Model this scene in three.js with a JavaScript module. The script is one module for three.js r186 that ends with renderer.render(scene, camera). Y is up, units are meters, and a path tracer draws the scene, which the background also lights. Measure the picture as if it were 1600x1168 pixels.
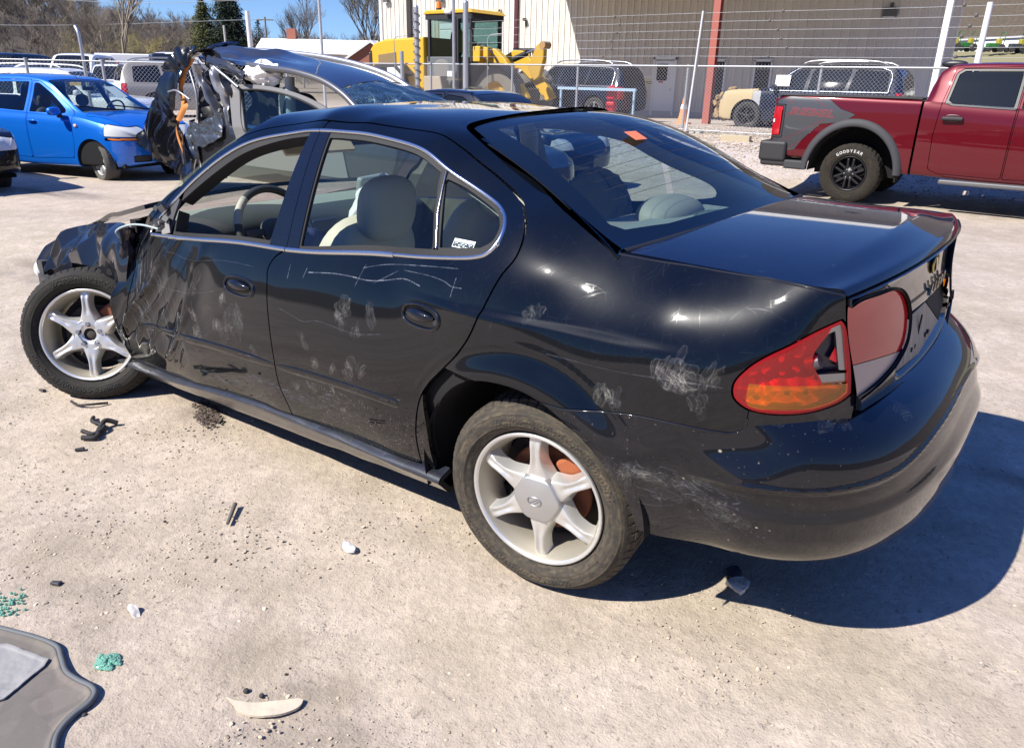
import * as THREE from 'three';
import { mergeGeometries, mergeVertices, toCreasedNormals } from 'three/addons/utils/BufferGeometryUtils.js';
import { RoundedBoxGeometry } from 'three/addons/geometries/RoundedBoxGeometry.js';
import { ConvexGeometry } from 'three/addons/geometries/ConvexGeometry.js';
import { FontLoader } from 'three/addons/loaders/FontLoader.js';
import { TextGeometry } from 'three/addons/geometries/TextGeometry.js';

// ------------------------------------------------------------------ camera, sky, sun, exposure
const V3 = (x, y, z) => new THREE.Vector3(x, y, z);
const scene = new THREE.Scene();
const W = 1024, H = 747;
const camera = new THREE.PerspectiveCamera(2 * Math.atan(584 / 1176.73) * 180 / Math.PI, W / H, 0.05, 3000);
const CAM = V3(-1.10403, 1.47389, -2.43784);
const FWD = V3(0.55856295, -0.36340181, 0.74561823), UPV = V3(0.23569661, 0.93140018, 0.27738206);
camera.position.copy(CAM); camera.up.copy(UPV); camera.lookAt(CAM.clone().add(FWD));
const renderer = new THREE.WebGLRenderer({ antialias: true });
renderer.setSize(W, H);
renderer.toneMapping = THREE.LinearToneMapping;
renderer.toneMappingExposure = 1.8;
renderer.shadowMap.enabled = true;

const SUN = V3(0.37, 1.0, -0.91).normalize();
{ // clear spring sky: pale at the horizon, deep blue overhead, brighter round the sun
  const w = 512, h = 256, d = new Float32Array(w * h * 4);
  const mix = (a, b, t) => a + (b - a) * t;
  for (let j = 0; j < h; j++) for (let i = 0; i < w; i++) {
    const lat = ((j + .5) / h - .5) * Math.PI, lon = ((i + .5) / w - .5) * 2 * Math.PI;
    const y = Math.sin(lat), x = Math.cos(lat) * Math.cos(lon), z = Math.cos(lat) * Math.sin(lon);
    const e = Math.max(y, 0), t = Math.pow(1 - e, 5.0), t2 = Math.pow(1 - e, 22);
    let r = mix(.028, .19, t), g = mix(.092, .36, t), b = mix(.36, .60, t);
    r = mix(r, .30, t2); g = mix(g, .47, t2); b = mix(b, .64, t2);
    const c = Math.max(0, x * SUN.x + y * SUN.y + z * SUN.z), gl = .30 * Math.pow(c, 60) + .03 * Math.pow(c, 10);
    r += gl; g += gl * .98; b += gl * .92;
    if (y < 0) { const k = Math.min(1, -y * 12); r = mix(r, .25, k); g = mix(g, .22, k); b = mix(b, .18, k); }
    const o = (j * w + i) * 4; d[o] = r; d[o + 1] = g; d[o + 2] = b; d[o + 3] = 1;
  }
  const sky = new THREE.DataTexture(d, w, h, THREE.RGBAFormat, THREE.FloatType);
  sky.mapping = THREE.EquirectangularReflectionMapping; sky.magFilter = THREE.LinearFilter; sky.needsUpdate = true;
  scene.background = sky; scene.environment = sky;
}
const sun = new THREE.DirectionalLight(new THREE.Color(1.0, .955, .88), 4.6);
sun.position.copy(SUN).multiplyScalar(60); sun.castShadow = true;
sun.shadow.mapSize.set(4096, 4096);
Object.assign(sun.shadow.camera, { left: -45, right: 45, top: 45, bottom: -45, near: 1, far: 160 });
scene.add(sun); scene.add(sun.target);

// ------------------------------------------------------------------ small tools
let seed = 7;
const rnd = () => { seed = (seed * 1664525 + 1013904223) >>> 0; return seed / 4294967296; };
const rr = (a, b) => a + (b - a) * rnd();
const clamp = (x, a = 0, b = 1) => Math.min(b, Math.max(a, x));
const sst = (a, b, x) => { const t = clamp((x - a) / (b - a)); return t * t * (3 - 2 * t); };
const lerp = (a, b, t) => a + (b - a) * t;
const hash = (x, y, z) => { let h = (x * 374761393 + y * 668265263 + z * 2147483647) | 0; h = Math.imul(h ^ (h >>> 13), 1274126177); h ^= h >>> 16; return (h >>> 0) / 4294967296; };
function noise(x, y, z = 0) { // value noise -1..1
  const xi = Math.floor(x), yi = Math.floor(y), zi = Math.floor(z), f = t => t * t * t * (t * (t * 6 - 15) + 10);
  const u = f(x - xi), v = f(y - yi), w = f(z - zi), n = (a, b, c) => hash(xi + a, yi + b, zi + c);
  const l = (a, b, t) => a + (b - a) * t;
  return 2 * l(l(l(n(0, 0, 0), n(1, 0, 0), u), l(n(0, 1, 0), n(1, 1, 0), u), v), l(l(n(0, 0, 1), n(1, 0, 1), u), l(n(0, 1, 1), n(1, 1, 1), u), v), w) - 1;
}
const fbm = (x, y, z = 0, o = 4) => { let s = 0, a = .5; for (let k = 0; k < o; k++) { s += a * noise(x, y, z); x = x * 2.03 + 5.1; y = y * 2.03 + 1.7; z = z * 2.03 + 9.2; a *= .5; } return s; };
const names = {};
function numbered(n) { const k = names[n] = (names[n] ?? -1) + 1; return k ? n + '_' + String(k).padStart(3, '0') : n; }
function shade(o) { o.traverse(c => { if (c.isMesh) { c.castShadow = true; c.receiveShadow = true; } }); return o; }
function thing(name, label, category, p = [0, 0, 0], turn = 0, group) {
  const o = new THREE.Group(); o.name = numbered(name); o.position.set(...p); o.rotation.y = turn;
  o.userData = { label, category }; if (group) o.userData.group = group; scene.add(o); return o;
}
function part(parent, name, geo, mat, label) {
  const m = new THREE.Mesh(geo, mat); m.name = name; m.castShadow = m.receiveShadow = true; if (label) m.userData.label = label; parent.add(m); return m;
}
function solo(name, geo, mat, label, category, group) {
  const m = new THREE.Mesh(geo, mat); m.name = numbered(name); m.castShadow = m.receiveShadow = true;
  m.userData = { label, category }; if (group) m.userData.group = group; scene.add(m); return m;
}
function structure(name, geo, mat) { const m = new THREE.Mesh(geo, mat); m.name = name; m.castShadow = m.receiveShadow = true; m.userData.kind = 'structure'; scene.add(m); return m; }
const lin = (r, g, b) => new THREE.Color().setRGB(r, g, b);
const std = (c, rough = .6, metal = 0, o = {}) => new THREE.MeshStandardMaterial({ color: Array.isArray(c) ? lin(...c) : c, roughness: rough, metalness: metal, ...o });
const phy = (c, o = {}) => new THREE.MeshPhysicalMaterial({ color: Array.isArray(c) ? lin(...c) : c, ...o });
const paint = (c, o = {}) => phy(c, { roughness: .35, metalness: .0, clearcoat: 1, clearcoatRoughness: .03, ...o });
const glassMat = (c = [.62, .72, .68], o = {}) => phy(c, { transmission: 1, thickness: 0, roughness: .02, ior: 1.5, ...o });
// merge of indexed / unindexed pieces into one geometry
function join(list) {
  list = list.filter(Boolean).map(g => { g = g.index ? g.toNonIndexed() : g; for (const k of Object.keys(g.attributes)) if (!['position', 'normal', 'uv'].includes(k)) g.deleteAttribute(k); if (!g.attributes.uv) g.setAttribute('uv', new THREE.BufferAttribute(new Float32Array(g.attributes.position.count * 2), 2)); if (!g.attributes.normal) g.computeVertexNormals(); return g; });
  return mergeGeometries(list);
}
const at = (g, x, y, z, rx = 0, ry = 0, rz = 0) => { g.rotateX(rx); g.rotateY(ry); g.rotateZ(rz); g.translate(x, y, z); return g; };
const box = (w, h, d, x = 0, y = 0, z = 0, r = 0) => { const g = r ? new RoundedBoxGeometry(w, h, d, 2, Math.min(r, w / 2.01, h / 2.01, d / 2.01)) : new THREE.BoxGeometry(w, h, d); g.translate(x, y, z); return g; };
function bar(a, b, r, n = 8, r2 = r) { // round bar from a to b
  a = V3(...a); b = V3(...b); const d = b.clone().sub(a), L = d.length();
  const g = new THREE.CylinderGeometry(r2, r, L, n); g.translate(0, L / 2, 0);
  g.applyQuaternion(new THREE.Quaternion().setFromUnitVectors(V3(0, 1, 0), d.normalize())); g.translate(a.x, a.y, a.z); return g;
}
const tube = (pts, r, n = 40, k = 6) => new THREE.TubeGeometry(new THREE.CatmullRomCurve3(pts.map(p => Array.isArray(p) ? V3(...p) : p), false, 'centripetal'), n, r, k);
// ------------------------------------------------------------------ thin-plate interpolation through scattered anchors
function tps(P, vals, reg = 1e-5) {
  const n = P.length, N = n + 3, M = [];
  const K = (a, b) => { const d2 = (a[0] - b[0]) ** 2 + (a[1] - b[1]) ** 2; return d2 > 1e-18 ? d2 * .5 * Math.log(d2) : 0; };
  for (let i = 0; i < N; i++) { const r = new Float64Array(N + 1); if (i < n) { for (let j = 0; j < n; j++) r[j] = K(P[i], P[j]) + (i === j ? reg : 0); r[n] = 1; r[n + 1] = P[i][0]; r[n + 2] = P[i][1]; r[N] = vals[i]; } else for (let j = 0; j < n; j++) r[j] = i === n ? 1 : P[j][i - n - 1]; M.push(r); }
  for (let c = 0; c < N; c++) {
    let p = c; for (let i = c + 1; i < N; i++) if (Math.abs(M[i][c]) > Math.abs(M[p][c])) p = i; [M[c], M[p]] = [M[p], M[c]];
    for (let i = 0; i < N; i++) if (i !== c && M[i][c]) { const f = M[i][c] / M[c][c]; for (let j = c; j <= N; j++) M[i][j] -= f * M[c][j]; }
  }
  const w = M.map((r, i) => r[N] / r[i]);
  return (x, y) => { let s = w[n] + w[n + 1] * x + w[n + 2] * y; for (let i = 0; i < n; i++) { const d2 = (x - P[i][0]) ** 2 + (y - P[i][1]) ** 2; if (d2 > 1e-18) s += w[i] * d2 * .5 * Math.log(d2); } return s; };
}
// ------------------------------------------------------------------ sheets that can be cut along curves
// a sheet: {p:[[x,y,z]..], n:[..], q:[[u,v]..], t:[[a,b,c]..]}
function sheet(f, u0, u1, nu, v0, v1, nv, flip = false) {
  const S = { p: [], n: [], q: [], t: [] }, e = 1e-3;
  for (let j = 0; j <= nv; j++) for (let i = 0; i <= nu; i++) { const u = lerp(u0, u1, i / nu), v = lerp(v0, v1, j / nv); S.p.push(f(u, v)); S.q.push([u, v]); }
  const P = (i, j) => S.p[clamp(j, 0, nv) * (nu + 1) + clamp(i, 0, nu)];
  for (let j = 0; j <= nv; j++) for (let i = 0; i <= nu; i++) {
    const a = P(i - 1, j), b = P(i + 1, j), c = P(i, j - 1), d = P(i, j + 1);
    const ux = b[0] - a[0], uy = b[1] - a[1], uz = b[2] - a[2], vx = d[0] - c[0], vy = d[1] - c[1], vz = d[2] - c[2];
    let n = [uy * vz - uz * vy, uz * vx - ux * vz, ux * vy - uy * vx], l = Math.hypot(...n) || 1; if (flip) l = -l; S.n.push([n[0] / l, n[1] / l, n[2] / l]);
  }
  for (let j = 0; j < nv; j++) for (let i = 0; i < nu; i++) { const a = j * (nu + 1) + i, b = a + 1, c = a + nu + 1, d = c + 1; flip ? S.t.push([a, c, b], [b, c, d]) : S.t.push([a, b, c], [b, d, c]); }
  return S;
}
function cut(S, fn) { // keeps fn(u,v,p) <= 0
  const f = S.q.map((q, i) => fn(q[0], q[1], S.p[i])), R = { p: [], n: [], q: [], t: [] }, map = new Map(), em = new Map();
  const keep = i => { if (!map.has(i)) { map.set(i, R.p.length); R.p.push(S.p[i]); R.n.push(S.n[i]); R.q.push(S.q[i]); } return map.get(i); };
  const mid = (i, j) => { const k = i < j ? i * 4194304 + j : j * 4194304 + i; if (!em.has(k)) { const [a, b] = i < j ? [i, j] : [j, i]; const t = f[a] / (f[a] - f[b]), L = (A, B) => A.map((x, m) => x + (B[m] - x) * t); const n = L(S.n[a], S.n[b]), l = Math.hypot(...n) || 1; em.set(k, R.p.length); R.p.push(L(S.p[a], S.p[b])); R.n.push(n.map(x => x / l)); R.q.push(L(S.q[a], S.q[b])); } return em.get(k); };
  for (const T of S.t) {
    const ins = T.map(i => f[i] <= 0), c = ins[0] + ins[1] + ins[2]; if (!c) continue;
    if (c === 3) { R.t.push(T.map(keep)); continue; }
    if (c === 1) { const k = ins.indexOf(true), a = T[k], b = T[(k + 1) % 3], d = T[(k + 2) % 3]; R.t.push([keep(a), mid(a, b), mid(a, d)]); }
    else { const k = ins.indexOf(false), a = T[k], b = T[(k + 1) % 3], d = T[(k + 2) % 3]; const m1 = mid(a, b), m2 = mid(a, d); R.t.push([keep(b), keep(d), m2], [keep(b), m2, m1]); }
  }
  return R;
}
function geo(S, rim = 0, uvf) { // sheet to geometry, with its cut edges turned inwards by rim
  const p = [], n = [], q = [], ix = [];
  const add = (P, N, Q) => { p.push(...P); n.push(...N); const w = uvf ? uvf(Q[0], Q[1]) : Q; q.push(w[0], w[1]); return p.length / 3 - 1; };
  S.p.forEach((P, i) => add(P, S.n[i], S.q[i]));
  S.t.forEach(T => ix.push(...T));
  if (rim) {
    const E = new Map();
    for (const T of S.t) for (let k = 0; k < 3; k++) { const a = T[k], b = T[(k + 1) % 3], r = b * 4194304 + a; if (E.has(r)) E.delete(r); else E.set(a * 4194304 + b, [a, b]); }
    for (const [a, b] of E.values()) {
      const A = S.p[a], B = S.p[b], d = [B[0] - A[0], B[1] - A[1], B[2] - A[2]], N = S.n[a];
      let m = [d[1] * N[2] - d[2] * N[1], d[2] * N[0] - d[0] * N[2], d[0] * N[1] - d[1] * N[0]]; const l = Math.hypot(...m) || 1; m = m.map(x => x / l);
      const A2 = A.map((x, k) => x - S.n[a][k] * rim), B2 = B.map((x, k) => x - S.n[b][k] * rim);
      const i0 = add(A, m, S.q[a]), i1 = add(B, m, S.q[b]), i2 = add(A2, m, S.q[a]), i3 = add(B2, m, S.q[b]); ix.push(i0, i2, i1, i1, i2, i3);
    }
  }
  const g = new THREE.BufferGeometry();
  g.setAttribute('position', new THREE.Float32BufferAttribute(p, 3)); g.setAttribute('normal', new THREE.Float32BufferAttribute(n, 3)); g.setAttribute('uv', new THREE.Float32BufferAttribute(q, 2)); g.setIndex(ix);
  return g;
}
const mirror = S => ({ p: S.p.map(a => [a[0], a[1], -a[2]]), n: S.n.map(a => [a[0], a[1], -a[2]]), q: S.q, t: S.t.map(T => [T[0], T[2], T[1]]) });
const offset = (S, d) => ({ ...S, p: S.p.map((a, i) => a.map((x, k) => x + S.n[i][k] * d)) });
// smooth curve through points; corners: lists joined end to end
function smooth(pts, n = 6, closed = false) {
  const c = new THREE.CatmullRomCurve3(pts.map(p => V3(p[0], p[1], p[2] ?? 0)), closed, 'centripetal');
  return c.getPoints(pts.length * n).map(p => [p.x, p.y, p.z]);
}
const path = (...segs) => segs.flatMap(s => s.length > 2 ? smooth(s) : s);
function sdf(poly) { // signed distance to a closed polygon, negative inside
  const n = poly.length;
  let x0 = 1e9, x1 = -1e9, y0 = 1e9, y1 = -1e9; for (const p of poly) { x0 = Math.min(x0, p[0]); x1 = Math.max(x1, p[0]); y0 = Math.min(y0, p[1]); y1 = Math.max(y1, p[1]); }
  return (x, y) => {
    if (x < x0 - .12 || x > x1 + .12 || y < y0 - .12 || y > y1 + .12) return .1;
    let d = 1e9, s = false;
    for (let i = 0, j = n - 1; i < n; j = i++) {
      const ax = poly[j][0], ay = poly[j][1], bx = poly[i][0] - ax, by = poly[i][1] - ay, px = x - ax, py = y - ay, L = bx * bx + by * by;
      const t = L > 0 ? clamp((px * bx + py * by) / L) : 0; d = Math.min(d, (px - bx * t) ** 2 + (py - by * t) ** 2);
      if ((poly[i][1] > y) !== (poly[j][1] > y) && x < (poly[j][0] - poly[i][0]) * (y - poly[i][1]) / (poly[j][1] - poly[i][1]) + poly[i][0]) s = !s;
    }
    return s ? -Math.sqrt(d) : Math.sqrt(d);
  };
}
function sdLine(pts) { return (x, y) => { let d = 1e9; for (let i = 1; i < pts.length; i++) { const ax = pts[i - 1][0], ay = pts[i - 1][1], bx = pts[i][0] - ax, by = pts[i][1] - ay, px = x - ax, py = y - ay, t = clamp((px * bx + py * by) / (bx * bx + by * by || 1)); d = Math.min(d, (px - bx * t) ** 2 + (py - by * t) ** 2); } return Math.sqrt(d); }; }
// textures from a function or a canvas
function dataTex(w, h, f, srgb = false) {
  const d = new Uint8Array(w * h * 4);
  for (let j = 0; j < h; j++) for (let i = 0; i < w; i++) { const c = f(i / w, j / h, i, j), o = (j * w + i) * 4; d[o] = clamp(c[0]) * 255; d[o + 1] = clamp(c[1]) * 255; d[o + 2] = clamp(c[2]) * 255; d[o + 3] = 255; }
  const t = new THREE.DataTexture(d, w, h); t.wrapS = t.wrapT = THREE.RepeatWrapping; t.magFilter = THREE.LinearFilter; if (srgb) t.colorSpace = THREE.SRGBColorSpace; t.needsUpdate = true; return t;
}
function canvasTex(w, h, draw, srgb = true) { const c = document.createElement('canvas'); c.width = w; c.height = h; draw(c.getContext('2d'), w, h); const t = new THREE.CanvasTexture(c); if (srgb) t.colorSpace = THREE.SRGBColorSpace; t.wrapS = t.wrapT = THREE.RepeatWrapping; return t; }
const rep = (t, x, y) => { const c = t.clone(); c.repeat.set(x, y); c.needsUpdate = true; return c; };
const FONT = await new FontLoader().loadAsync('fonts/droid/droid_sans_bold.typeface.json');
const ANCH = [[2.4,0.076,0.076,-0.788],[2.4,0.186,0.186,-0.838],[2.4,0.336,0.336,-0.87],[2.4,0.476,0.476,-0.873],[2.4,0.596,0.596,-0.86],[2.4,0.716,0.716,-0.833],[2.4,0.826,0.826,-0.793],[1.8,0.112,0.112,-0.8],[1.8,0.222,0.222,-0.85],[1.8,0.372,0.372,-0.882],[1.8,0.512,0.512,-0.885],[1.8,0.632,0.632,-0.872],[1.8,0.752,0.752,-0.845],[1.8,0.862,0.862,-0.805],[1.2,0.148,0.148,-0.8],[1.2,0.258,0.258,-0.85],[1.2,0.408,0.408,-0.882],[1.2,0.548,0.548,-0.885],[1.2,0.668,0.668,-0.872],[1.2,0.788,0.788,-0.845],[1.2,0.898,0.898,-0.805],[0.6,0.184,0.184,-0.8],[0.6,0.294,0.294,-0.85],[0.6,0.444,0.444,-0.882],[0.6,0.584,0.584,-0.885],[0.6,0.704,0.704,-0.872],[0.6,0.824,0.824,-0.845],[0.6,0.934,0.934,-0.805],[0.2,0.4,0.4,-0.86],[0,0.7,0.7,-0.892],[0,0.8,0.8,-0.878],[0,0.9,0.9,-0.852],[0,1,1,-0.81],[0.15,1.1,1.1,-0.745],[0.3,0.62,0.62,-0.888],[-0.3,0.62,0.62,-0.888],[-0.35,0.72,0.72,-0.872],[-0.35,0.82,0.82,-0.862],[-0.35,0.92,0.92,-0.83],[-0.35,1,1,-0.775],[-0.36,1.055,1.055,-0.72],[-0.58,0.74,0.74,-0.815],[-0.58,0.82,0.82,-0.815],[-0.58,0.92,0.92,-0.8],[-0.56,1,1,-0.762],[-0.56,1.055,1.055,-0.722],[-0.735,1.05,1.05,-0.715],[-0.75,0.92,0.92,-0.68],[-0.775,0.77,0.77,-0.62],[-0.7,0.76,0.76,-0.72],[-0.69,0.9,0.9,-0.745],[-0.69,1,1,-0.738],[-0.155,1.069,1.069,-0.717],[0.17,1.19,1.19,-0.615],[0.54,1.431,1.331,-0.5],[0.36,1.305,1.26,-0.555],[1.13,1.3,1.3,-0.615],[0.57,1.302,1.302,-0.6],[0.9,1.318,1.318,-0.605],[1,1.15,1.15,-0.71],[0.5,1.18,1.18,-0.7],[1.62,1.06,1.06,-0.715],[1.42,1.2,1.2,-0.65],[1.86,0.86,0.86,-0.8],[0.62,1.575,1.365,-0.36],[0.62,1.935,1.376,0],[0.62,2.295,1.365,0.36],[0.9,1.415,1.359,-0.52],[0.9,1.575,1.375,-0.36],[0.9,1.935,1.386,0],[0.9,2.295,1.375,0.36],[1.2,1.415,1.357,-0.52],[1.2,1.575,1.373,-0.36],[1.2,1.935,1.384,0],[1.2,2.295,1.373,0.36],[1.5,1.415,1.325,-0.52],[1.5,1.575,1.341,-0.36],[1.5,1.935,1.352,0],[1.5,2.295,1.341,0.36],[0.9,1.345,1.338,-0.588],[1.13,1.345,1.338,-0.588],[1.6,1.3,1.262,-0.6]];
// ------------------------------------------------------------------ terrain
function groundY(x, z) {
  const slope = -.12 * sst(2, 9.5, z + .25 * Math.max(0, x - 4)) ;
  const k = sst(17, 11, x) , bank = (.50 * sst(10.7 + .25 * noise(x * .8, 3), 14.0 + .3 * noise(x * .6, 8), z) - .13 * sst(17, 24, z)) * k + (1 - k) * .20 * sst(14, 24, x + z * .4);
  return slope + bank;
}
const dirtCol = (() => { // packed dusty earth: fine grain, clods, tyre scuffs
  const n = 2048;
  function noise2(x, y, k, o) { const xi = Math.floor(x), yi = Math.floor(y), u = x - xi, v = y - yi, m = i => ((i % k) + k) % k, h = (a, b) => hash(m(xi + a) + o * 131, m(yi + b) + o * 57, o), e = q => q * q * (3 - 2 * q); return lerp(lerp(h(0, 0), h(1, 0), e(u)), lerp(h(0, 1), h(1, 1), e(u)), e(v)); }
  const height = new Float32Array(n * n), col = new Uint8Array(n * n * 4), hb = new Uint8Array(n * n * 4);
  for (let j = 0; j < n; j++) for (let i = 0; i < n; i++) {
    const s = i / n, t = j / n; let h = 0, a = .22; for (const [k, o] of [[23, 2], [57, 3], [119, 4], [241, 5], [487, 6], [911, 7]]) { h += a * (noise2(s * k, t * k, k, o) - .5); a *= k < 100 ? 1.0 : .72; }
    const big = noise2(s * 4, t * 4, 4, 11) * .6 + noise2(s * 11, t * 11, 11, 12) * .4, fine = noise2(s * 700, t * 700, 700, 13), mid = noise2(s * 90, t * 90, 90, 14), sp = noise2(s * 330, t * 330, 330, 15), sp2 = noise2(s * 150, t * 150, 150, 16), patch = noise2(s * 17, t * 17, 17, 17);
    let L = .945 + .10 * (big - .5) + .08 * (fine - .5) + .08 * (mid - .5) + .12 * (patch - .5) * (mid > .45 ? 1 : .5) + .16 * h, d = 0; const thr = .93 - .10 * patch; if (sp > thr) { L -= .20 * (sp - thr) / .1; d = .10; } if (sp < .05) L += .10; if (sp2 > .95 - .05 * patch) { L -= .10; d += .12; }
    const w = .5 + (big - .5) * .9 + (patch - .5) * .4, o = (j * n + i) * 4; col[o] = clamp(L * lerp(.742, .706, w)) * 255; col[o + 1] = clamp(L * lerp(.680, .650, w)) * 255; col[o + 2] = clamp(L * lerp(.596, .594, w)) * 255; col[o + 3] = 255;
    const g = clamp(.5 + h * .62 + (fine - .5) * .06 - d * .6) * 255; hb[o] = hb[o + 1] = hb[o + 2] = g; hb[o + 3] = 255;
  }
  const mk = (d, srgb) => { const t = new THREE.DataTexture(d, n, n); t.wrapS = t.wrapT = THREE.RepeatWrapping; t.magFilter = THREE.LinearFilter; if (srgb) t.colorSpace = THREE.SRGBColorSpace; t.needsUpdate = true; return t; };
  return { map: mk(col, true), bump: mk(hb, false) };
})();
const groundMat = std([1, 1, 1], .97, 0, { map: dirtCol.map, bumpMap: dirtCol.bump, bumpScale: .010, vertexColors: true });
{
  // one sheet: fine cells near the car, coarse far off; tint carries stains and damp patches of the yard
  const xs = [], zs = [], grow = (c, n0, d0, f, max) => { const o = [0]; let d = d0, p = 0; for (let k = 0; k < n0; k++) { p += d; o.push(p); } while (p < max) { d *= f; p += d; o.push(p); } return o; };
  const px = grow(0, 110, .055, 1.10, 900), all = [...px.slice(1).map(v => -v).reverse(), ...px];
  const cx = .3, cz = -.6, nx = all.length, pos = [], uv = [], col = [], ix = [];
  const puddle = (x, z, a, b, r, x0, z0) => { const c = Math.cos(r), s = Math.sin(r), u = ((x - x0) * c + (z - z0) * s) / a, v = (-(x - x0) * s + (z - z0) * c) / b; return Math.exp(-(u * u + v * v) * 1.5); };
  for (const b of all) for (const a of all) {
    const x = cx + a, z = cz + b, r = Math.hypot(a, b);
    const near = sst(9, 5, r); const y = groundY(x, z) + near * (.010 * fbm(x * 1.7, z * 1.7, 2, 3) + .0065 * fbm(x * 6, z * 6, 5, 3) + .0035 * fbm(x * 17, z * 17, 7, 2));
    pos.push(x, y, z); uv.push(x / 2.1, z / 2.1);
    let k = 1 + .07 * fbm(x * .35, z * .35, 1, 3) + .05 * fbm(x * 1.3, z * 1.3, 4, 3);
    let t = [k, k * (1 - .012 * noise(x * .5, z * .5)), k * (1 - .03 * noise(x * .5 + 9, z * .5))];
    const st = .22 * clamp(fbm(x * 1.1 + 3, z * 1.1, 8, 4) * 1.6 + .1) + .5 * puddle(x, z, .35, .12, .3, 2.0, -.72) + .35 * puddle(x, z, .5, .2, .5, 1.05, -1.75) + .55 * puddle(x, z, .22, .10, .2, -1.13, .95) + .4 * puddle(x, z, .30, .12, 1.0, -1.35, .72) + .25 * puddle(x, z, .5, .12, .3, .2, -1.55) + .6 * puddle(x, z, 1.2, .25, -.3, 9.4, 1.9) + .4 * puddle(x, z, .9, .3, 0, 4.9, .0);
    k = 1 - Math.min(.75, st * (.7 + .5 * noise(x * 9, z * 9))); t = t.map((c, i) => c * lerp(k, 1, i * 0));
    const grass = sst(30, 60, r); t = [lerp(t[0], .42, grass), lerp(t[1], .40, grass), lerp(t[2], .30, grass)];
    const grav = sst(10.9, 12.4, z) * sst(14, 10, x) * sst(40, 30, z); t = [lerp(t[0], .98, grav), lerp(t[1], 1.02, grav), lerp(t[2], 1.16, grav)];
    col.push(...t);
  }
  for (let j = 0; j < nx - 1; j++) for (let i = 0; i < nx - 1; i++) { const a = j * nx + i; ix.push(a, a + nx, a + 1, a + 1, a + nx, a + nx + 1); }
  const g = new THREE.BufferGeometry(); g.setAttribute('position', new THREE.Float32BufferAttribute(pos, 3)); g.setAttribute('uv', new THREE.Float32BufferAttribute(uv, 2)); g.setAttribute('color', new THREE.Float32BufferAttribute(col, 3)); g.setIndex(ix); g.computeVertexNormals();
  structure('ground', g, groundMat);
}
// ------------------------------------------------------------------ the wrecked black sedan
// side and roof as one smooth sheet: u along the car (forward), v up the flank and over the roof
const TY = tps(ANCH.map(a => [a[0], a[1]]), ANCH.map(a => a[2]), 9e-4), TZ = tps(ANCH.map(a => [a[0], a[1]]), ANCH.map(a => a[3]), 9e-4);
function flare(u, v) { const d = Math.hypot(u - .03, v - .33); return v > .3 && v < 1 ? (.021 * (1 - sst(.372, .468, d)) + .0025 * Math.exp(-(((d - .470) / .008) ** 2))) * sst(.5, .36, u) * sst(.44, .64, v) : 0; }
function dent(u, v) { // the front door is crushed at its leading edge
  if (v > .95 || u < 1.2) return 0;
  const w = sst(1.62, 2.12, u) * sst(.93, .80, v), low = sst(.25, .42, v);
  const a = (u - 2.15) * .80 + (v - .80) * .60; // across the folds, which fan down and back from the hinge
  const b = -(u - 2.15) * .60 + (v - .80) * .80;
  const wa = a + .05 * noise(a * 5, b * 3, 3), ridge = (k, m, z) => { const n = 1 - Math.abs(noise(wa * k, b * m, z)); return n * n * n; };
  let d = -.060 * w * low * (.45 + .55 * noise(u * 3.1, v * 2.4, 8)) + w * low * (.034 * ridge(7.5, 1.6, 4) + .012 * ridge(17, 3.2, 9)) + .004 * fbm(u * 7, v * 7, 2, 2) * w;
  d += -.012 * Math.exp(-(((u - 1.66) / .09) ** 2)) * sst(.42, .6, v) * sst(.85, .7, v) + .010 * Math.exp(-(((u - 1.74 + (v - .6) * .35) / .035) ** 2)) * sst(.42, .55, v) * sst(.88, .74, v);
  return d;
}
const wave = (u, v) => v < .95 ? .0016 * fbm(u * 2.3 + 3, v * 2.6, 5, 2) * sst(.1, .6, u) : 0; // slight waviness of pressed steel
const crease = (u, v) => { const c = .868 - .02 * (u - .1); return v < 1 && u < .6 ? .0075 * sst(c + .006, c - .004, v) * sst(c - .13, c - .01, v) * sst(.55, .2, u) * sst(-.5, -.2, u) : 0; };
const S1 = (u, v) => [u, TY(u, v), TZ(u, v) - flare(u, v) - dent(u, v) - wave(u, v) - crease(u, v)];
const P1 = (u, v) => V3(...S1(u, v));
const N1 = (u, v) => { const e = .004, a = P1(u + e, v).sub(P1(u - e, v)), b = P1(u, v + e).sub(P1(u, v - e)); return b.cross(a).normalize(); };
if (N1(.8, .6).z > 0) throw new Error('normal');
// outlines on that sheet
const gapB = [[1.101, 1.331], [1.125, 1.294], [1.139, .907], [1.138, .895], [1.191, .858], [1.213, .814], [1.207, .786], [1.192, .705], [1.173, .614], [1.155, .492], [1.149, .398], [1.128, .312], [1.125, .262]];
const gapBc = [...gapB.slice(0, 3), ...smooth(gapB.slice(3), 4)];
const gapR = smooth([[1.101, 1.331], [.9, 1.332], [.741, 1.328], [.6, 1.318], [.476, 1.293], [.373, 1.247], [.271, 1.189], [.181, 1.14], [.134, 1.105], [.112, 1.06], [.112, 1.02], [.137, .976], [.156, .93], [.178, .873], [.205, .807], [.25, .738], [.316, .666], [.372, .608], [.41, .554], [.434, .49], [.453, .4], [.456, .362], [.459, .284]], 4);
const outF = smooth([[2.194, .725], [2.176, .791], [2.129, .859], [2.074, .901], [1.946, 1.051], [1.87, 1.123], [1.757, 1.212], [1.605, 1.278], [1.456, 1.318], [1.313, 1.334], [1.101, 1.331]], 4);
const doorBot = smooth([[1.125, .262], [1.272, .257], [1.604, .23], [1.98, .205], [2.285, .178], [2.335, .2]], 3), doorBotR = smooth([[.459, .284], [.622, .272], [.87, .262], [1.125, .262]], 3);
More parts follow.
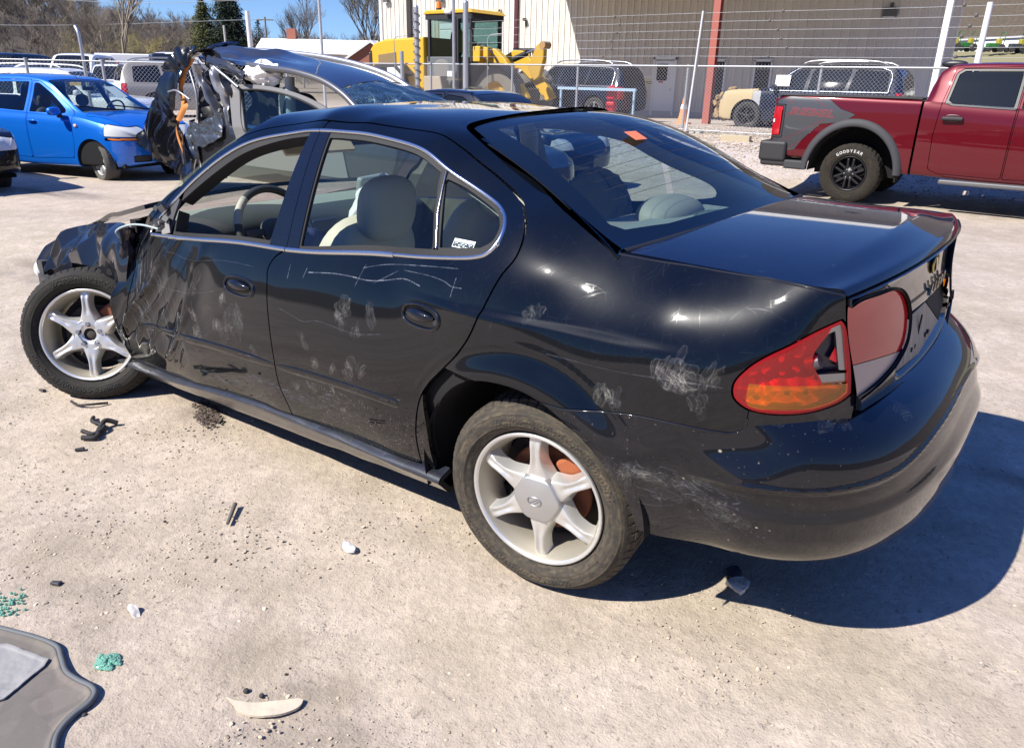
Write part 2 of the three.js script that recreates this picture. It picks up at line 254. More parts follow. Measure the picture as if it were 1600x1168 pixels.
const frontEdge = smooth([[2.335, .2], [2.30, .3], [2.235, .424], [2.189, .576], [2.18, .66], [2.194, .725]], 4);
const doorF = sdf([...frontEdge, ...outF, ...gapBc, ...doorBot]);
const doorR = sdf([...gapR, ...doorBotR, ...gapBc.slice().reverse()]);
const trimPts = [[1.157, .897], [1.5, .868], [1.938, .834], [2.085, .815], [2.083, .835], [2.04, .885], [1.924, 1.012], [1.839, 1.094], [1.723, 1.174], [1.565, 1.238], [1.425, 1.272], [1.27, 1.289], [1.118, 1.293], [.993, 1.293], [.871, 1.287], [.754, 1.274], [.63, 1.253], [.522, 1.229], [.422, 1.2], [.311, 1.156], [.246, 1.127], [.21, 1.103], [.192, 1.077], [.192, 1.046], [.212, 1.018], [.25, 1.002], [.437, .974], [.8, .93], [1.115, .897]];
const trimLoop = trimPts.slice(3, 5).concat(smooth(trimPts.slice(5, 28), 4), trimPts.slice(28), trimPts.slice(0, 3));
const dlo = sdf(trimLoop);
const winF = sdf([[1.888, .862], [1.24, .912], [1.215, 1.0], [1.19, 1.272], ...smooth([[1.19, 1.272], [1.334, 1.26], [1.476, 1.225], [1.618, 1.172], [1.727, 1.113], [1.811, 1.056], [1.905, .985]], 4)]);
const winR = sdf([[1.054, .922], [1.062, 1.27], ...smooth([[1.0, 1.272], [.87, 1.265], [.75, 1.252], [.62, 1.232], [.505, 1.207]], 4), [.433, .998]]);
const winQ = sdf([[.478, 1.197], [.405, 1.006], ...smooth([[.25, 1.027], [.216, 1.05], [.214, 1.08], [.227, 1.098], [.256, 1.118], [.325, 1.148], [.409, 1.182], [.478, 1.197]], 4)]);
const archPts = smooth([[.40, .20], [.401, .416], [.379, .493], [.341, .562], [.284, .621], [.216, .661], [.154, .681], [.089, .69], [.02, .69], [-.036, .681], [-.09, .664], [-.163, .628], [-.215, .59], [-.26, .536], [-.294, .478], [-.319, .42], [-.333, .358], [-.344, .303], [-.35, .0]], 3);
const arch = sdf(archPts);
const lampPts = [...smooth([[-.762, .805], [-.743, .782], [-.704, .765], [-.647, .759], [-.59, .766], [-.565, .778], [-.546, .798], [-.543, .83], [-.566, .869], [-.598, .9], [-.641, .931], [-.681, .963], [-.726, .994]], 4), ...smooth([[-.726, .994], [-.735, .981], [-.748, .919], [-.758, .855], [-.762, .805]], 3)];
const lamp = sdf(lampPts);
const glassEdge = smooth([[.42, 1.99], [.46, 1.78], [.508, 1.628], [.528, 1.56], [.546, 1.494], [.548, 1.451], [.53, 1.415], [.485, 1.377], [.337, 1.287], [.163, 1.196], [-.006, 1.13], [-.140, 1.069], [-.157, 1.063]], 4);
const lidLine = smooth([[-.157, 1.063], [-.247, 1.061], [-.343, 1.062], [-.437, 1.062], [-.526, 1.062], [-.611, 1.061], [-.692, 1.058], [-.724, 1.055]], 3);
const lidGap = smooth([[-.724, 1.055], [-.735, .981], [-.748, .919], [-.758, .855], [-.764, .805], [-.77, .74]], 4);
const pillar = smooth([[2.16, .86], [2.124, .9], [2.002, 1.02], [1.937, 1.06], [1.872, 1.118], [1.789, 1.182], [1.698, 1.238], [1.6, 1.298], [1.53, 1.38], [1.50, 1.47], [1.50, 1.7], [1.53, 1.99]], 4);
const body = sdf([...pillar, ...glassEdge, ...lidLine, ...lidGap, [-.77, .70], [-.55, .70], [-.3, .60], [-.35, .2], [.36, .2], [.36, .284], [.459, .284], ...doorBotR.slice(1), ...doorBot.slice(1, -1), [2.34, .18], [2.36, .3], [2.27, .7], [2.22, .8]]);
const seamPts = [[-.03, .676], ...smooth([[-.08, .676], [-.137, .679], [-.247, .695], [-.32, .702], [-.42, .704], [-.508, .703], [-.548, .703]], 4), ...smooth([[-.548, .703], [-.566, .708], [-.578, .722], [-.581, .74], [-.581, .80]], 4)];
const seamLow = sdf([...seamPts, [-.8, .80], [-.8, .1], [.4, .1], [.4, .676]]); // what the bumper takes

// paint: near black, with dust, hand prints and scratches that are really on the car
const TEXU = [-.85, 3.4], TEXV = [.05, 1.95];
const sideUV = (u, v) => [(u - TEXU[0]) / TEXU[1], (v - TEXV[0]) / TEXV[1]];
function smear(g, x, y, w, h, a, al = .5) { // rubbed hand or glove print: a few fingers, each a bundle of fine parallel streaks
  g.save(); g.translate(x, y); g.rotate(a); g.lineCap = 'round';
  const n = 1 + Math.floor(rnd() * 3), tone = 145 + rr(0, 45), warm = rr(4, 26), flow = rr(-.5, .5);
  for (let k = 0; k < n; k++) { // leaf-shaped patches of lifted dust with fine parallel ridges inside
    const cx = n > 1 ? lerp(-.32, .32, (k + rr(.2, .8)) / n) * w : 0, cy = rr(-.22, .22) * h, rx = w * rr(.16, .30) / Math.sqrt(n) * 1.5, ry = h * rr(.20, .34), sd = rr(0, 99), dir = flow + rr(-.3, .3);
    g.save(); g.translate(cx, cy); g.rotate(dir); g.beginPath(); for (let q = 0; q <= 40; q++) { const t = q / 40 * 6.2832, r = 1 + .38 * noise(Math.cos(t) * 2.2 + sd, Math.sin(t) * 2.2, sd); q ? g.lineTo(Math.cos(t) * rx * r, Math.sin(t) * ry * r) : g.moveTo(Math.cos(t) * rx * r, Math.sin(t) * ry * r); } g.closePath();
    g.strokeStyle = `rgba(${tone + 20},${tone + 12},${tone},${al * .30})`; g.lineWidth = 1.6; g.setLineDash([rr(10, 30), rr(6, 26)]); g.stroke(); g.setLineDash([]); g.clip(); g.fillStyle = `rgba(${tone},${tone - warm * .4},${tone - warm},${al * rr(.10, .26)})`; g.fillRect(-w, -h, 2 * w, 2 * h);
    const bend = rr(-.6, .6) * rx, step = rr(2.4, 4.2); for (let x = -2 * rx; x < 2 * rx; x += step * rr(.7, 1.3)) { g.strokeStyle = `rgba(${tone + 25},${tone + 18},${tone + 8 - warm},${al * rr(.05, .55)})`; g.lineWidth = rr(.7, 2.0); g.beginPath(); const y0 = rr(-1.4, -.1) * ry, y1 = rr(.1, 1.4) * ry; g.moveTo(x - bend, y0); g.quadraticCurveTo(x + bend, (y0 + y1) / 2, x - bend * .6, y1); g.stroke(); }
    for (let q = 0; q < 5; q++) { g.fillStyle = `rgba(8,9,11,${rr(.1, .5)})`; g.beginPath(); g.ellipse(rr(-1, 1) * rx, rr(-1, 1) * ry, rr(.05, .2) * rx, rr(.1, .35) * ry, rr(-.4, .4), 0, 7); g.fill(); }
    g.restore();
  }
  g.restore();
}
function scratch(g, pts, al = .7, w = 1.3) { g.lineCap = 'round'; for (let i = 1; i < pts.length; i++) { g.strokeStyle = `rgba(200,205,215,${al * rr(.5, 1)})`; g.lineWidth = w * rr(.7, 1.2); g.beginPath(); g.moveTo(...pts[i - 1]); g.lineTo(...pts[i]); g.stroke(); } }
function specks(g, n, x0, x1, y0, y1, al = .5, big = 1.2) { for (let k = 0; k < n; k++) { g.fillStyle = `rgba(185,170,145,${al * rr(.2, 1)})`; g.beginPath(); g.arc(rr(x0, x1), rr(y0, y1), rr(.4, big), 0, 7); g.fill(); } }
const sideTex = canvasTex(2048, 1200, (g, w, h) => {
  const X = u => (u - TEXU[0]) / TEXU[1] * w, Y = v => h - (v - TEXV[0]) / TEXV[1] * h, XY = p => [X(p[0]), Y(p[1])];
  g.fillStyle = '#05080e'; g.fillRect(0, 0, w, h);
  for (let k = 0; k < 4200; k++) { // road film, thicker towards the sill and behind the wheels
    const u = rr(-.8, 2.45), v = .12 + Math.pow(rnd(), 1.7) * .75, a = .020 * sst(.80, .15, v);
    g.fillStyle = `rgba(150,125,95,${a})`; g.beginPath(); g.ellipse(X(u), Y(v), rr(6, 40), rr(3, 14), 0, 0, 7); g.fill();
  }
  specks(g, 2600, X(.3), X(2.4), Y(.5), Y(.15), .4, 1.1); specks(g, 900, X(.42), X(.95), Y(.46), Y(.25), .6, 1.5); specks(g, 1500, 0, w, Y(1.35), Y(.3), .18, 1);
  const L = [[[.983, .845], [.859, .859], [.781, .862], [.689, .863], [.617, .876], [.524, .897], [.449, .89]], [[.721, .896], [.619, .923], [.454, .947], [.303, .963]], [[1.12, .697], [1.053, .687], [.987, .677], [.912, .693], [.792, .689], [.709, .689], [.597, .712]], [[2.023, .627], [1.851, .632], [1.704, .645], [1.589, .668], [1.466, .706]], [[.301, .938], [.309, .885]], [[1.088, .856], [1.093, .807]], [[.994, .859], [1.01, .821]], [[.712, .908], [.747, .834]], [[.563, .914], [.664, .859]], [[.535, .921], [.413, .925], [.346, .921], [.313, .913], [.271, .915]], [[-.05, .80], [-.25, .80], [-.40, .81], [-.52, .815]], [[1.95, .79], [1.75, .77], [1.5, .80], [1.3, .81]]];
  L.forEach((l, i) => scratch(g, smooth(l, 5).map(XY), i === 2 || i === 3 || i > 9 ? .35 : .6, i === 0 ? 1.7 : 1.1));
  const S = [[.777, .743, .10, .10, .4], [.713, .7, .05, .09, -.3], [.805, .716, .05, .07, .2], [.652, .782, .08, .14, .1], [.979, .612, .05, .09, 0], [.743, .561, .09, .08, .6], [.918, .534, .06, .06, 0], [.686, .559, .04, .08, -.5], [.829, .544, .04, .06, 0], [1.486, .663, .06, .06, .5], [1.443, .562, .10, .18, .1], [1.369, .614, .07, .2, 0], [1.518, .547, .07, .08, .3], [1.284, .501, .05, .05, -.6], [1.687, .669, .05, .2, .1], [1.696, .564, .05, .10, .2], [1.675, .488, .08, .08, -.2], [-.245, .735, .08, .08, .2], [-.229, .72, .05, .07, 0], [.02, .892, .07, .06, .3], [-.393, .814, .14, .16, -.5], [-.43, .80, .10, .12, .6], [-.493, .82, .05, .12, 0], [1.052, .42, .05, .03, 0], [.963, .438, .05, .05, 0], [.84, .452, .02, .06, 0], [.80, .395, .05, .02, .3], [-.47, .76, .10, .07, .2]];
  for (const [u, v, a, b, t] of S) { smear(g, X(u), Y(v), a * 640, b * 640, t, .50); smear(g, X(u) + rr(-9, 9), Y(v) + rr(-9, 9), a * 420, b * 420, t + .7, .30); }
  for (let k = 0; k < 300; k++) { const t = rnd(), u = lerp(2.17, 1.68, Math.pow(t, 1.3)) + rr(-.03, .03), v = rr(.45, .80) - t * .05, l = rr(.02, .12); g.strokeStyle = `rgba(190,185,175,${rr(.02, .34) * (1 - t * .6)})`; g.lineWidth = rr(.5, 3.2); g.beginPath(); g.moveTo(X(u), Y(v)); g.quadraticCurveTo(X(u - l * .1), Y(v - l * .6), X(u - l * .35), Y(v - l * 1.3)); g.stroke(); }
  for (let k = 0; k < 160; k++) { const u = rr(.5, 2.1), v = .475 - (u - 1.159) * .06 + rr(-.004, .012); g.fillStyle = `rgba(190,180,165,${rr(.1, .4)})`; g.fillRect(X(u), Y(v), rr(1, 12), rr(.6, 2)); }
  for (let k = 0; k < 260; k++) { const u = rr(.85, 1.75), v = .36 + .05 * noise(u * 6, 3) - (u - 1.1) * .03 + rr(-.02, .03); g.strokeStyle = `rgba(120,135,150,${rr(.05, .3)})`; g.lineWidth = rr(.6, 3); g.beginPath(); g.moveTo(X(u), Y(v)); g.lineTo(X(u - rr(.01, .05)), Y(v + rr(-.01, .01))); g.stroke(); }
  for (let k = 0; k < 900; k++) { const u = rr(-.75, .35), v = rr(.80, 1.1), a = rr(0, 6.3), l = rr(.005, .035); g.strokeStyle = `rgba(150,165,190,${rr(.03, .13)})`; g.lineWidth = rr(.4, 1.1); g.beginPath(); g.moveTo(X(u), Y(v)); g.lineTo(X(u + Math.cos(a) * l), Y(v + Math.sin(a) * l)); g.stroke(); }
});
const sideRough = dataTex(512, 300, (s, t) => { const u = TEXU[0] + s * TEXU[1], v = TEXV[0] + t * TEXV[1], n = fbm(u * 5, v * 5, 3, 4); const k = clamp(.34 + .25 * n + .35 * sst(.55, .15, v)); return [k, k, k]; });
const swirl = canvasTex(2048, 1144, (g, w, h) => { g.fillStyle = '#3a3a3a'; g.fillRect(0, 0, w, h); for (let k = 0; k < 15000; k++) { const v = rr(0, 255), x = rr(0, w), y = rr(0, h), a = rr(-.6, .6) + (rnd() < .3 ? 1.4 : 0), l = rr(3, 26); g.strokeStyle = `rgba(${v},${v},${v},.35)`; g.lineWidth = rr(.6, 1.6); g.beginPath(); g.moveTo(x, y); g.quadraticCurveTo(x + Math.cos(a) * l, y + Math.sin(a) * l, x + Math.cos(a + .3) * l * 2, y + Math.sin(a + .3) * l * 2); g.stroke(); } }, false);
const blackSide = paint([1, 1, 1], { map: sideTex, roughness: 1, roughnessMap: sideRough, clearcoatRoughness: .15, clearcoatRoughnessMap: swirl, specularIntensity: .07 });
const dirtMap = canvasTex(1024, 1024, (g, w, h) => { g.fillStyle = '#070b16'; g.fillRect(0, 0, w, h); for (let k = 0; k < 900; k++) { g.fillStyle = `rgba(110,118,135,${rr(.002, .010)})`; g.beginPath(); g.ellipse(rr(0, w), rr(0, h), rr(8, 70), rr(6, 40), rr(0, 3), 0, 7); g.fill(); } specks(g, 900, 0, w, 0, h, .3, .9); for (let k = 0; k < 26; k++) { const x = rr(0, w), y = rr(0, h), a = rr(0, 6); scratch(g, [[x, y], [x + Math.cos(a) * 12, y + Math.sin(a) * 12], [x + Math.cos(a + .5) * 22, y + Math.sin(a + .5) * 22]], .45, 1.1); } });
const blackTop = paint([1, 1, 1], { map: dirtMap, roughness: .42, clearcoatRoughness: .03, specularIntensity: .15 });
const blackPlain = paint([.003, .004, .008], { roughness: .4, clearcoatRoughness: .03, specularIntensity: .15 });
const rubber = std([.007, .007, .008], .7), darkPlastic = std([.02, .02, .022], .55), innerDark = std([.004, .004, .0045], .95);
const chrome = std([.62, .63, .65], .22, 1), satin = std([.40, .41, .43], .42, 1);
const tan = std([.50, .455, .36], .62), tanDark = std([.20, .195, .165], .7), greyCloth = std([.30, .31, .28], .85), navyCloth = std([.02, .03, .10], .95), whiteCloth = std([.62, .61, .59], .9);
const rust = std([.17, .055, .025], .9), castIron = std([.06, .05, .045], .8, .3);

const car = thing('damaged_sedan', 'scratched black sedan with a crushed front door and a loose front wheel, nearest the camera', 'car');
const base = sheet(S1, -.80, 2.40, 350, .12, 1.99, 205, true);
const G = .0030; // half a panel gap
const bodyS = cut(cut(cut(cut(cut(base, (u, v) => body(u, v)), (u, v) => -Math.min(doorF(u, v), doorR(u, v)) + G), (u, v) => -arch(u, v)), (u, v) => -lamp(u, v) + .003), (u, v) => -seamLow(u, v) + .001);
part(car, 'quarter_panel', geo(bodyS, .016, sideUV), blackSide);
{ // the far flank, roof half and pillars
  const far = cut(cut(cut(cut(sheet(S1, -.80, 2.40, 150, .12, 1.99, 90, true), (u, v) => body(u, v)), (u, v) => -dlo(u, v)), (u, v) => -arch(u, v)), (u, v) => -lamp(u, v) + .003);
  part(car, 'far_side_panel', geo(mirror(far), .016, sideUV), blackTop);
  const fg = cut(sheet(S1, .15, 2.1, 60, .8, 1.35, 30, true), (u, v) => dlo(u, v));
  const fs = mirror(offset(fg, -.008));
  part(car, 'far_side_window', geo(cut(fs, (u, v) => Math.max(u - 1.08, -u + .45)), 0), glassMat([.75, .84, .80]));
  part(car, 'far_side_window', geo(cut(fs, (u, v) => -u + 1.17), 0), glassMat([.75, .84, .80]));
  part(car, 'far_side_window', geo(cut(fs, (u, v) => u - .42), 0), glassMat([.75, .84, .80]));
  part(car, 'far_door_pillar', geo(cut(fs, (u, v) => Math.max(u - 1.18, -u + 1.07)), .05), tanDark);
}
const inner = sheet(S1, -.76, 2.36, 130, .14, 1.97, 90, true);
{ // lining behind the panels: keeps the gaps dark and gives the cabin its walls
  const a = offset(cut(cut(cut(inner, (u, v) => -dlo(u, v) - .012), (u, v) => -arch(u, v)), (u, v) => Math.max(body(u, v), -9) + .02), -.035);
  const low = cut(a, (u, v) => v - 1.0), up = cut(a, (u, v) => 1.0 - v);
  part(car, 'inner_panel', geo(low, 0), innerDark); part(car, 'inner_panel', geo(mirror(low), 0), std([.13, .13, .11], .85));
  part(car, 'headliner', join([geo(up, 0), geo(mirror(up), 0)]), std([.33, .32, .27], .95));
}
// doors
function ribbon(pts, w0, h0, mat, parent, name, taper = 0) { // a half-round moulding laid along a line on the flank
  const prof = 7, P = pts.map(p => P1(p[0], p[1])), N = pts.map(p => N1(p[0], p[1])), n = P.length;
  const S = { p: [], n: [], q: [], t: [] };
  for (let i = 0; i < n; i++) {
    const T = P[Math.min(i + 1, n - 1)].clone().sub(P[Math.max(i - 1, 0)]).normalize(), B = N[i].clone().cross(T).normalize();
    const tp = taper ? Math.sqrt(clamp(Math.min(i + .3, n - 1 - i + .3) / (n * taper))) : 1, w = w0 * lerp(.35, 1, tp), h = h0 * lerp(.15, 1, tp);
    for (let k = 0; k < prof; k++) { const a = Math.PI * k / (prof - 1), x = Math.cos(a) * w / 2, y = Math.sin(a) * h; const q = P[i].clone().addScaledVector(B, x).addScaledVector(N[i], y - .0015); const m = B.clone().multiplyScalar(Math.cos(a) * h).addScaledVector(N[i], Math.sin(a) * w / 2).normalize(); S.p.push(q.toArray()); S.n.push(m.toArray()); S.q.push([i * .02, k * .1]); }
  }
  for (let i = 0; i < n - 1; i++) for (let k = 0; k < prof - 1; k++) { const a = i * prof + k, b = a + 1, c = a + prof, d = c + 1; S.t.push([a, b, c], [b, d, c]); }
  return part(parent, name, geo(S), mat);
}
function frame(u, v, out = 0) { // local axes on the flank: x towards the tail, y up, z out
  const n = N1(u, v), p = P1(u, v).addScaledVector(n, out), x = P1(u - .05, v).sub(P1(u + .05, v)); x.addScaledVector(n, -x.dot(n)).normalize();
  return new THREE.Matrix4().makeBasis(x, n.clone().cross(x), n).setPosition(p);
}
const ovalRing = (a, b, t, h, e = 2.6) => { // bezel: super-elliptic ring, rounded
  const S = sheet((u, v) => { const c = Math.cos(u), s = Math.sin(u), X = Math.sign(c) * Math.abs(c) ** (2 / e), Y = Math.sign(s) * Math.abs(s) ** (2 / e), o = Math.cos(v) * t, z = Math.sin(v) * h; return [X * (a + o), Y * (b + o), z]; }, 0, 2 * Math.PI, 60, 0, 2 * Math.PI, 10); return geo(S); };
const bowl = (a, b, d, e = 2.6) => geo(sheet((r, u) => { const c = Math.cos(u), s = Math.sin(u), X = Math.sign(c) * Math.abs(c) ** (2 / e), Y = Math.sign(s) * Math.abs(s) ** (2 / e); return [X * a * r, Y * b * r, -d * (1 - r * r * r)]; }, 0, 1, 10, 0, 2 * Math.PI, 40));
function doorHandle(door, u, v, a, b) {
  const M = frame(u, v), h = part(door, 'door_handle', ovalRing(a, b, .006, .007).applyMatrix4(M), blackPlain);
  part(h, 'recess', bowl(a, b, .018).applyMatrix4(M.clone().multiply(new THREE.Matrix4().makeTranslation(0, 0, .003))), std([.008, .008, .009], .35));
  const bm = sheet((s, t) => { const x = (s - .5) * 1.55 * a, f = Math.sin(Math.PI * clamp(s, .02, .98)) ** .5, ang = t * Math.PI * 2; return [x - .004, .004 + Math.cos(ang) * b * .52 * f, .012 * f + Math.sin(ang) * .014 * f - .002]; }, 0, 1, 24, 0, 1, 20);
  part(h, 'grip', geo(bm).applyMatrix4(M), blackPlain);
  part(h, 'lock', at(new THREE.CylinderGeometry(.010, .010, .008, 20), a * .80, -.004, -.004, Math.PI / 2).applyMatrix4(M), darkPlastic);
}
const frontDoor = cut(cut(base, (u, v) => doorF(u, v) + G), (u, v) => -dlo(u, v));
const fd = part(car, 'door', geo(frontDoor, .022, sideUV), blackSide, 'crushed front door with scraped folds and no mirror');
const rearDoor = cut(cut(base, (u, v) => doorR(u, v) + G), (u, v) => -dlo(u, v));
const rd = part(car, 'door', geo(rearDoor, .022, sideUV), blackSide, 'scratched rear door with closed window');
const fine = sheet(S1, .15, 2.14, 260, .80, 1.34, 90, true);
const dloF = cut(fine, (u, v) => Math.max(dlo(u, v), -(u - 1.1305))), dloR = cut(fine, (u, v) => Math.max(dlo(u, v), u - 1.1275));
const frameF = offset(cut(cut(dloF, (u, v) => -winF(u, v)), (u, v) => -(1.94 - u) + (1 - 1) + Math.max(0, u - 1.94)), -.004);
part(fd, 'window_frame', geo(cut(frameF, (u, v) => u - 1.9), .05), rubber);
part(rd, 'window_frame', geo(offset(cut(cut(dloR, (u, v) => -winR(u, v)), (u, v) => -winQ(u, v)), -.003), .012), rubber);
{ // painted faces of the door frames either side of the split between the doors
  const pf = sdf([[1.1305, .90], [1.1305, 1.292], [1.182, 1.29], [1.232, .912], [1.232, .89], [1.1305, .897]]), pr = sdf([[1.1275, .90], [1.1275, 1.292], [1.070, 1.292], [1.062, .905]]);
  part(fd, 'pillar_face', geo(cut(dloF, (u, v) => Math.max(pf(u, v), u - 1.232)), .012, sideUV), blackTop);
  part(rd, 'pillar_face', geo(cut(dloR, (u, v) => Math.max(pr(u, v), 0 - u)), .012, sideUV), blackTop);
}
const glassR = glassMat([.76, .86, .84]), glassDark = glassMat([.50, .62, .64]);
part(rd, 'window_glass', geo(offset(cut(dloR, (u, v) => winR(u, v) - .006), -.008)), glassR);
part(rd, 'quarter_glass', geo(offset(cut(dloR, (u, v) => winQ(u, v) - .006), -.008)), glassR);
ribbon([[.494, 1.212], [.46, 1.10], [.42, 1.002]], .02, .006, rubber, rd, 'window_divider');
ribbon([[.4865, 1.212], [.4525, 1.10], [.4125, 1.002]], .005, .008, chrome, rd, 'divider_trim');
{
  const tf = smooth([[1.131, .8985], [1.5, .870], [1.938, .834], [2.075, .8195]], 10), tu = [...smooth([[2.075, .8195], [2.083, .835], [2.04, .885], [1.924, 1.012], [1.839, 1.094], [1.723, 1.174], [1.565, 1.238], [1.425, 1.272], [1.27, 1.289], [1.131, 1.2925]], 8)];
  ribbon(tf, .019, .009, chrome, fd, 'window_trim'); ribbon(tu, .013, .007, chrome, fd, 'window_trim');
  const ru = smooth([[1.127, 1.2925], [.993, 1.293], [.871, 1.287], [.754, 1.274], [.63, 1.253], [.522, 1.229], [.422, 1.2], [.311, 1.156], [.246, 1.127], [.21, 1.103], [.192, 1.077], [.192, 1.046], [.212, 1.018], [.25, 1.002], [.437, .974], [.6, .955]], 8);
  ribbon(ru, .014, .008, chrome, rd, 'window_trim'); ribbon(smooth([[.595, .955], [.8, .931], [1.127, .899]], 12), .019, .009, chrome, rd, 'window_trim');
  ribbon(smooth([[1.157, .474], [1.45, .463], [1.755, .447], [2.0, .43], [2.15, .416]], 10), .034, .0065, blackSide, fd, 'rub_strip', .12); ribbon(smooth([[1.145, .475], [.9, .488], [.7, .494], [.535, .497], [.515, .495]], 10), .034, .0065, blackSide, rd, 'rub_strip', .12);
}
doorHandle(rd, .421, .806, .083, .033); doorHandle(fd, 1.374, .727, .093, .034);
// torn mirror mount at the foot of the pillar
{
  const tri = sdf([[1.93, .852], [2.055, .835], [2.03, .88], [1.925, 1.0], [1.915, .99]]);
  const m = part(fd, 'mirror_mount', geo(offset(cut(fine, (u, v) => Math.max(tri(u, v), 0 - v)), -.002), .01), std([.05, .05, .055], .6));
  const M = frame(1.985, .878, .004), g = [];
  g.push(box(.075, .04, .012, -.02, -.004, 0, .004)); for (let k = 0; k < 9; k++) g.push(at(box(rr(.012, .035), rr(.012, .03), rr(.012, .03), 0, 0, 0), rr(-.05, .05), rr(-.03, .07), rr(0, .02), rr(0, 3), rr(0, 3), rr(0, 3)));
  part(m, 'broken_bracket', join(g).applyMatrix4(M), std([.07, .07, .075], .5));
  part(m, 'metal_plate', at(box(.055, .05, .008, 0, 0, 0, .003), .035, -.012, .002, .2, .1, .3).applyMatrix4(M), std([.30, .29, .27], .6, .4));
  part(m, 'wire', tube([[1.99, .86, -.81], [2.08, .868, -.83], [2.16, .86, -.85], [2.26, .82, -.86], [2.28, .79, -.84]], .0045, 30), std([.35, .42, .42], .6));
}
// rocker panel: a ledge under the doors
{
  const top = u => .272 - .03 * sst(1.2, 2.3, u) * 2.2 - (u < 1.1 ? 0 : .012 * (u - 1.1)), bot = u => .197 - .042 * (u - .44) ;
  const S = sheet((u, s) => { const yt = top(u), yb = bot(u), K = [[yt + .015, -.805], [yt, -.838], [yt - .010, -.856], [yt - .022, -.862], [(yt + yb) / 2, -.848], [yb + .014, -.828], [yb, -.812], [yb - .004, -.79], [yb, -.70]]; const t = s * (K.length - 1), i = Math.min(Math.floor(t), K.length - 2), f = t - i; const c = (a, b, cc, d) => b + .5 * f * (cc - a + f * (2 * a - 5 * b + 4 * cc - d + f * (3 * (b - cc) + d - a))); const g = k => c(K[Math.max(i - 1, 0)][k], K[i][k], K[i + 1][k], K[Math.min(i + 2, K.length - 1)][k]); return [u, g(0) + .003 * noise(u * 9, s * 5), g(1)]; }, .365, 2.50, 160, 0, 1, 32);
  part(car, 'rocker_panel', geo(S, .02, (u, v) => [u * .6, v * .2]), paint([1, 1, 1], { map: canvasTex(1024, 256, (g, w, h) => { g.fillStyle = '#0a0e18'; g.fillRect(0, 0, w, h); for (let k = 0; k < 1500; k++) { g.fillStyle = `rgba(${90 + rr(0, 40)},${105 + rr(0, 35)},${130 + rr(0, 30)},${rr(.02, .10)})`; g.beginPath(); g.ellipse(rr(0, w), rr(0, h), rr(2, 22), rr(1, 8), 0, 0, 7); g.fill(); } specks(g, 1600, 0, w, 0, h, .4, 1.3); }), roughness: .5, clearcoatRoughness: .2 }));
}
// ------------------------------------------------------------------ bumper
const BW = [.72, .765, .800, .824, .842, .850, .858, .866, .871, .868, .858, .842, .820, .795, .76, .70], BR = [.80, .887, .922, .945, .962, .970, .975, .979, .978, .968, .950, .926, .896, .862, .82, .76], BY = [.315, .318, .342, .375, .42, .46, .50, .54, .58, .63, .675, .71, .735, .752, .760, .752];
const crs = (A, t) => { const n = A.length - 1, x = clamp(t) * n, i = Math.min(Math.floor(x), n - 1), f = x - i, a = A[Math.max(i - 1, 0)], b = A[i], c = A[i + 1], d = A[Math.min(i + 2, n)]; return b + .5 * f * (c - a + f * (2 * a - 5 * b + 4 * c - d + f * (3 * (b - c) + d - a))); };
const bumperS = (th, s) => { // th: -1 left wheel arch .. 0 tail .. +1 right arch; s: under edge to top
  const k = Math.abs(th), side = k > .62 ? (k - .62) / .38 : 0, a = Math.min(k / .62, 1) * Math.PI / 2, e = 2 / 2.7;
  let Wd = crs(BW, s), R = crs(BR, s), y = crs(BY, s);
  let x, z; const x0 = -.34;
  const c = Math.pow(Math.max(Math.cos(a), 0), e), sn = Math.pow(Math.sin(a), e);
  x = x0 - (R + x0) * c; z = Wd * sn;
  if (side > 0) { x = x0 + side * .30; z = Wd + .02 * side * sst(.45, .7, y); }
  y += .012 + .082 * (x + .6);
  // two pressed grooves that run round the tail and fade out towards the wheel
  const f = sst(-.40, -.60, x), c1 = crs([.700, .655, .575, .535, .510, .470], Math.min(k, .6) / .6), c2 = crs([.60, .555, .475, .43, .423, .43], Math.min(k, .6) / .6);
  const ins = f * (.013 * sst(c1 + .012, c1 - .012, s) * sst(c2 - .05, c2 + .02, s) + .004 * sst(c1 + .03, c1 + .012, s) * sst(c1 - .01, c1 + .008, s) * -1);
  const l = Math.hypot(x + .2, z) || 1; x -= (x + .2) / l * ins; z -= z / l * ins;
  y += side > 0 ? .03 * side * sst(.12, 0, s) : 0;
  if (x > -.72) { const zs = -TZ(x, y) + flare(x, y), wgt = Math.max(sst(.58, .70, y) * sst(-.73, -.50, x), sst(-.62, -.37, x)); z = lerp(z, zs, wgt); }
  return [x, y, th < 0 ? -z : z];
};
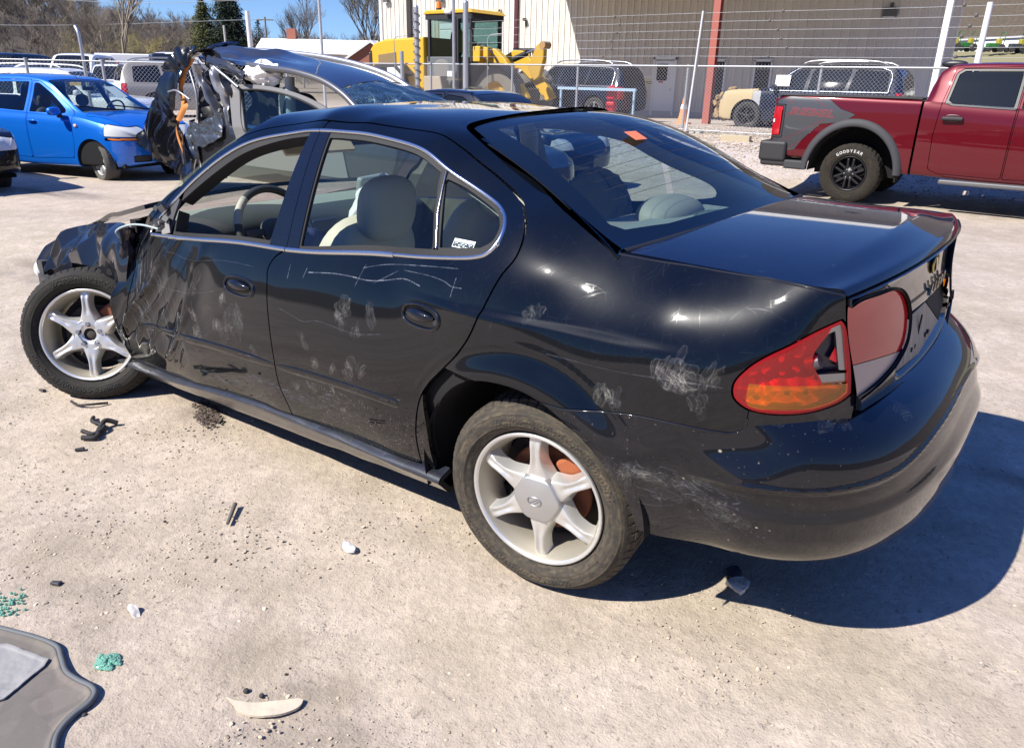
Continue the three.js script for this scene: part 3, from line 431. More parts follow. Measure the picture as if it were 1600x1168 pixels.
{
  let B = sheet(bumperS, -1, 1, 420, 0, 1, 120);
  B = cut(B, (u, s, p) => p[0] > -.5 ? -arch(p[0], p[1]) : -1);
  B = cut(B, (u, s, p) => p[0] > -.64 ? seamLow(p[0], p[1]) + .001 : -1);
  const bt = canvasTex(2048, 512, (g, w, h) => {
    g.fillStyle = '#070a12'; g.fillRect(0, 0, w, h);
    for (let k = 0; k < 900; k++) { g.fillStyle = `rgba(150,125,95,${rr(.01, .04)})`; g.beginPath(); g.ellipse(rr(0, w), h - Math.pow(rnd(), 2) * h * .6, rr(6, 50), rr(3, 16), 0, 0, 7); g.fill(); }
    specks(g, 900, 0, w * .35, 0, h, .5, 1.3); specks(g, 60, w * .05, w * .3, h * .25, h * .8, 1, 2.6);
    for (let k = 0; k < 9; k++) smear(g, w * rr(.14, .26), h * rr(.55, .72), 90, 50, rr(0, 3), .35);
    for (let k = 0; k < 7; k++) smear(g, w * rr(.26, .42), h * rr(.1, .22), 80, 50, rr(0, 3), .3);
    for (let k = 0; k < 120; k++) { const x = rr(.13, .25) * w, y = rr(.52, .74) * h; scratch(g, [[x, y], [x + rr(-12, 12), y + rr(-8, 8)], [x + rr(-20, 20), y + rr(-14, 14)]], .3, 1); }
  });
  const bp = part(car, 'rear_bumper', geo(B, .012, (u, s) => [(u + 1) / 2, s]), paint([1, 1, 1], { map: bt, roughness: .42, clearcoatRoughness: .025, specularIntensity: .15 }));
  ribbon(seamPts.slice(1).filter(p => p[1] < .752).map(p => [p[0], p[1] - .0035]), .007, .0035, blackPlain, bp, 'bumper_edge');
  // painted strip between bumper and lamps
  const strip = cut(cut(cut(base, (u, v) => Math.max(seamLow(u, v) + .001, v - .83)), (u, v) => -lamp(u, v) + .003), (u, v) => Math.max(u + .5, -u - .768, -(v - .69)));
  part(bp, 'bumper_corner', geo(strip, .01, sideUV), blackPlain); part(bp, 'bumper_corner', geo(mirror(strip), .01, sideUV), blackPlain);
}
// ------------------------------------------------------------------ boot lid
const lipX = z => -.80 + .075 * Math.pow(Math.abs(z) / .715, 2.2), lipY = z => 1.074 - .019 * Math.pow(Math.abs(z) / .715, 2), baseX = z => -.192 + .035 * Math.pow(Math.abs(z) / .717, 2), lidTop = (a, b) => {
  const z = b * .716, x = lerp(baseX(z), lipX(z), a), e = Math.abs(b);
  const y = lerp(1.074, lipY(z), a) + .036 * (1 - e * e) * sst(0, .12, a) * sst(1.02, .80, a) - .010 * Math.pow(e, 6) * (1 - a) + .004 * Math.exp(-(((a - .97) / .05) ** 2)) ;
  return [x, y - .012 * Math.max(0, (a - .975) / .025) ** 2, z * (1 - .004 * a)];
};
const faceS = (a, b) => { // a 0 at lip .. 1 at bumper
  const hw = lerp(.714, .640, Math.pow(a, 1.3)), z = b * hw, k = Math.abs(z) / .715, top = lipY(z) - .014;
  let y = lerp(top, .748 + .02 * k * k, a), x = lipX(z) + .004;
  x += .014 * sst(0, .10, a) * (1 - k ** 4) - .004 * k ** 4 - .036 * sst(.06, 1, a) - .004 * sst(.355, .37, a);
  const pl = sst(.40, .33, Math.abs(z - .02)) * sst(.44, .48, a) * sst(.97, .93, a); x += .022 * pl; // plate recess
  return [x, y, z];
};
{
  ribbon(lidLine.map(p => [p[0], p[1] - .004]), .006, .003, blackPlain, car, 'panel_edge');
  const lid = part(car, 'boot_lid', geo(sheet(lidTop, 0.012, 1, 110, -.994, .994, 130), .014, (u, v) => [u * .6, v * .72]), blackTop);
  // face, with the openings of the inner lamps left in it
  const F = sheet(faceS, 0, 1, 90, -.994, .994, 220, true);
  const fp = p => [-Math.abs(p[2]), 1.06 - p[1] + .0];
  const inL = sdf([[-.80, .035], ...smooth([[-.71, .035], [-.66, .026], [-.56, .03], [-.46, .038], [-.39, .055], [-.33, .09], [-.303, .135], [-.32, .19], [-.40, .232], [-.51, .254], [-.60, .262]], 4), [-.80, .27]]);
  const face = cut(F, (u, v, p) => -inL(...fp(p)));
  const fm = part(lid, 'lid_face', geo(face, .012, (u, v) => [v, u]), blackPlain);
  const lensS = (a, b) => { const p = faceS(a, b), k = Math.abs(p[2]) / .715; return [lipX(p[2]) - .002 - .036 * sst(.06, 1, a) + .012 * (1 - k ** 4) * sst(0, .10, a) - .003 * k, p[1], p[2]]; }, innerLens = sheet(lensS, 0, 1, 70, -.994, .994, 200, true);
  for (const s of [-1, 1]) {
    const L = cut(innerLens, (u, v, p) => Math.max(inL(...fp(p)) + .004, p[2] * -s + .2));
    const red = phy([.50, .010, .014], { roughness: .10, ior: 1.38 });
    const lm = part(lid, 'inner_tail_light', geo(cut(L, (u, v, p) => .868 + .12 * (Math.abs(p[2]) - .55) - p[1]), 0), red);
    part(lm, 'pale_lens', geo(cut(L, (u, v, p) => p[1] - .866 - .12 * (Math.abs(p[2]) - .55)), 0), phy([.40, .30, .25], { roughness: .3, ior: 1.35 }));
    const rimS = cut(cut(offset(innerLens, -.003), (u, v, p) => Math.max(inL(...fp(p)) - .004, p[2] * -s + .2)), (u, v, p) => -inL(...fp(p)) - .004);
    part(lm, 'seal', geo(rimS, .006), rubber);
  }
  // number plate bracket bolts
  const fx = (y, z) => { let lo = 0, hi = 1; for (let k = 0; k < 30; k++) { const m = (lo + hi) / 2; if (faceS(m, 0)[1] > y) lo = m; else hi = m; } const hw = lerp(.714, .640, Math.pow(lo, 1.3)); return faceS(lo, z / hw)[0]; };
  for (const z of [-.16, .02]) { const y = .797, x = fx(y, z) - .004; const bo = part(lid, 'plate_bolt', join([at(new THREE.CylinderGeometry(.007, .007, .012, 10), x, y, z - .02, 0, 0, Math.PI / 2), at(new THREE.CylinderGeometry(.007, .007, .012, 10), x, y, z + .02, 0, 0, Math.PI / 2), box(.006, .004, .04, x, y, z)]), darkPlastic); }
  const slab = (pts, m, name, label) => { const sh = new THREE.Shape(pts.map(p => new THREE.Vector2(p[0], p[1]))), g = new THREE.ExtrudeGeometry(sh, { depth: .004, bevelEnabled: false }); g.rotateY(-Math.PI / 2); const P = g.attributes.position; for (let i = 0; i < P.count; i++) { const z = P.getZ(i), y = P.getY(i), x = P.getX(i); P.setX(i, fx(y, clamp(z, -.5, .5)) - .003 + x); } g.computeVertexNormals(); return part(lid, name, g, m, label); };
  const metalTex = canvasTex(256, 128, (g, w, h) => { g.fillStyle = '#8d877c'; g.fillRect(0, 0, w, h); for (let k = 0; k < 140; k++) { g.fillStyle = `rgba(${rnd() < .5 ? '60,55,50' : '190,182,168'},${rr(.05, .3)})`; g.fillRect(rr(0, w), rr(0, h * .6), rr(1, 5), rr(20, 110)); } });
  slab([[-.33, .775], [-.25, .893], [-.02, .898], [.285, .772], [-.1, .766]], std([1, 1, 1], .55, .3, { map: metalTex }), 'plate_panel', 'bare grey metal where the number plate was'); slab([[-.008, .898], [.33, .893], [.37, .82], [.298, .772]], std([.006, .006, .006], .8), 'plate_recess');
  part(lid, 'panel_slot', box(.004, .10, .007, fx(.83, -.10) - .006, .83, -.10), rubber);
  // emblem and letters
  const em = part(lid, 'emblem', at(new THREE.TorusGeometry(.028, .004, 10, 40), 0, 0, 0).applyMatrix4(new THREE.Matrix4().makeScale(1.35, 1, 1)).rotateY(-Math.PI / 2).translate(fx(1.012, 0) - .006, 1.012, 0), std([.45, .36, .12], .3, 1));
  part(em, 'emblem_slash', bar([fx(1.012, 0) - .008, .992, .018], [fx(1.012, 0) - .008, 1.032, -.02], .004), std([.6, .58, .5], .25, 1));
  part(em, 'emblem_field', at(new THREE.CylinderGeometry(1, 1, .004, 32), 0, 0, 0, 0, 0, Math.PI / 2).scale(1, .027, .037).translate(fx(1.012, 0) - .003, 1.012, 0), std([.02, .02, .025], .3));
  [...'ALERO'].forEach((c, i) => { const t = new TextGeometry(c, { font: FONT, size: .033, depth: .005, curveSegments: 5 }); t.center(); const z = -.045 + i * .052, y = .944; t.rotateY(-Math.PI / 2); t.translate(fx(y, z) - .004, y, z); part(lid, 'letter', t, std([.30, .27, .2], .3, 1)); });
  part(lid, 'small_badge', at(box(.004, .014, .05, 0, 0, 0, .002), fx(.80, .42) - .004, .80, .40), darkPlastic);
}
// ------------------------------------------------------------------ outer tail lights
for (const s of [-1, 1]) {
  const q = s < 0 ? a => a : mirror, lens = cut(sheet(S1, -.79, -.5, 90, .72, 1.03, 90, true), (u, v) => lamp(u, v) + .002);
  const along = (u, v) => (u + .545) / -.215; // 0 at the pointed front, 1 at the lid
  const inside = cut(lens, (u, v) => lamp(u, v) + .008), edge = cut(lens, (u, v) => -lamp(u, v) - .008);
  const redM = phy([.95, .012, .02], { roughness: .12, transmission: .82, thickness: 0, clearcoat: 1, clearcoatRoughness: .02 });
  const ambM = phy([.95, .30, .008], { roughness: .14, transmission: .8, thickness: 0, clearcoat: 1, clearcoatRoughness: .02 });
  const isAmb = (u, v) => Math.max(v - (.833 - .0 * along(u, v)), -(v - .772), along(u, v) * -1 + .13 + .35 * Math.max(0, .79 - v) * 8);
  const isClear = (u, v) => Math.max((.833 - v), (u + .698 + .012 * Math.sin(v * 40)) , .0 - along(u, v)); // broken away patch next to the lid
  const tl = part(car, 'tail_light', geo(q(edge), .006), phy([.22, .004, .008], { roughness: .2, ior: 1.4 }), s < 0 ? 'red and amber tail light with a broken-out corner' : undefined);
  part(tl, 'amber_lens', geo(q(cut(inside, isAmb))), ambM);
  const hole = s < 0 ? isClear : () => 1;
  part(tl, 'red_lens', geo(q(cut(cut(inside, (u, v) => -isAmb(u, v)), (u, v) => -hole(u, v)))), redM);
  const bowlS = offset(inside, -.030), foil = std([.30, .31, .34], .30, 1), bm = std([.80, .78, .76], .28, .75);
  const ref = sheet(S1, -.775, -.53, 80, .75, 1.0, 90, true), facets = cut(ref, (u, v) => lamp(u, v) + .008); // faceted mirror behind the lens
  part(tl, 'reflector', geo(q({ ...facets, p: facets.p.map((p, i) => { const [u, v] = facets.q[i], n = facets.n[i], c = Math.abs(((u * 30 + .3 * Math.sin(v * 20)) % 1 + 1) % 1 - .5), d = Math.abs(((v * 24) % 1 + 1) % 1 - .5), k = -.020 - .016 * c - .014 * d - .008 * noise(u * 60, v * 60, 2) - .012 * sst(.835, .84, v); return p.map((x, m) => x + n[m] * k); }) })), bm).geometry.computeVertexNormals();
  if (s < 0) {
    const cl = cut(inside, isClear);
    part(tl, 'lamp_housing', geo(offset(cl, -.024)), std([.010, .011, .03], .2));
    part(tl, 'chrome_edge', geo(offset(cut(cl, (u, v) => Math.min(v - .868, 1) > 0 ? (lamp(u, v) < -.020 ? 1 : -1) * Math.min(.02, Math.abs(lamp(u, v) + .020)) : v - .858), -.006), .01), foil);
    part(tl, 'red_shard', geo(offset(cut(cl, (u, v) => Math.max(-(v - .885 - (u + .73) * .8), u + .722 + (v - .9) * .25)), -.014)), std([.5, .01, .02], .2));
    part(tl, 'bulb_socket', at(new THREE.CylinderGeometry(.016, .02, .03, 16), -.685, .885, -.725, 0, 0, 1.1), std([.06, .05, .06], .4));
  }
}
// ------------------------------------------------------------------ rear window, windscreen
const rgS = (a, b, bow = .03) => { // a 0 top .. 1 base, b -1 left .. 1 right
  const k = Math.abs(b), top = [lerp(.42, .548, Math.pow(k, 2.6)), lerp(1.376, 1.334, Math.pow(k, 2)), b * .498], bs = [-.196 + .036 * k * k, 1.071 - .004 * k * k, b * .716];
  const P = top.map((x, i) => lerp(x, bs[i], a)), h = bow * 4 * a * (1 - a) + (.008 + .21 * a * (1 - a)) * (1 - b * b); return [P[0] - h * .42, P[1] + h * .9, P[2]];
};
{
  const full = sheet((a, b) => { const p = rgS(a, b); return [p[0] + .002, p[1] - .005, p[2]]; }, -.02, 1.015, 60, -1.03, 1.03, 90);
  const rp = sdf([[.05, -.90], [.02, -.8], ...smooth([[.02, -.8], [.02, 0], [.02, .8]], 4), [.05, .9], [.5, .925], [.9, .925], [.955, .88], [.972, .7], [.972, -.7], [.955, -.88], [.9, -.925], [.5, -.925]]);
  const clear = sdf([[.06, -.88], [.045, 0], [.06, .88], [.5, .915], [.86, .925], [.905, .87], [.935, .6], [.945, 0], [.935, -.6], [.905, -.87], [.86, -.925], [.5, -.915]]);
  const gl = part(car, 'rear_window', geo(full), glassMat([.50, .60, .62], { roughness: .02 }));
  part(gl, 'black_border', geo(offset(cut(full, (a, b) => -clear(a, b)), -.006)), std([.006, .006, .007], .5));
  const w = []; for (let k = 0; k < 12; k++) { const a = .12 + k * .058; const L = []; for (let m = 0; m <= 14; m++) { const p = rgS(a, -.82 + 1.64 * m / 14); L.push([p[0], p[1] - .006, p[2]]); } w.push(tube(L, .0007, 20, 3)); }
  part(gl, 'heating_wires', join(w), std([.05, .04, .03], .6)).userData.kind = 'stuff';
  const half = glassEdge.map(p => [P1(p[0], Math.min(p[1], 1.985)), N1(p[0], Math.min(p[1], 1.985))]);
  const flip = v => V3(v.x, v.y, -v.z), loop = [...half.slice(1).reverse(), [half[0][0].clone().setZ(0), half[0][1].clone().setZ(0).normalize()], ...half.slice(1).map(([p, n]) => [flip(p), flip(n)])];
  const sweep = (w, h, side, lift) => { const S = { p: [], n: [], q: [], t: [] }, m = 9; loop.forEach(([p, n], i) => { const T = loop[Math.min(i + 1, loop.length - 1)][0].clone().sub(loop[Math.max(i - 1, 0)][0]).normalize(), Bn = T.clone().cross(n).normalize(); for (let k = 0; k < m; k++) { const a = Math.PI * k / (m - 1); S.p.push(p.clone().addScaledVector(Bn, side + Math.cos(a) * w / 2).addScaledVector(n, lift + Math.sin(a) * h).toArray()); S.n.push(Bn.clone().multiplyScalar(Math.cos(a) * h).addScaledVector(n, Math.sin(a) * w / 2).normalize().toArray()); S.q.push([0, 0]); } }); for (let i = 0; i < loop.length - 1; i++) for (let k = 0; k < m - 1; k++) { const a = i * m + k; S.t.push([a, a + 1, a + m], [a + 1, a + m + 1, a + m]); } return geo(S); };
  part(gl, 'window_seal', sweep(.022, .006, 0, -.003), rubber); part(gl, 'seal_trim', sweep(.005, .005, .010, -.001), std([.035, .035, .038], .25));
  const base = []; for (let k = 0; k <= 30; k++) { const p = rgS(1.0, -1 + k / 15); base.push([p[0] - .008, p[1] - .006, p[2]]); } part(gl, 'base_seal', tube(base, .012, 60, 6), rubber);
  const sp = V3(...rgS(.45, -.30)); const st = part(gl, 'orange_sticker', box(.05, .001, .075, 0, 0, 0), std([.8, .2, .08], .6)); st.position.copy(sp).add(V3(0, .004, 0)); st.rotation.z = .46;
  const lb = part(rd, 'glass_label', new THREE.PlaneGeometry(.085, .028).applyMatrix4(frame(.318, 1.028, -.004)), std(0xffffff, .8, 0, { map: canvasTex(256, 84, (g, w, h) => { g.fillStyle = '#20303a'; g.fillRect(0, 0, w, h); g.strokeStyle = '#dfe6e6'; g.lineWidth = 6; g.strokeRect(4, 4, w - 8, h - 8); g.fillStyle = '#dfe6e6'; g.fillRect(4, 4, w - 8, 26); for (let k = 0; k < 40; k++) g.fillRect(rr(20, w - 40), 38 + 14 * Math.floor(rr(0, 3)), rr(4, 16), 6); }) }));
  // windscreen
  const ws = sheet((a, b) => { const k = Math.abs(b), t = [1.52 + .02 * (1 - k * k), lerp(1.352, 1.322, k * k), b * .52], c = [2.36 - .16 * k * k, .90 - .02 * k, b * .745]; const h = .03 * 4 * a * (1 - a); return [lerp(t[0], c[0], a) + h * .5, lerp(t[1], c[1], a) + h, lerp(t[2], c[2], a)]; }, 0, 1, 40, -1, 1, 50);
  part(car, 'windscreen', geo(ws), glassMat([.8, .88, .84]));
}
// ------------------------------------------------------------------ bonnet and crumpled wing
{
  const hoodS = (a, b) => { const k = Math.abs(b), x = lerp(2.33 - .12 * k * k, 3.28 - .22 * k * k, a), z = b * lerp(.74, .64, a); return [x, .945 - .045 * k * k - .225 * (x - 2.25) - .03 * Math.pow(a, 3) + .035 * Math.exp(-(((a - .5) / .12) ** 2)) * sst(.1, -.9, b) * .3 + .012 * fbm(x * 5, z * 5, 3) * a, z]; };
  part(car, 'bonnet', geo(sheet(hoodS, 0, 1, 60, -1, 1, 60), .02, (u, v) => [u, v]), blackTop);
  const W0 = [[2.15, .40, -.86], [2.15, .70, -.85], [2.15, .82, -.80], [2.15, .9, -.76], [2.5, .40, -.87], [2.5, .66, -.845], [2.5, .76, -.80], [2.5, .83, -.73], [2.9, .40, -.86], [2.9, .58, -.83], [2.9, .68, -.77], [2.9, .745, -.70], [3.3, .40, -.80], [3.3, .52, -.79], [3.3, .62, -.72], [3.45, .5, -.72]];
  const wz = tps(W0.map(p => [p[0], p[1]]), W0.map(p => p[2]));
  const wingS = (x, y) => { // sharp buckles: folded facets rather than soft waves
    const f = (c, d, k) => { const t = (x * c + y * d) * k + .8 * noise(x * 2, y * 2, k); return Math.abs(((t % 1) + 1) % 1 - .5) * 2 - .5; };
    const amp = .026 * sst(2.1, 2.35, x), z = wz(x, y) - amp * 1.3 * (f(1, .35, 3.1) + .7 * f(.8, -.9, 3.6)) - .010 * fbm(x * 4, y * 4, 3, 2) * sst(2.1, 2.3, x) + .05 * Math.exp(-(((x - 2.42) / .07) ** 2)) * sst(.8, .6, y);
    return [x, y + .006 * fbm(x * 4, y * 4, 9, 2), z];
  };
  const wp = sdf([...smooth([[3.38, .50], [3.36, .545], [3.27, .62], [3.08, .705], [2.808, .765], [2.559, .805], [2.361, .83], [2.28, .835]], 4), ...smooth([[2.242, .80], [2.228, .748], [2.221, .663], [2.235, .56], [2.253, .53]], 3), [2.313, .56], [2.38, .60], [2.42, .56], [2.474, .565], ...smooth([[2.532, .57], [2.615, .597], [2.755, .596], [2.878, .58], [3.06, .53], [3.20, .485]], 3), [3.33, .47]]);
  part(car, 'front_wing', geo(cut(sheet(wingS, 2.1, 3.42, 150, .35, .9, 90, true), (u, v) => wp(u, v)), .012), blackPlain, 'buckled front wing folded over the wheel');
  // torn hinge pillar between wing and door
  const tor = sheet((a, b) => { const y = lerp(.83, .38, a); return [2.25 + .02 * fbm(y * 14, b * 3, 2) + b * .035 - .03 * a, y, -.80 + .045 * fbm(y * 11, b * 6, 5) - .03 * Math.abs(b)]; }, 0, 1, 60, -1, 1, 12);
  part(car, 'torn_edge', geo(tor), std([.05, .04, .04], .5, .5));
  part(car, 'wing_lining', box(.95, .34, .16, 2.78, .50, -.58), innerDark);
  const hl = part(car, 'headlight', geo(sheet((a, b) => { const t = (a - .5) * 2, q = b * Math.PI; return [3.34 + .05 * Math.cos(q) * Math.sqrt(Math.max(0, 1 - t * t)),   .465 + t * .075, -.72 - .10 * Math.sin(q) * Math.sqrt(Math.max(0, 1 - t * t))]; }, 0, 1, 20, -1, 1, 28)), phy([.75, .76, .74], { roughness: .08, clearcoat: 1 }));
  part(hl, 'lamp_bracket', join([box(.16, .035, .06, 3.14, .445, -.82), box(.05, .16, .05, 3.26, .38, -.80), box(.05, .10, .05, 3.26, .48, -.79)]), std([.05, .05, .05], .6));
  part(car, 'front_bumper', join([box(.12, .22, 1.2, 3.36, .33, 0, .04), box(.25, .2, .1, 3.26, .33, -.68, .03)]), blackPlain);
}
// ------------------------------------------------------------------ underbody and cabin
part(car, 'floor_pan', join([box(2.6, .06, 1.5, 1.45, .24, 0), box(.40, .05, 1.2, -.55, .44, 0), box(.7, .10, 1.0, 0, .45, 0), box(.9, .3, 1.1, 2.8, .35, 0)]), innerDark);
part(car, 'firewall', box(.05, .6, 1.5, 2.32, .55, 0), innerDark);
for (const s of [-1, 1]) part(car, 'wheel_well', geo(sheet((a, b) => [.03 + .40 * Math.cos(a), .33 + .375 * Math.sin(a), s * lerp(.50, .858, b)], -.28, Math.PI - .04, 44, 0, 1, 6)), innerDark);
part(car, 'wheel_well_wall', box(.78, .36, .03, .03, .56, -.50), innerDark);
function cushion(a, b, c, n = 2.6) { const f = (w, m) => Math.sign(w) * Math.abs(w) ** m, e = 2 / n; const S = sheet((u, v) => [a * f(Math.cos(v), e) * f(Math.cos(u), e), b * f(Math.sin(v), e), c * f(Math.cos(v), e) * f(Math.sin(u), e)], -Math.PI, Math.PI, 36, -Math.PI / 2, Math.PI / 2, 20, true); const g = geo(S); g.computeVertexNormals(); return g; }
for (const z of [-.37, .37]) {
  const st = part(car, 'front_seat', at(cushion(.095, .32, .25, 3), 1.24, .66, z, 0, 0, .30), tan);
  part(st, 'headrest', at(cushion(.062, .125, .135, 2.8), 1.07, 1.0, z, 0, 0, .16), tan); part(st, 'seat_base', at(cushion(.27, .09, .25, 3), 1.5, .42, z), tan);
  for (const d of [-.05, .05]) part(st, 'headrest_post', bar([1.10, .86, z + d], [1.12, .98, z + d], .007), satin);
}
{
  const rs = part(car, 'rear_seat', join([at(cushion(.09, .26, .62, 5), .34, .74, 0, 0, 0, .35), at(cushion(.20, .08, .60, 5), .66, .42, 0)]), tan);
  for (const z of [-.36, .36]) part(rs, 'seat_hump', at(cushion(.10, .075, .21, 2.4), .22, .985, z, 0, 0, .2), tan);
  const sh = part(car, 'parcel_shelf', box(.42, .03, 1.30, .0, .985, 0, .008), std([.40, .41, .35], .9));
  for (const z of [-.36, .36]) { part(sh, 'speaker', at(new THREE.CylinderGeometry(1, 1, .012, 36), 0, 0, 0).scale(.10, 1, .14).translate(.0, 1.004, z), std([.22, .23, .20], .8)); part(sh, 'speaker_ring', at(new THREE.TorusGeometry(1, .05, 8, 40), 0, 0, 0, Math.PI / 2).scale(.10, .12, .14).translate(.0, 1.008, z), std([.2, .21, .17], .7)); }
  const d = part(car, 'dashboard', join([geo(sheet((a, b) => { const K = [[2.32, .845], [2.2, .87], [2.08, .875], [1.98, .85], [1.93, .79], [1.95, .70], [2.0, .60]]; return [crs(K.map(k => k[0]), a), crs(K.map(k => k[1]), a) + .02 * Math.exp(-(((b + .37) / .2) ** 2)) * Math.sin(Math.PI * a), b]; }, 0, 1, 30, -.73, .73, 40))]), std([.045, .05, .045], .8));
  part(d, 'dash_top', geo(sheet((a, b) => [lerp(2.33, 2.03, a), .850 + .035 * Math.sin(a * 2.6), b], 0, 1, 8, -.72, .72, 20)), std([.24, .26, .21], .85));
  part(d, 'air_vent', at(new THREE.TorusGeometry(.045, .01, 8, 24), 1.93, .77, -.60, 0, Math.PI / 2), darkPlastic); part(d, 'air_vent', at(box(.03, .07, .16, 0, 0, 0, .012), 1.92, .78, 0, 0, 0, .3), darkPlastic);
  part(d, 'centre_console', box(.5, .18, .2, 1.75, .42, 0, .03), tanDark); part(d, 'radio', box(.03, .09, .19, 1.93, .68, .02, .008), darkPlastic);
  const sw = part(car, 'steering_wheel', at(new THREE.TorusGeometry(.185, .017, 14, 56), 0, 0, 0), std([.035, .036, .034], .55));
  part(sw, 'wheel_hub', join([at(cushion(.06, .055, .035), 0, 0, -.02), box(.30, .03, .016, 0, .0, -.015, .006), box(.03, .15, .016, 0, -.09, -.015, .006)]), std([.08, .08, .07], .6));
  part(sw, 'torn_cover', at(new THREE.TorusGeometry(.186, .0185, 10, 14, .7), 0, 0, 0, 0, 0, 2.2), std([.33, .33, .27], .6)); part(sw, 'torn_cover', at(new THREE.TorusGeometry(.186, .0185, 10, 12, .45), 0, 0, 0, 0, 0, 3.5), std([.33, .33, .27], .6));
  sw.position.set(1.79, .825, -.37); sw.rotation.set(0, -Math.PI / 2, 0); sw.rotateX(-.38);
  const bag = (name, p, s, m, sd) => { const S = sheet((u, v) => { const r = 1 + .35 * fbm(Math.cos(u) * 2 + sd, Math.sin(v) * 2.5, Math.sin(u) * 2, 4); return [p[0] + s[0] * r * Math.cos(v) * Math.cos(u), p[1] + s[1] * r * Math.sin(v), p[2] + s[2] * r * Math.cos(v) * Math.sin(u)]; }, -Math.PI, Math.PI, 50, -1.57, 1.57, 30, true); const g = geo(S); g.computeVertexNormals(); return part(car, name, g, m); };
  bag('airbag', [1.86, .80, .34], [.10, .18, .20], whiteCloth, 3.1); bag('airbag', [1.68, .76, -.36], [.07, .10, .13], navyCloth, 7.7); bag('airbag', [1.72, .70, -.40], [.08, .05, .13], whiteCloth, 5.2);
  bag('curtain_airbag', [.72, .93, .60], [.20, .16, .05], std([.30, .31, .30], .9), 9.4);
  const mr = part(car, 'inside_mirror', box(.03, .07, .24, 1.60, 1.22, 0, .012), darkPlastic); part(mr, 'mirror_stalk', bar([1.62, 1.24, 0], [1.70, 1.28, 0], .008), darkPlastic);
  part(car, 'sun_visor', at(box(.015, .16, .36, 0, 0, 0, .006), 1.50, 1.24, -.36, 0, 0, -.7), tan); part(car, 'sun_visor', at(box(.015, .16, .36, 0, 0, 0, .006), 1.50, 1.24, .36, 0, 0, -.7), std([.03, .035, .04], .8));
  part(car, 'far_pillar_trim', bar([1.14, .85, .74], [1.10, 1.30, .58], .045, 12), tan); part(car, 'grab_handle', bar([1.82, 1.065, -.635], [1.66, 1.175, -.60], .013, 10), tan);
  const hp = part(car, 'control_panel', at(box(.04, .075, .21, 0, 0, 0, .015), 1.95, .955, .36, 0, .15, .2), std([.22, .235, .23], .6)); for (let k = 0; k < 4; k++) part(hp, 'knob', at(new THREE.CylinderGeometry(.013, .015, .02, 16), 1.925, .95, .30 + k * .042, 0, 0, Math.PI / 2), darkPlastic);
}
// ------------------------------------------------------------------ wheels
const tyreTex = canvasTex(1024, 256, (g, w, h) => { g.fillStyle = '#39352f'; g.fillRect(0, 0, w, h); for (let k = 0; k < 1500; k++) { const m = rnd(); g.fillStyle = m < .6 ? `rgba(130,112,86,${rr(.02, .16)})` : `rgba(20,20,22,${rr(.03, .2)})`; g.beginPath(); g.ellipse(rr(0, w), rr(0, h), rr(4, 34), rr(2, 12), 0, 0, 7); g.fill(); } specks(g, 2600, 0, w, 0, h, .35, 1.3); });
const tyreMat = std([1.0, .98, .94], .9, 0, { map: tyreTex }), tyreMatDark = std([.30, .30, .31], .85, 0, { map: tyreTex });
const alloy = std([.66, .655, .63], .36, .7), alloyDirty = std([.34, .31, .25], .6, .5), hubM = std([.50, .50, .50], .45, .8);
function tyreGeo(R = .3165, rimR = .2165, w = .205, o = {}) {
  const dy = R - rimR, K = [[rimR + .004, -.012], [rimR + .012, .004], [rimR + dy * .33, .018], [rimR + dy * .55, .020], [rimR + dy * .74, .012], [R - .013, -.006], [R - .005, -.018], [R, -.03], [R, -w * .5], [R, -w + .03], [R - .006, -w + .012], [R - .02, -w], [rimR + dy * .4, -w - .012], [rimR + .01, -w + .01]];
  const n = o.blocks ?? 62;
  return geo(sheet((a, s) => {
    const t = s * (K.length - 1); let r = crs(K.map(k => k[0]), s), z = crs(K.map(k => k[1]), s);
    if (t > 6.0 && t < 9.6) { const m = ((a / (2 * Math.PI) * n + (z + w / 2) * (o.slant ?? 5)) % 1 + 1) % 1, q = Math.abs(z + w * .5); r -= (o.deep ?? .006) * ((m < .16) ? 1 : 0) * (q > .012 ? 1 : 0); if (Math.abs(q - .032) < .0045) r -= .006; if (q < .005) r -= .006; }
    else if (t > 4.6 && t <= 6.0) { const m = ((a / (2 * Math.PI) * n + (z + w / 2) * (o.slant ?? 5)) % 1 + 1) % 1; if (m < .16) { r -= .004 * (t - 4.6) / 1.4; z -= .003; } }
    if (t > 1.5 && t < 4.6) { const g = Math.abs(r - (rimR + dy * .30)) < .0013 || Math.abs(r - (rimR + dy * .66)) < .0012; if (g) z += .0034; if (r > rimR + dy * .36 && r < rimR + dy * .6 && o.letters !== 0) { const q = (a * 57.3 + 360) % 180, L = Math.floor(a * 46), m = hash(L, 3, Math.floor((r - rimR) * 260)); if (q > 20 && q < 120 && m > .5 && (a * 46) % 1 > .2) z += .0022; } }
    return [r * Math.cos(a), r * Math.sin(a), z];
  }, 0, 2 * Math.PI, o.seg ?? 720, 0, 1, o.rows ?? 90, true), 0, (a, s) => [a / 2.1, s * 2]);
}
const lathe = (pts, n = 72) => { const g = new THREE.LatheGeometry(pts.map(p => new THREE.Vector2(p[0], p[1])), n); g.rotateX(Math.PI / 2); return g; }; // axis +z
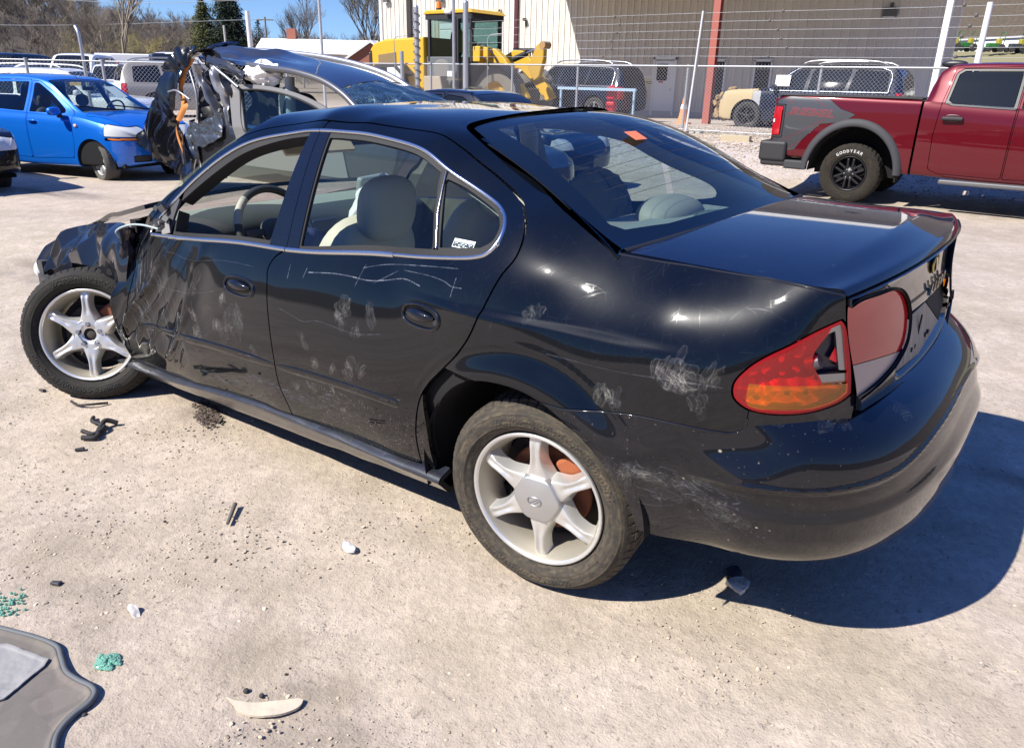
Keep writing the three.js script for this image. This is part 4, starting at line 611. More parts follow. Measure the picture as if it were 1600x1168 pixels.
function spokeGeo(R = .205) {
  return geo(sheet((r, b) => {
    const k = (r - .045) / (R - .045), wd = lerp(.052, .0215, sst(0, .60, k)) + .006 * sst(.7, 1, k), e = Math.abs(b), zf = -.012 + .008 * sst(.1, .6, k) - .010 * sst(.75, 1, k);
    const groove = -.009 * Math.exp(-((b / .34) ** 2)) * sst(.22, .5, k) * sst(1.02, .72, k), fall = e < .72 ? -.004 * (e / .72) ** 3 : -.004 - .040 * ((e - .72) / .28) ** 1.1;
    return [b * wd * (e > .72 ? lerp(1, 1.12, (e - .72) / .28) : 1), r, zf + groove + fall];
  }, .045, R, 40, -1, 1, 40, true));
}
function wheel(parent, capped) {
  const w = part(parent, 'wheel', tyreGeo(), capped ? tyreMat : tyreMatDark, capped ? 'dusty rear wheel with silver hub cap' : 'front wheel knocked loose and turned out, hub cap missing');
  part(w, 'rim', join([lathe([[.205, -.004], [.208, .002], [.214, .005], [.2185, .003], [.2195, -.004], [.216, -.012]])]), alloy);
  part(w, 'rim_barrel', lathe([[.2055, -.003], [.200, -.012], [.194, -.03], [.186, -.05], [.182, -.10], [.19, -.16], [.205, -.19]]), alloyDirty);
  for (let k = 0; k < 6; k++) { const s = part(w, 'spoke', spokeGeo(), alloy); s.rotation.z = k * Math.PI / 3 + (capped ? .06 : .02); }
  if (capped) {
    part(w, 'hub_cap', geo(sheet((r, a) => { const R = .079 * (1 + .035 * Math.cos(6 * a)); return [r * R * Math.cos(a), r * R * Math.sin(a), -.004 + .012 * (1 - r * r) - .020 * Math.max(0, (r - .93) / .07) ** 2]; }, 0, 1, 24, 0, Math.PI * 2, 72)), hubM);
    part(w, 'hub_emblem', at(new THREE.TorusGeometry(.018, .0015, 8, 36), 0, 0, 0).scale(1.25, .8, 1).translate(0, 0, .0085), satin); part(w, 'emblem_slash', join([bar([-.014, -.008, .0085], [.010, .010, .0085], .0016, 6), bar([-.002, -.010, .0085], [.014, .004, .0085], .0016, 6)]), satin);
    part(w, 'cap_gap', lathe([[.06, -.022], [.070, -.018], [.074, -.024]]), darkPlastic);
  } else {
    part(w, 'hub_face', lathe([[.030, -.030], [.031, -.018], [.066, -.018], [.070, -.012], [.074, -.014], [.076, -.026]]), alloy);
    for (let k = 0; k < 5; k++) { const a = k * Math.PI * .4 + .35, n = part(w, 'lug_nut', at(new THREE.CylinderGeometry(.010, .011, .016, 6), .052 * Math.cos(a), .052 * Math.sin(a), -.012, Math.PI / 2), satin); part(n, 'nut_well', at(new THREE.TorusGeometry(.0125, .0022, 6, 20), .052 * Math.cos(a), .052 * Math.sin(a), -.0175), darkPlastic); }
    part(w, 'hub_bore', lathe([[0, -.028], [.016, -.026], [.022, -.034], [.030, -.034]]), castIron);
  }
  const bd = part(w, 'brake_disc', lathe([[.05, -.10], [.052, -.085], [.13, -.085], [.14, -.09], [.14, -.108], [.05, -.108]]), capped ? rust : castIron);
  part(bd, 'caliper', at(box(.11, .07, .06, 0, 0, 0, .012), .09, .085, -.085, 0, 0, -.9), capped ? std([.30, .085, .03], .85) : rust); part(bd, 'hub_carrier', lathe([[0, -.05], [.05, -.05], [.062, -.09], [.062, -.16], [0, -.16]], 24), castIron);
  part(w, 'back_plate', lathe([[.05, -.125], [.175, -.125], [.176, -.12]], 48), std([.02, .017, .015], .9));
  return w;
}
function aim(w, p, yaw, camber) { // face of the wheel towards its outward normal
  const n = V3(Math.sin(yaw) * Math.cos(camber), Math.sin(camber), -Math.cos(yaw) * Math.cos(camber)), y = V3(0, 1, 0).addScaledVector(n, -n.y).normalize(), x = y.clone().cross(n);
  w.quaternion.setFromRotationMatrix(new THREE.Matrix4().makeBasis(x, y, n)); w.position.copy(p);
}
aim(wheel(car, true), V3(0, .3145, -.834), -.104, -.047);
aim(wheel(car, false), V3(2.513, .3125, -.952), -.73, .186);
for (const x of [0, 2.6]) { const w = part(car, 'wheel', tyreGeo(.3165, .2165, .205, { seg: 120, rows: 40 }), tyreMatDark); aim(w, V3(x, .3165, .83), Math.PI, 0); part(w, 'rim', lathe([[0, -.02], [.19, -.03], [.2165, 0]], 40), alloyDirty); }
// ------------------------------------------------------------------ what lies on the ground near the car
const gy = (x, z) => groundY(x, z);
{
  // grit and pebbles: uncountable
  const v = [0, 1, 2, 3].map(k => { const g = new THREE.IcosahedronGeometry(1, 1), p = g.attributes.position; for (let i = 0; i < p.count; i++) { const q = V3().fromBufferAttribute(p, i), s = 1 + .35 * noise(q.x * 1.7 + k * 9, q.y * 1.7, q.z * 1.7); p.setXYZ(i, q.x * s, q.y * s * .62, q.z * s); } g.computeVertexNormals(); return g; });
  const m = std([1, 1, 1], .95);
  const mk = (name, g, n, f, label) => { const I = new THREE.InstancedMesh(g, m, n), M = new THREE.Matrix4(), Q = new THREE.Quaternion(), c = new THREE.Color(); for (let i = 0; i < n; i++) { const [x, z, r, t] = f(i); Q.setFromEuler(new THREE.Euler(rr(-.4, .4), rr(0, 6.3), rr(-.4, .4))); M.compose(V3(x, gy(x, z) + r * .2, z), Q, V3(r * rr(.8, 1.3), r * rr(.6, 1), r * rr(.8, 1.3))); I.setMatrixAt(i, M); const k = t * rr(.75, 1.2); c.setRGB(.45 * k, .375 * k, .275 * k); I.setColorAt(i, c); } I.name = name; I.castShadow = I.receiveShadow = true; I.userData = { kind: 'stuff', label, category: 'gravel' }; scene.add(I); };
  const near = () => { const a = rr(-.35, 1.35), r = Math.pow(rnd(), .7) * 5.5 + .5; return [CAM.x + r * Math.cos(a + .35), CAM.z + r * Math.sin(a + .35)]; };
  mk('grit', v[0], 16000, () => { const [x, z] = near(), cl = fbm(x * 2.2, z * 2.2, 6, 3) > .05; return [x, z, cl ? rr(.0012, .0042) : rr(.0008, .0024), rr(.75, 1.25)]; }, 'fine grit scattered over the dusty yard around the black sedan');
  mk('pebbles', v[1], 1750, i => { let [x, z] = near(); if (i > 1300) { const c = [[.86, -1.72, .25], [.45, -1.62, .2], [1.75, -.9, .25], [.6, -1.35, .5], [1.1, -1.5, .3], [-.2, -1.3, .3], [.2, -1.75, .2]][i % 7]; x = c[0] + (rnd() + rnd() - 1) * c[2] * 1.3; z = c[1] + (rnd() + rnd() - 1) * c[2] * .7; } return [x, z, .0022 + .0042 * Math.pow(rnd(), 3), rr(.8, 1.25)]; }, 'small loose pebbles on the dusty yard in front of the camera');
  mk('bank_gravel', v[2], 26000, () => { const x = rr(-2, 14), z = rr(10.6, 15.2) + rr(0, 1) * rr(0, 9); return [x, z, rr(.006, .022), rr(.75, 1.25)]; }, 'grey gravel of the low bank along the chain link fence');
}
// floor mat
{
  const o = P => smooth(P, 6); // outline in mat axes (metres)
  const out = o([[1.104, -1.96], [1.046, -1.933], [.97, -1.903], [.891, -1.875], [.845, -1.867], [.795, -1.879], [.731, -1.894], [.672, -1.888], [.629, -1.879], [.602, -1.883], [.581, -1.905], [.572, -1.945], [.557, -1.979], [.539, -2], [.511, -2.019], [.412, -2.075], [.439, -2.23], [.768, -2.294], [1.241, -2.143]]);
  const d = sdf(out.map(p => [p[0], p[1]]));
  const f = h => (x, z) => [x, gy(x, z) + h + .006 * fbm(x * 5, z * 5, 3) + .004, z];
  const hgt = (x, z) => { const q = -d(x, z), rim = .006 * Math.exp(-(((q - .010) / .007) ** 2)); return .009 + rim * 1.2; };
  let S = cut(sheet((x, z) => { const b = f(hgt(x, z))(x, z); return b; }, .38, 1.3, 200, -2.32, -1.82, 160, true), (x, z) => d(x, z));
  const felt = canvasTex(1024, 1024, (g, w, h) => { g.fillStyle = '#6b655e'; g.fillRect(0, 0, w, h); for (let k = 0; k < 30000; k++) { const q = 80 + rr(0, 55); g.strokeStyle = `rgba(${q + 6},${q},${q - 8},.35)`; g.lineWidth = .8; const x = rr(0, w), y = rr(0, h), a = rr(0, 6.3); g.beginPath(); g.moveTo(x, y); g.lineTo(x + 5 * Math.cos(a), y + 5 * Math.sin(a)); g.stroke(); } for (let k = 0; k < 240; k++) { g.fillStyle = `rgba(${rnd() < .5 ? '60,52,46' : '190,172,148'},${rr(.02, .10)})`; g.beginPath(); g.ellipse(rr(0, w), rr(0, h), rr(10, 90), rr(10, 60), rr(0, 3), 0, 7); g.fill(); } });
  const mat = thing('floor_mat', 'worn grey car floor mat lying upside down in the near corner of the yard', 'floor mat');
  part(mat, 'felt', geo(S, .012, (x, z) => [x, z]), std([1, 1, 1], .98, 0, { map: felt, bumpMap: felt, bumpScale: .002 }));
  part(mat, 'binding', tube(out.map(p => V3(p[0], gy(p[0], p[1]) + .015 + .006 * fbm(p[0] * 5, p[1] * 5, 3), p[1])), .0075, 300, 8), std([.11, .12, .125], .7));
  const pad = sdf([[1.018, -2.006], [.97, -1.961], [.958, -1.948], [.811, -1.903], [.794, -1.922], [.752, -2.032], [.777, -2.089], [.95, -2.12]]);
  part(mat, 'heel_pad', geo(offset(cut(sheet((x, z) => { const b = f(.013)(x, z), q = pad(x, z); b[1] += .003 * sst(-.014, -.006, q) + .003 * fbm(x * 30, z * 30, 2); return b; }, .72, 1.05, 110, -2.14, -1.88, 90, true), (x, z) => pad(x, z)), 0), .004, (x, z) => [x, z]), std([.27, .26, .25], .7));
}
{ // scraps
  const sheetBit = (name, label, cat, pts, h, m, curl = 0) => { const d = sdf(smooth(pts, 3, true)), xs = pts.map(p => p[0]), zs = pts.map(p => p[1]); const S = cut(sheet((x, z) => [x, gy(x, z) + .006 + h + curl * fbm(x * 14, z * 14, 5), z], Math.min(...xs) - .01, Math.max(...xs) + .01, 60, Math.min(...zs) - .01, Math.max(...zs) + .01, 50, true), (x, z) => d(x, z)); solo(name, geo(S, h + .004), m, label, cat); };
  sheetBit('cardboard_strip', 'curved strip of dusty tan cardboard lying flat near the bottom of the yard', 'cardboard', [[.345, -1.683], [.316, -1.675], [.265, -1.643], [.221, -1.605], [.183, -1.569], [.172, -1.59], [.181, -1.621], [.203, -1.653], [.242, -1.679], [.285, -1.69], [.302, -1.686]], .003, std([.52, .45, .34], .95), .006);
  sheetBit('plastic_scrap', 'small white plastic scrap on bare dirt beside the rear tyre', 'scrap', [[.625, -1.05], [.60, -1.075], [.565, -1.06], [.59, -1.035]], .005, std([.72, .73, .74], .5), .02);
  sheetBit('white_shard', 'white triangular shard lying in the shadow of the rear bumper', 'scrap', [[-.47, -.44], [-.525, -.465], [-.535, -.41], [-.505, -.385]], .012, std([.72, .66, .55], .6), .02);
  sheetBit('dark_flake', 'dark flat flake lying in the bumper shadow next to the white shard', 'scrap', [[-.44, -.36], [-.475, -.40], [-.49, -.36], [-.46, -.32]], .004, std([.05, .06, .09], .5), .01);
  sheetBit('paper_scrap', 'small crumpled pale paper scrap between the floor mat and the stick', 'paper', [[.86, -1.66], [.84, -1.675], [.80, -1.665], [.83, -1.65]], .006, std([.6, .56, .5], .9), .03);
  const stick = solo('stick', bar([1.12, gy(1.1, -1.2) + .015, -1.135], [1.03, gy(1, -1.2) + .013, -1.225], .0085, 7, .006), std([.12, .105, .09], .95), 'short grey broken stick lying alone on the open dirt', 'stick');
  const wire = thing('broken_cable', 'tangled black broken cable lying in front of the loose front wheel', 'cable');
  const B = [[2.26, -1.10], [2.20, -1.13], [2.15, -1.115], [2.10, -1.13], [2.09, -1.18], [2.14, -1.205]], y = q => gy(q[0], q[1]) + .014;
  part(wire, 'cable', tube(B.map((p, i) => [p[0], y(p) + .008 * (i % 2), p[1]]), .009, 60, 7), std([.02, .02, .022], .7)); part(wire, 'cable', tube([[2.12, y([2.12, -1.1]), -1.06], [2.14, y([2.1, -1.1]) + .02, -1.10], [2.12, y([2.1, -1.1]), -1.14], [2.05, y([2, -1.1]), -1.19], [2.09, y([2, -1.1]), -1.23]], .011, 50, 7), std([.025, .024, .024], .8));
  part(wire, 'loop', tube([[2.37, y([2.3, -1]), -.98], [2.39, y([2.3, -1]) + .01, -1.05], [2.45, y([2.4, -1]), -1.08], [2.52, y([2.4, -1]), -1.08]], .006, 40, 6), std([.03, .028, .026], .8));
  // heap of green safety glass crumbs
  const gl = new THREE.InstancedMesh(new THREE.IcosahedronGeometry(.0045, 0), phy([.30, .62, .48], { roughness: .12, transmission: .45, thickness: 0 }), 420), M = new THREE.Matrix4(); for (let i = 0; i < 420; i++) { const a = rr(0, 6.3), r = Math.sqrt(rnd()), x = .698 + (.034 + .012 * noise(a * 2, 5)) * r * Math.cos(a), z = -1.806 + .030 * r * Math.sin(a); M.makeRotationFromEuler(new THREE.Euler(rr(0, 3), rr(0, 3), rr(0, 3))).setPosition(x, gy(x, z) + .006 + rr(0, .016) * (1 - r), z); gl.setMatrixAt(i, M); } gl.name = 'broken_glass'; gl.castShadow = gl.receiveShadow = true; gl.userData = { label: 'small heap of green broken safety glass crumbs beside the floor mat', category: 'broken glass', kind: 'stuff' }; scene.add(gl);
  const gl2 = new THREE.InstancedMesh(gl.geometry, gl.material, 60); for (let i = 0; i < 60; i++) { const x = 1.16 + (rnd() + rnd() - 1) * .09, z = -1.87 + (rnd() + rnd() - 1) * .06; M.makeRotationFromEuler(new THREE.Euler(rr(0, 3), rr(0, 3), rr(0, 3))).setPosition(x, gy(x, z) + .005, z); gl2.setMatrixAt(i, M); } gl2.name = 'glass_crumbs'; gl2.castShadow = gl2.receiveShadow = true; gl2.userData = { label: 'sparse green glass crumbs on the dirt at the left edge', category: 'broken glass', kind: 'stuff' }; scene.add(gl2);
  // oily leaf litter by the front wheel
  const lf = new THREE.InstancedMesh(new THREE.PlaneGeometry(.014, .009), std([.10, .075, .06], .8, 0, { side: THREE.DoubleSide }), 380); for (let i = 0; i < 380; i++) { const t = rnd(), x = 2.02 - t * .20 + rr(-.05, .05), z = -.70 - t * .10 + rr(-.04, .04); M.makeRotationFromEuler(new THREE.Euler(rr(-2, -1), rr(-.5, .5), rr(0, 6))).setPosition(x, gy(x, z) + .010 + rr(0, .006), z); lf.setMatrixAt(i, M); } lf.name = 'litter'; lf.castShadow = lf.receiveShadow = true; lf.userData = { kind: 'stuff', label: 'dark shredded leaf litter on the dirt behind the loose front wheel', category: 'litter' }; scene.add(lf);
  // dark clods near the bottom of the yard
  const ck = new THREE.IcosahedronGeometry(1, 1), cm = std([.05, .045, .04], .95);
  for (const [x, z, r, lb] of [[0.276,-1.625,0.007,'dark pea sized clod just above the cardboard strip'],[0.32,-1.64,0.008,'dark clod on the dirt left of the cardboard strip'],[0.29,-1.54,0.004,'tiny dark clod above the cardboard strip, upper of a pair'],[0.3,-1.52,0.003,'tiny dark clod above the cardboard strip, lower of a pair'],[0.56,-1.93,0.006,'dark clod beside the edge of the floor mat'],[1.22,-1.35,0.005,'dark clod on open dirt above the floor mat'],[0.9,-1.2,0.004,'dark clod on open dirt left of the white plastic scrap']]) { const g = ck.clone(); g.scale(r, r * .8, r); solo('dark_clod', g, cm, lb, 'clod').position.set(x, gy(x, z) + r * .5 + .004, z); }
  const ch = (x, z, s, r, label) => { const g = new RoundedBoxGeometry(s, s * .35, s * .6, 2, s * .08), p = g.attributes.position; for (let i = 0; i < p.count; i++) p.setY(i, p.getY(i) + s * .2 * noise(p.getX(i) / s * 3, p.getZ(i) / s * 3, 4)); g.computeVertexNormals(); const o = solo('metal_scrap', g, std([.07, .07, .075], .6, .3), label, 'scrap'); o.position.set(x, gy(x, z) + s * .2, z); o.rotation.y = r; };
  ch(1.15, -1.74, .03, .5, 'dark twisted scrap above the floor mat near the left edge'); ch(2.0, -1.28, .035, 1.0, 'dark flat scrap on open dirt left of the stick'); ch(2.78, -1.1, .03, .3, 'small dark scrap on dirt left of the loose front wheel');
}
// ------------------------------------------------------------------ other vehicles: one shell builder, each with its own outlines
const curve = (pts, sm = true) => { // y(x) through points, monotone-ish
  const P = pts; return x => { if (x <= P[0][0]) return P[0][1]; const n = P.length - 1; if (x >= P[n][0]) return P[n][1]; let i = 0; while (x > P[i + 1][0]) i++; const [x0, y0] = P[i], [x1, y1] = P[i + 1], t = (x - x0) / (x1 - x0); if (!sm) return lerp(y0, y1, t); const s = k => k <= 0 || k >= n ? 0 : (() => { const a = (P[k][1] - P[k - 1][1]) / (P[k][0] - P[k - 1][0]), b = (P[k + 1][1] - P[k][1]) / (P[k + 1][0] - P[k][0]); return a * b <= 0 ? 0 : 2 * a * b / (a + b); })(); const m0 = (i === 0 ? (y1 - y0) / (x1 - x0) : s(i)) * (x1 - x0), m1 = (i === n - 1 ? (y1 - y0) / (x1 - x0) : s(i + 1)) * (x1 - x0), t2 = t * t, t3 = t2 * t; return (2 * t3 - 3 * t2 + 1) * y0 + (t3 - 2 * t2 + t) * m0 + (-2 * t3 + 3 * t2) * y1 + (t3 - t2) * m1; };
};
function shell(o) { // o: x0,x1,w,low,belt,top (curves), wr roof half width, hr cabin height, nose, tail rounding
  const low = curve(o.low), belt = curve(o.belt), top = curve(o.top), W = o.w, nu = o.nu ?? 120, nv = o.nv ?? 84;
  const plan = x => { const a = x > 0 ? clamp((x - (o.x1 - o.nose)) / o.nose) : clamp(((o.x0 + o.tail) - x) / o.tail), n = x > 0 ? (o.nN ?? 2.6) : (o.nT ?? 3.4); return Math.pow(Math.max(0, 1 - Math.pow(a, n)), 1 / n); };
  const f = (t, v) => {
    const s = (1 - Math.cos(Math.PI * t)) / 2, x = lerp(o.x0, o.x1, lerp(t, s, .75)), p = Math.max(plan(x), .02), w = W * (1 - .035 * Math.pow(Math.abs(2 * (x - o.x0) / (o.x1 - o.x0) - 1), 2));
    const yl = low(x), yb = belt(x), yt = Math.max(top(x), yb + .012), k = clamp((yt - yb) / o.hr), ks = k * k * (3 - 2 * k);
    const rail = lerp(w - .16, o.wr, ks), ry = yb + (yt - yb) * lerp(.72, .86, ks);
    const K = [[w - .10, yl], [w - .035, yl + .03], [w - .008, lerp(yl, yb, .28)], [w, lerp(yl, yb, .58)], [w - .012, lerp(yl, yb, .86)], [w - .045, yb], [w - .062, yb + (ry - yb) * .10], [lerp(w - .07, rail, .55), lerp(yb, ry, .58)], [rail, ry], [rail - .06, lerp(ry, yt, .62)], [rail * .62, yt - .012], [0, yt]];
    const q = Math.abs(v) , r = 1 - q, z = crs(K.map(a => a[0]), r), y = crs(K.map(a => a[1]), r);
    return [x, y, z * p * Math.sign(v || 1)];
  };
  const S = sheet(f, 0, 1, nu, -1, 1, nv, true); S.f = f; return S;
}
// carve pieces out of a shell: list of [name, predicate(p)->signed distance, material, rim, inset, label]
const gap = .004;
function carve(S, group, list) { for (const [name, f, mat, o = {}] of list) { let P = cut(S, (u, v, p) => f(p) + gap); S = cut(S, (u, v, p) => -f(p) + (o.flush ? 0 : gap)); if (o.inset) P = offset(P, -o.inset); if (P.t.length) { const m = part(o.under ?? group, name, geo(P, o.rim ?? 0, o.uv), mat, o.label); if (o.keep) o.keep(m); } } return S; }
const sidePoly = (pts, s = 0) => { const d = sdf(pts); return p => (s && p[2] * s < 0) ? 1 : Math.max(d(p[0], p[1]), .25 - Math.abs(p[2])); };
const planPoly = (x0, x1, z0, z1, y0) => p => { const t = (p[0] - x0) / (x1 - x0), zz = lerp(z0, z1, clamp(t)); return Math.max((Math.min(x0, x1) - p[0]), p[0] - Math.max(x0, x1), Math.abs(p[2]) - zz, y0 - p[1]); };
const two = (n, f, m, o) => [1, -1].map(t => [n, p => Math.max(f(p), -p[2] * t), m, o]);
const circ = (x, y, r) => p => Math.max(Math.hypot(p[0] - x, p[1] - y) - r, .3 - Math.abs(p[2]));
const tint = phy([.010, .012, .014], { roughness: .012, specularIntensity: 1 });
const tyreBlack = std([.035, .034, .033], .9), wheelWell = std([.003, .003, .0035], .95);
const lowTyre = {};
function tyreLow(R, r, w) { const k = [R, r, w].join(); return lowTyre[k] ??= tyreGeo(R, r, w, { seg: 140, rows: 44, blocks: 46, letters: 0, deep: .010 }); }
function roadWheel(parent, x, z, R, r, w, mat, spokes = 5, o = {}) {
  const s = Math.sign(z), g = part(parent, 'wheel', tyreLow(R, r, w), o.tyre ?? tyreBlack); g.position.set(x, R - .004, z); g.rotation.y = s > 0 ? (o.steer ?? 0) : Math.PI + (o.steer ?? 0);
  part(g, 'rim', lathe([[r, -.004], [r * .985, .004], [r * .93, -.006], [r * .88, -.03], [r * .85, -w * .7]], 48), mat);
  const sp = []; for (let k = 0; k < spokes; k++) { const a = k * 2 * Math.PI / spokes + .3; const b = box(r * .78, r * (o.thick ?? .2), .03, r * .48, 0, -.022, .01); b.rotateZ(a); sp.push(b); }
  for (const b of sp) part(g, 'spoke', b, mat);
  part(g, 'hub', lathe([[0, -.002], [r * .16, -.004], [r * .2, -.02], [r * .2, -.05]], 24), mat); part(g, 'brake', lathe([[0, -.08], [r * .8, -.08], [r * .8, -.1]], 32), wheelWell);
  return g;
}
function wells(parent, xs, R, w) { for (const x of xs) part(parent, 'wheel_well', geo(sheet((a, b) => [x + (R + .07) * Math.cos(a), R + (R + .06) * Math.sin(a), b * (w - .03)], -.25, Math.PI + .25, 26, -1, 1, 2)), wheelWell); }

// ---- blue hatchback
{
  const car = thing('blue_hatchback', 'bright blue hatchback with turned front wheels parked left of the torn open wreck', 'car', [12.08, -.075, 3.42], (180 + 15) * Math.PI / 180);
  const blue = paint([.003, .14, .62], { metalness: .3, roughness: .32 });
  let S = shell({ x0: -1.95, x1: 1.93, w: .835, wr: .56, hr: .5, nose: .55, tail: .4, nN: 2.3, nu: 170, nv: 120, low: [[-1.95, .34], [-1.5, .24], [0, .2], [1.5, .22], [1.93, .30]], belt: [[-1.95, .9], [-1.3, .95], [0, .93], [.95, .905], [1.35, .845], [1.7, .755], [1.85, .66], [1.93, .52]], top: [[-1.95, .92], [-1.88, 1.12], [-1.78, 1.32], [-1.55, 1.44], [-1.1, 1.487], [-.5, 1.495], [-.02, 1.468], [.28, 1.40], [.60, 1.225], [.88, 1.06], [1.04, .985], [1.35, .93], [1.62, .84], [1.80, .72], [1.93, .53]] });
  const inn = offset(S, -.03); part(car, 'body_shell_lining', geo(cut(inn, (u, v, p) => p[1] - .9)), innerDark);
  const dF = sidePoly([[-.02, .30], [-.02, .93], [-.06, 1.40], [.10, 1.385], [.40, 1.24], [.86, .98], [.90, .93], [.90, .55], [.84, .34]]), dR = sidePoly([[-.92, .33], [-.99, .60], [-1.06, .95], [-1.02, 1.15], [-.93, 1.40], [-.08, 1.41], [-.04, .93], [-.04, .30]]);
  const wF = sidePoly([[.02, .965], [-.01, 1.37], [.09, 1.355], [.36, 1.215], [.70, 1.0], [.72, .96]]), wR = sidePoly([[-.10, .97], [-.13, 1.375], [-.80, 1.365], [-.92, 1.18], [-.93, 1.0]]);
  S = cut(S, (u, v, p) => -circ(1.24, .28, .345)(p)); S = cut(S, (u, v, p) => -circ(-1.24, .28, .345)(p));
  const clear = glassMat([.72, .80, .78]);
  S = carve(S, car, [['windscreen', planPoly(.20, 1.02, .52, .66, .97), clear, { inset: .004 }], ['rear_window', planPoly(-1.86, -1.62, .5, .48, 1.0), clear, { inset: .004 }],
    ...two('side_window', wF, clear, { inset: .008 }), ...two('side_window', wR, clear, { inset: .008 }),
    ...two('door', dF, blue, { rim: .015 }), ...two('door', dR, blue, { rim: .015 }),
    ...two('headlight', p => Math.max(Math.max(p[1] - (.835 - (p[0] - 1.5) * .20), .655 - p[1] + (Math.abs(p[2]) - .5) * .04, 1.49 - p[0], .33 - Math.abs(p[2]))), phy([.62, .63, .60], { roughness: .12, clearcoat: 1 }), { rim: .01 }),
    ...two('turn_signal', p => Math.max(p[1] - .648, .612 - p[1], 1.50 - p[0], .34 - Math.abs(p[2])), phy([.75, .20, .03], { roughness: .2, clearcoat: 1 }), { rim: .008 }),
    ['grille', p => Math.max(Math.abs(p[2]) - .26, p[1] - .69, .58 - p[1], 1.5 - p[0]), darkPlastic, { inset: .01 }],
    ...two('fog_recess', p => Math.max(Math.abs(Math.abs(p[2]) - .48) - .11, p[1] - .40, .31 - p[1], 1.5 - p[0]), darkPlastic, { inset: .02 }), ['air_intake', p => Math.max(Math.abs(p[2]) - .30, p[1] - .40, .30 - p[1], 1.5 - p[0]), darkPlastic, { inset: .02 }],
    ['bonnet', planPoly(1.08, 1.80, .70, .56, .72), blue, { rim: .012 }]]);
  part(car, 'body', geo(S, .012), blue);
  wells(car, [1.24, -1.24], .29, .80); part(car, 'floor', box(3.4, .05, 1.4, 0, .25, 0), innerDark);
  const cap = std([.55, .56, .57], .4, .6);
  for (const [x, s] of [[1.24, 1], [1.24, -1], [-1.24, 1], [-1.24, -1]]) roadWheel(car, x, s * .735, .292, .19, .185, cap, 6, { steer: x > 0 ? -.36 : 0, thick: .34, tyre: std([.085, .08, .072], .95) });
  for (const s of [1, -1]) { const m = part(car, 'mirror', at(cushion(.055, .06, .10), .72, .99, s * .93), blue); part(m, 'mirror_foot', at(box(.09, .10, .05, 0, 0, 0, .02), .70, .945, s * .83), darkPlastic); }
  for (const [x, y] of [[.10, .84], [-.82, .86]]) part(car, 'door_handle', at(cushion(.085, .018, .022), x, y, .842), blue);
  part(car, 'side_repeater', at(cushion(.03, .022, .012), .98, .80, .828), std([.8, .45, .3], .3)); part(car, 'antenna', bar([.18, 1.43, 0], [.12, 1.52, 0], .004), rubber);
  for (const s of [-.28, .30]) { const b = part(car, 'wiper', tube([[1.05, 1.0, s - .30], [1.0, 1.025, s], [.93, 1.06, s + .34]], .009, 16), rubber); part(b, 'wiper_arm', bar([1.07, 1.0, s - .1], [1.0, 1.03, s + .05], .008), rubber); }
  for (const z of [-.34, .34]) { const st = part(car, 'seat', at(cushion(.08, .3, .22, 3), -.12, .72, z, 0, 0, .22), std([.05, .05, .052], .9)); part(st, 'headrest', at(cushion(.05, .09, .11), -.20, 1.10, z), std([.05, .05, .052], .9)); }
  part(car, 'rear_bench', at(cushion(.08, .28, .52, 4), -.95, .72, 0, 0, 0, .2), std([.05, .05, .052], .9));
  part(car, 'dashboard', at(cushion(.20, .12, .70, 4), .80, .86, 0), std([.06, .06, .06], .9)); part(car, 'steering_wheel', at(new THREE.TorusGeometry(.17, .014, 8, 36), .5, .96, -.34, 0, Math.PI / 2, -.4), rubber);
  part(car, 'inside_mirror', box(.02, .055, .2, .38, 1.29, 0, .01), rubber); part(car, 'windscreen_label', at(new THREE.PlaneGeometry(.24, .16), .40, 1.298, -.30, -Math.PI / 2, 0, 0).rotateZ(0), std([.75, .75, .74], .9)).visible = false;
  car.children.filter(c => !c.visible).forEach(c => car.remove(c));
  const sheetP = part(car, 'windscreen_sheet', new THREE.PlaneGeometry(.30, .22), std([.74, .74, .73], .9)); sheetP.position.set(.52, 1.245, -.38); sheetP.rotation.set(-Math.PI / 2, 0, Math.PI / 2); sheetP.rotation.order = 'ZYX'; sheetP.rotation.set(-Math.PI / 2, 0, -.52);
}
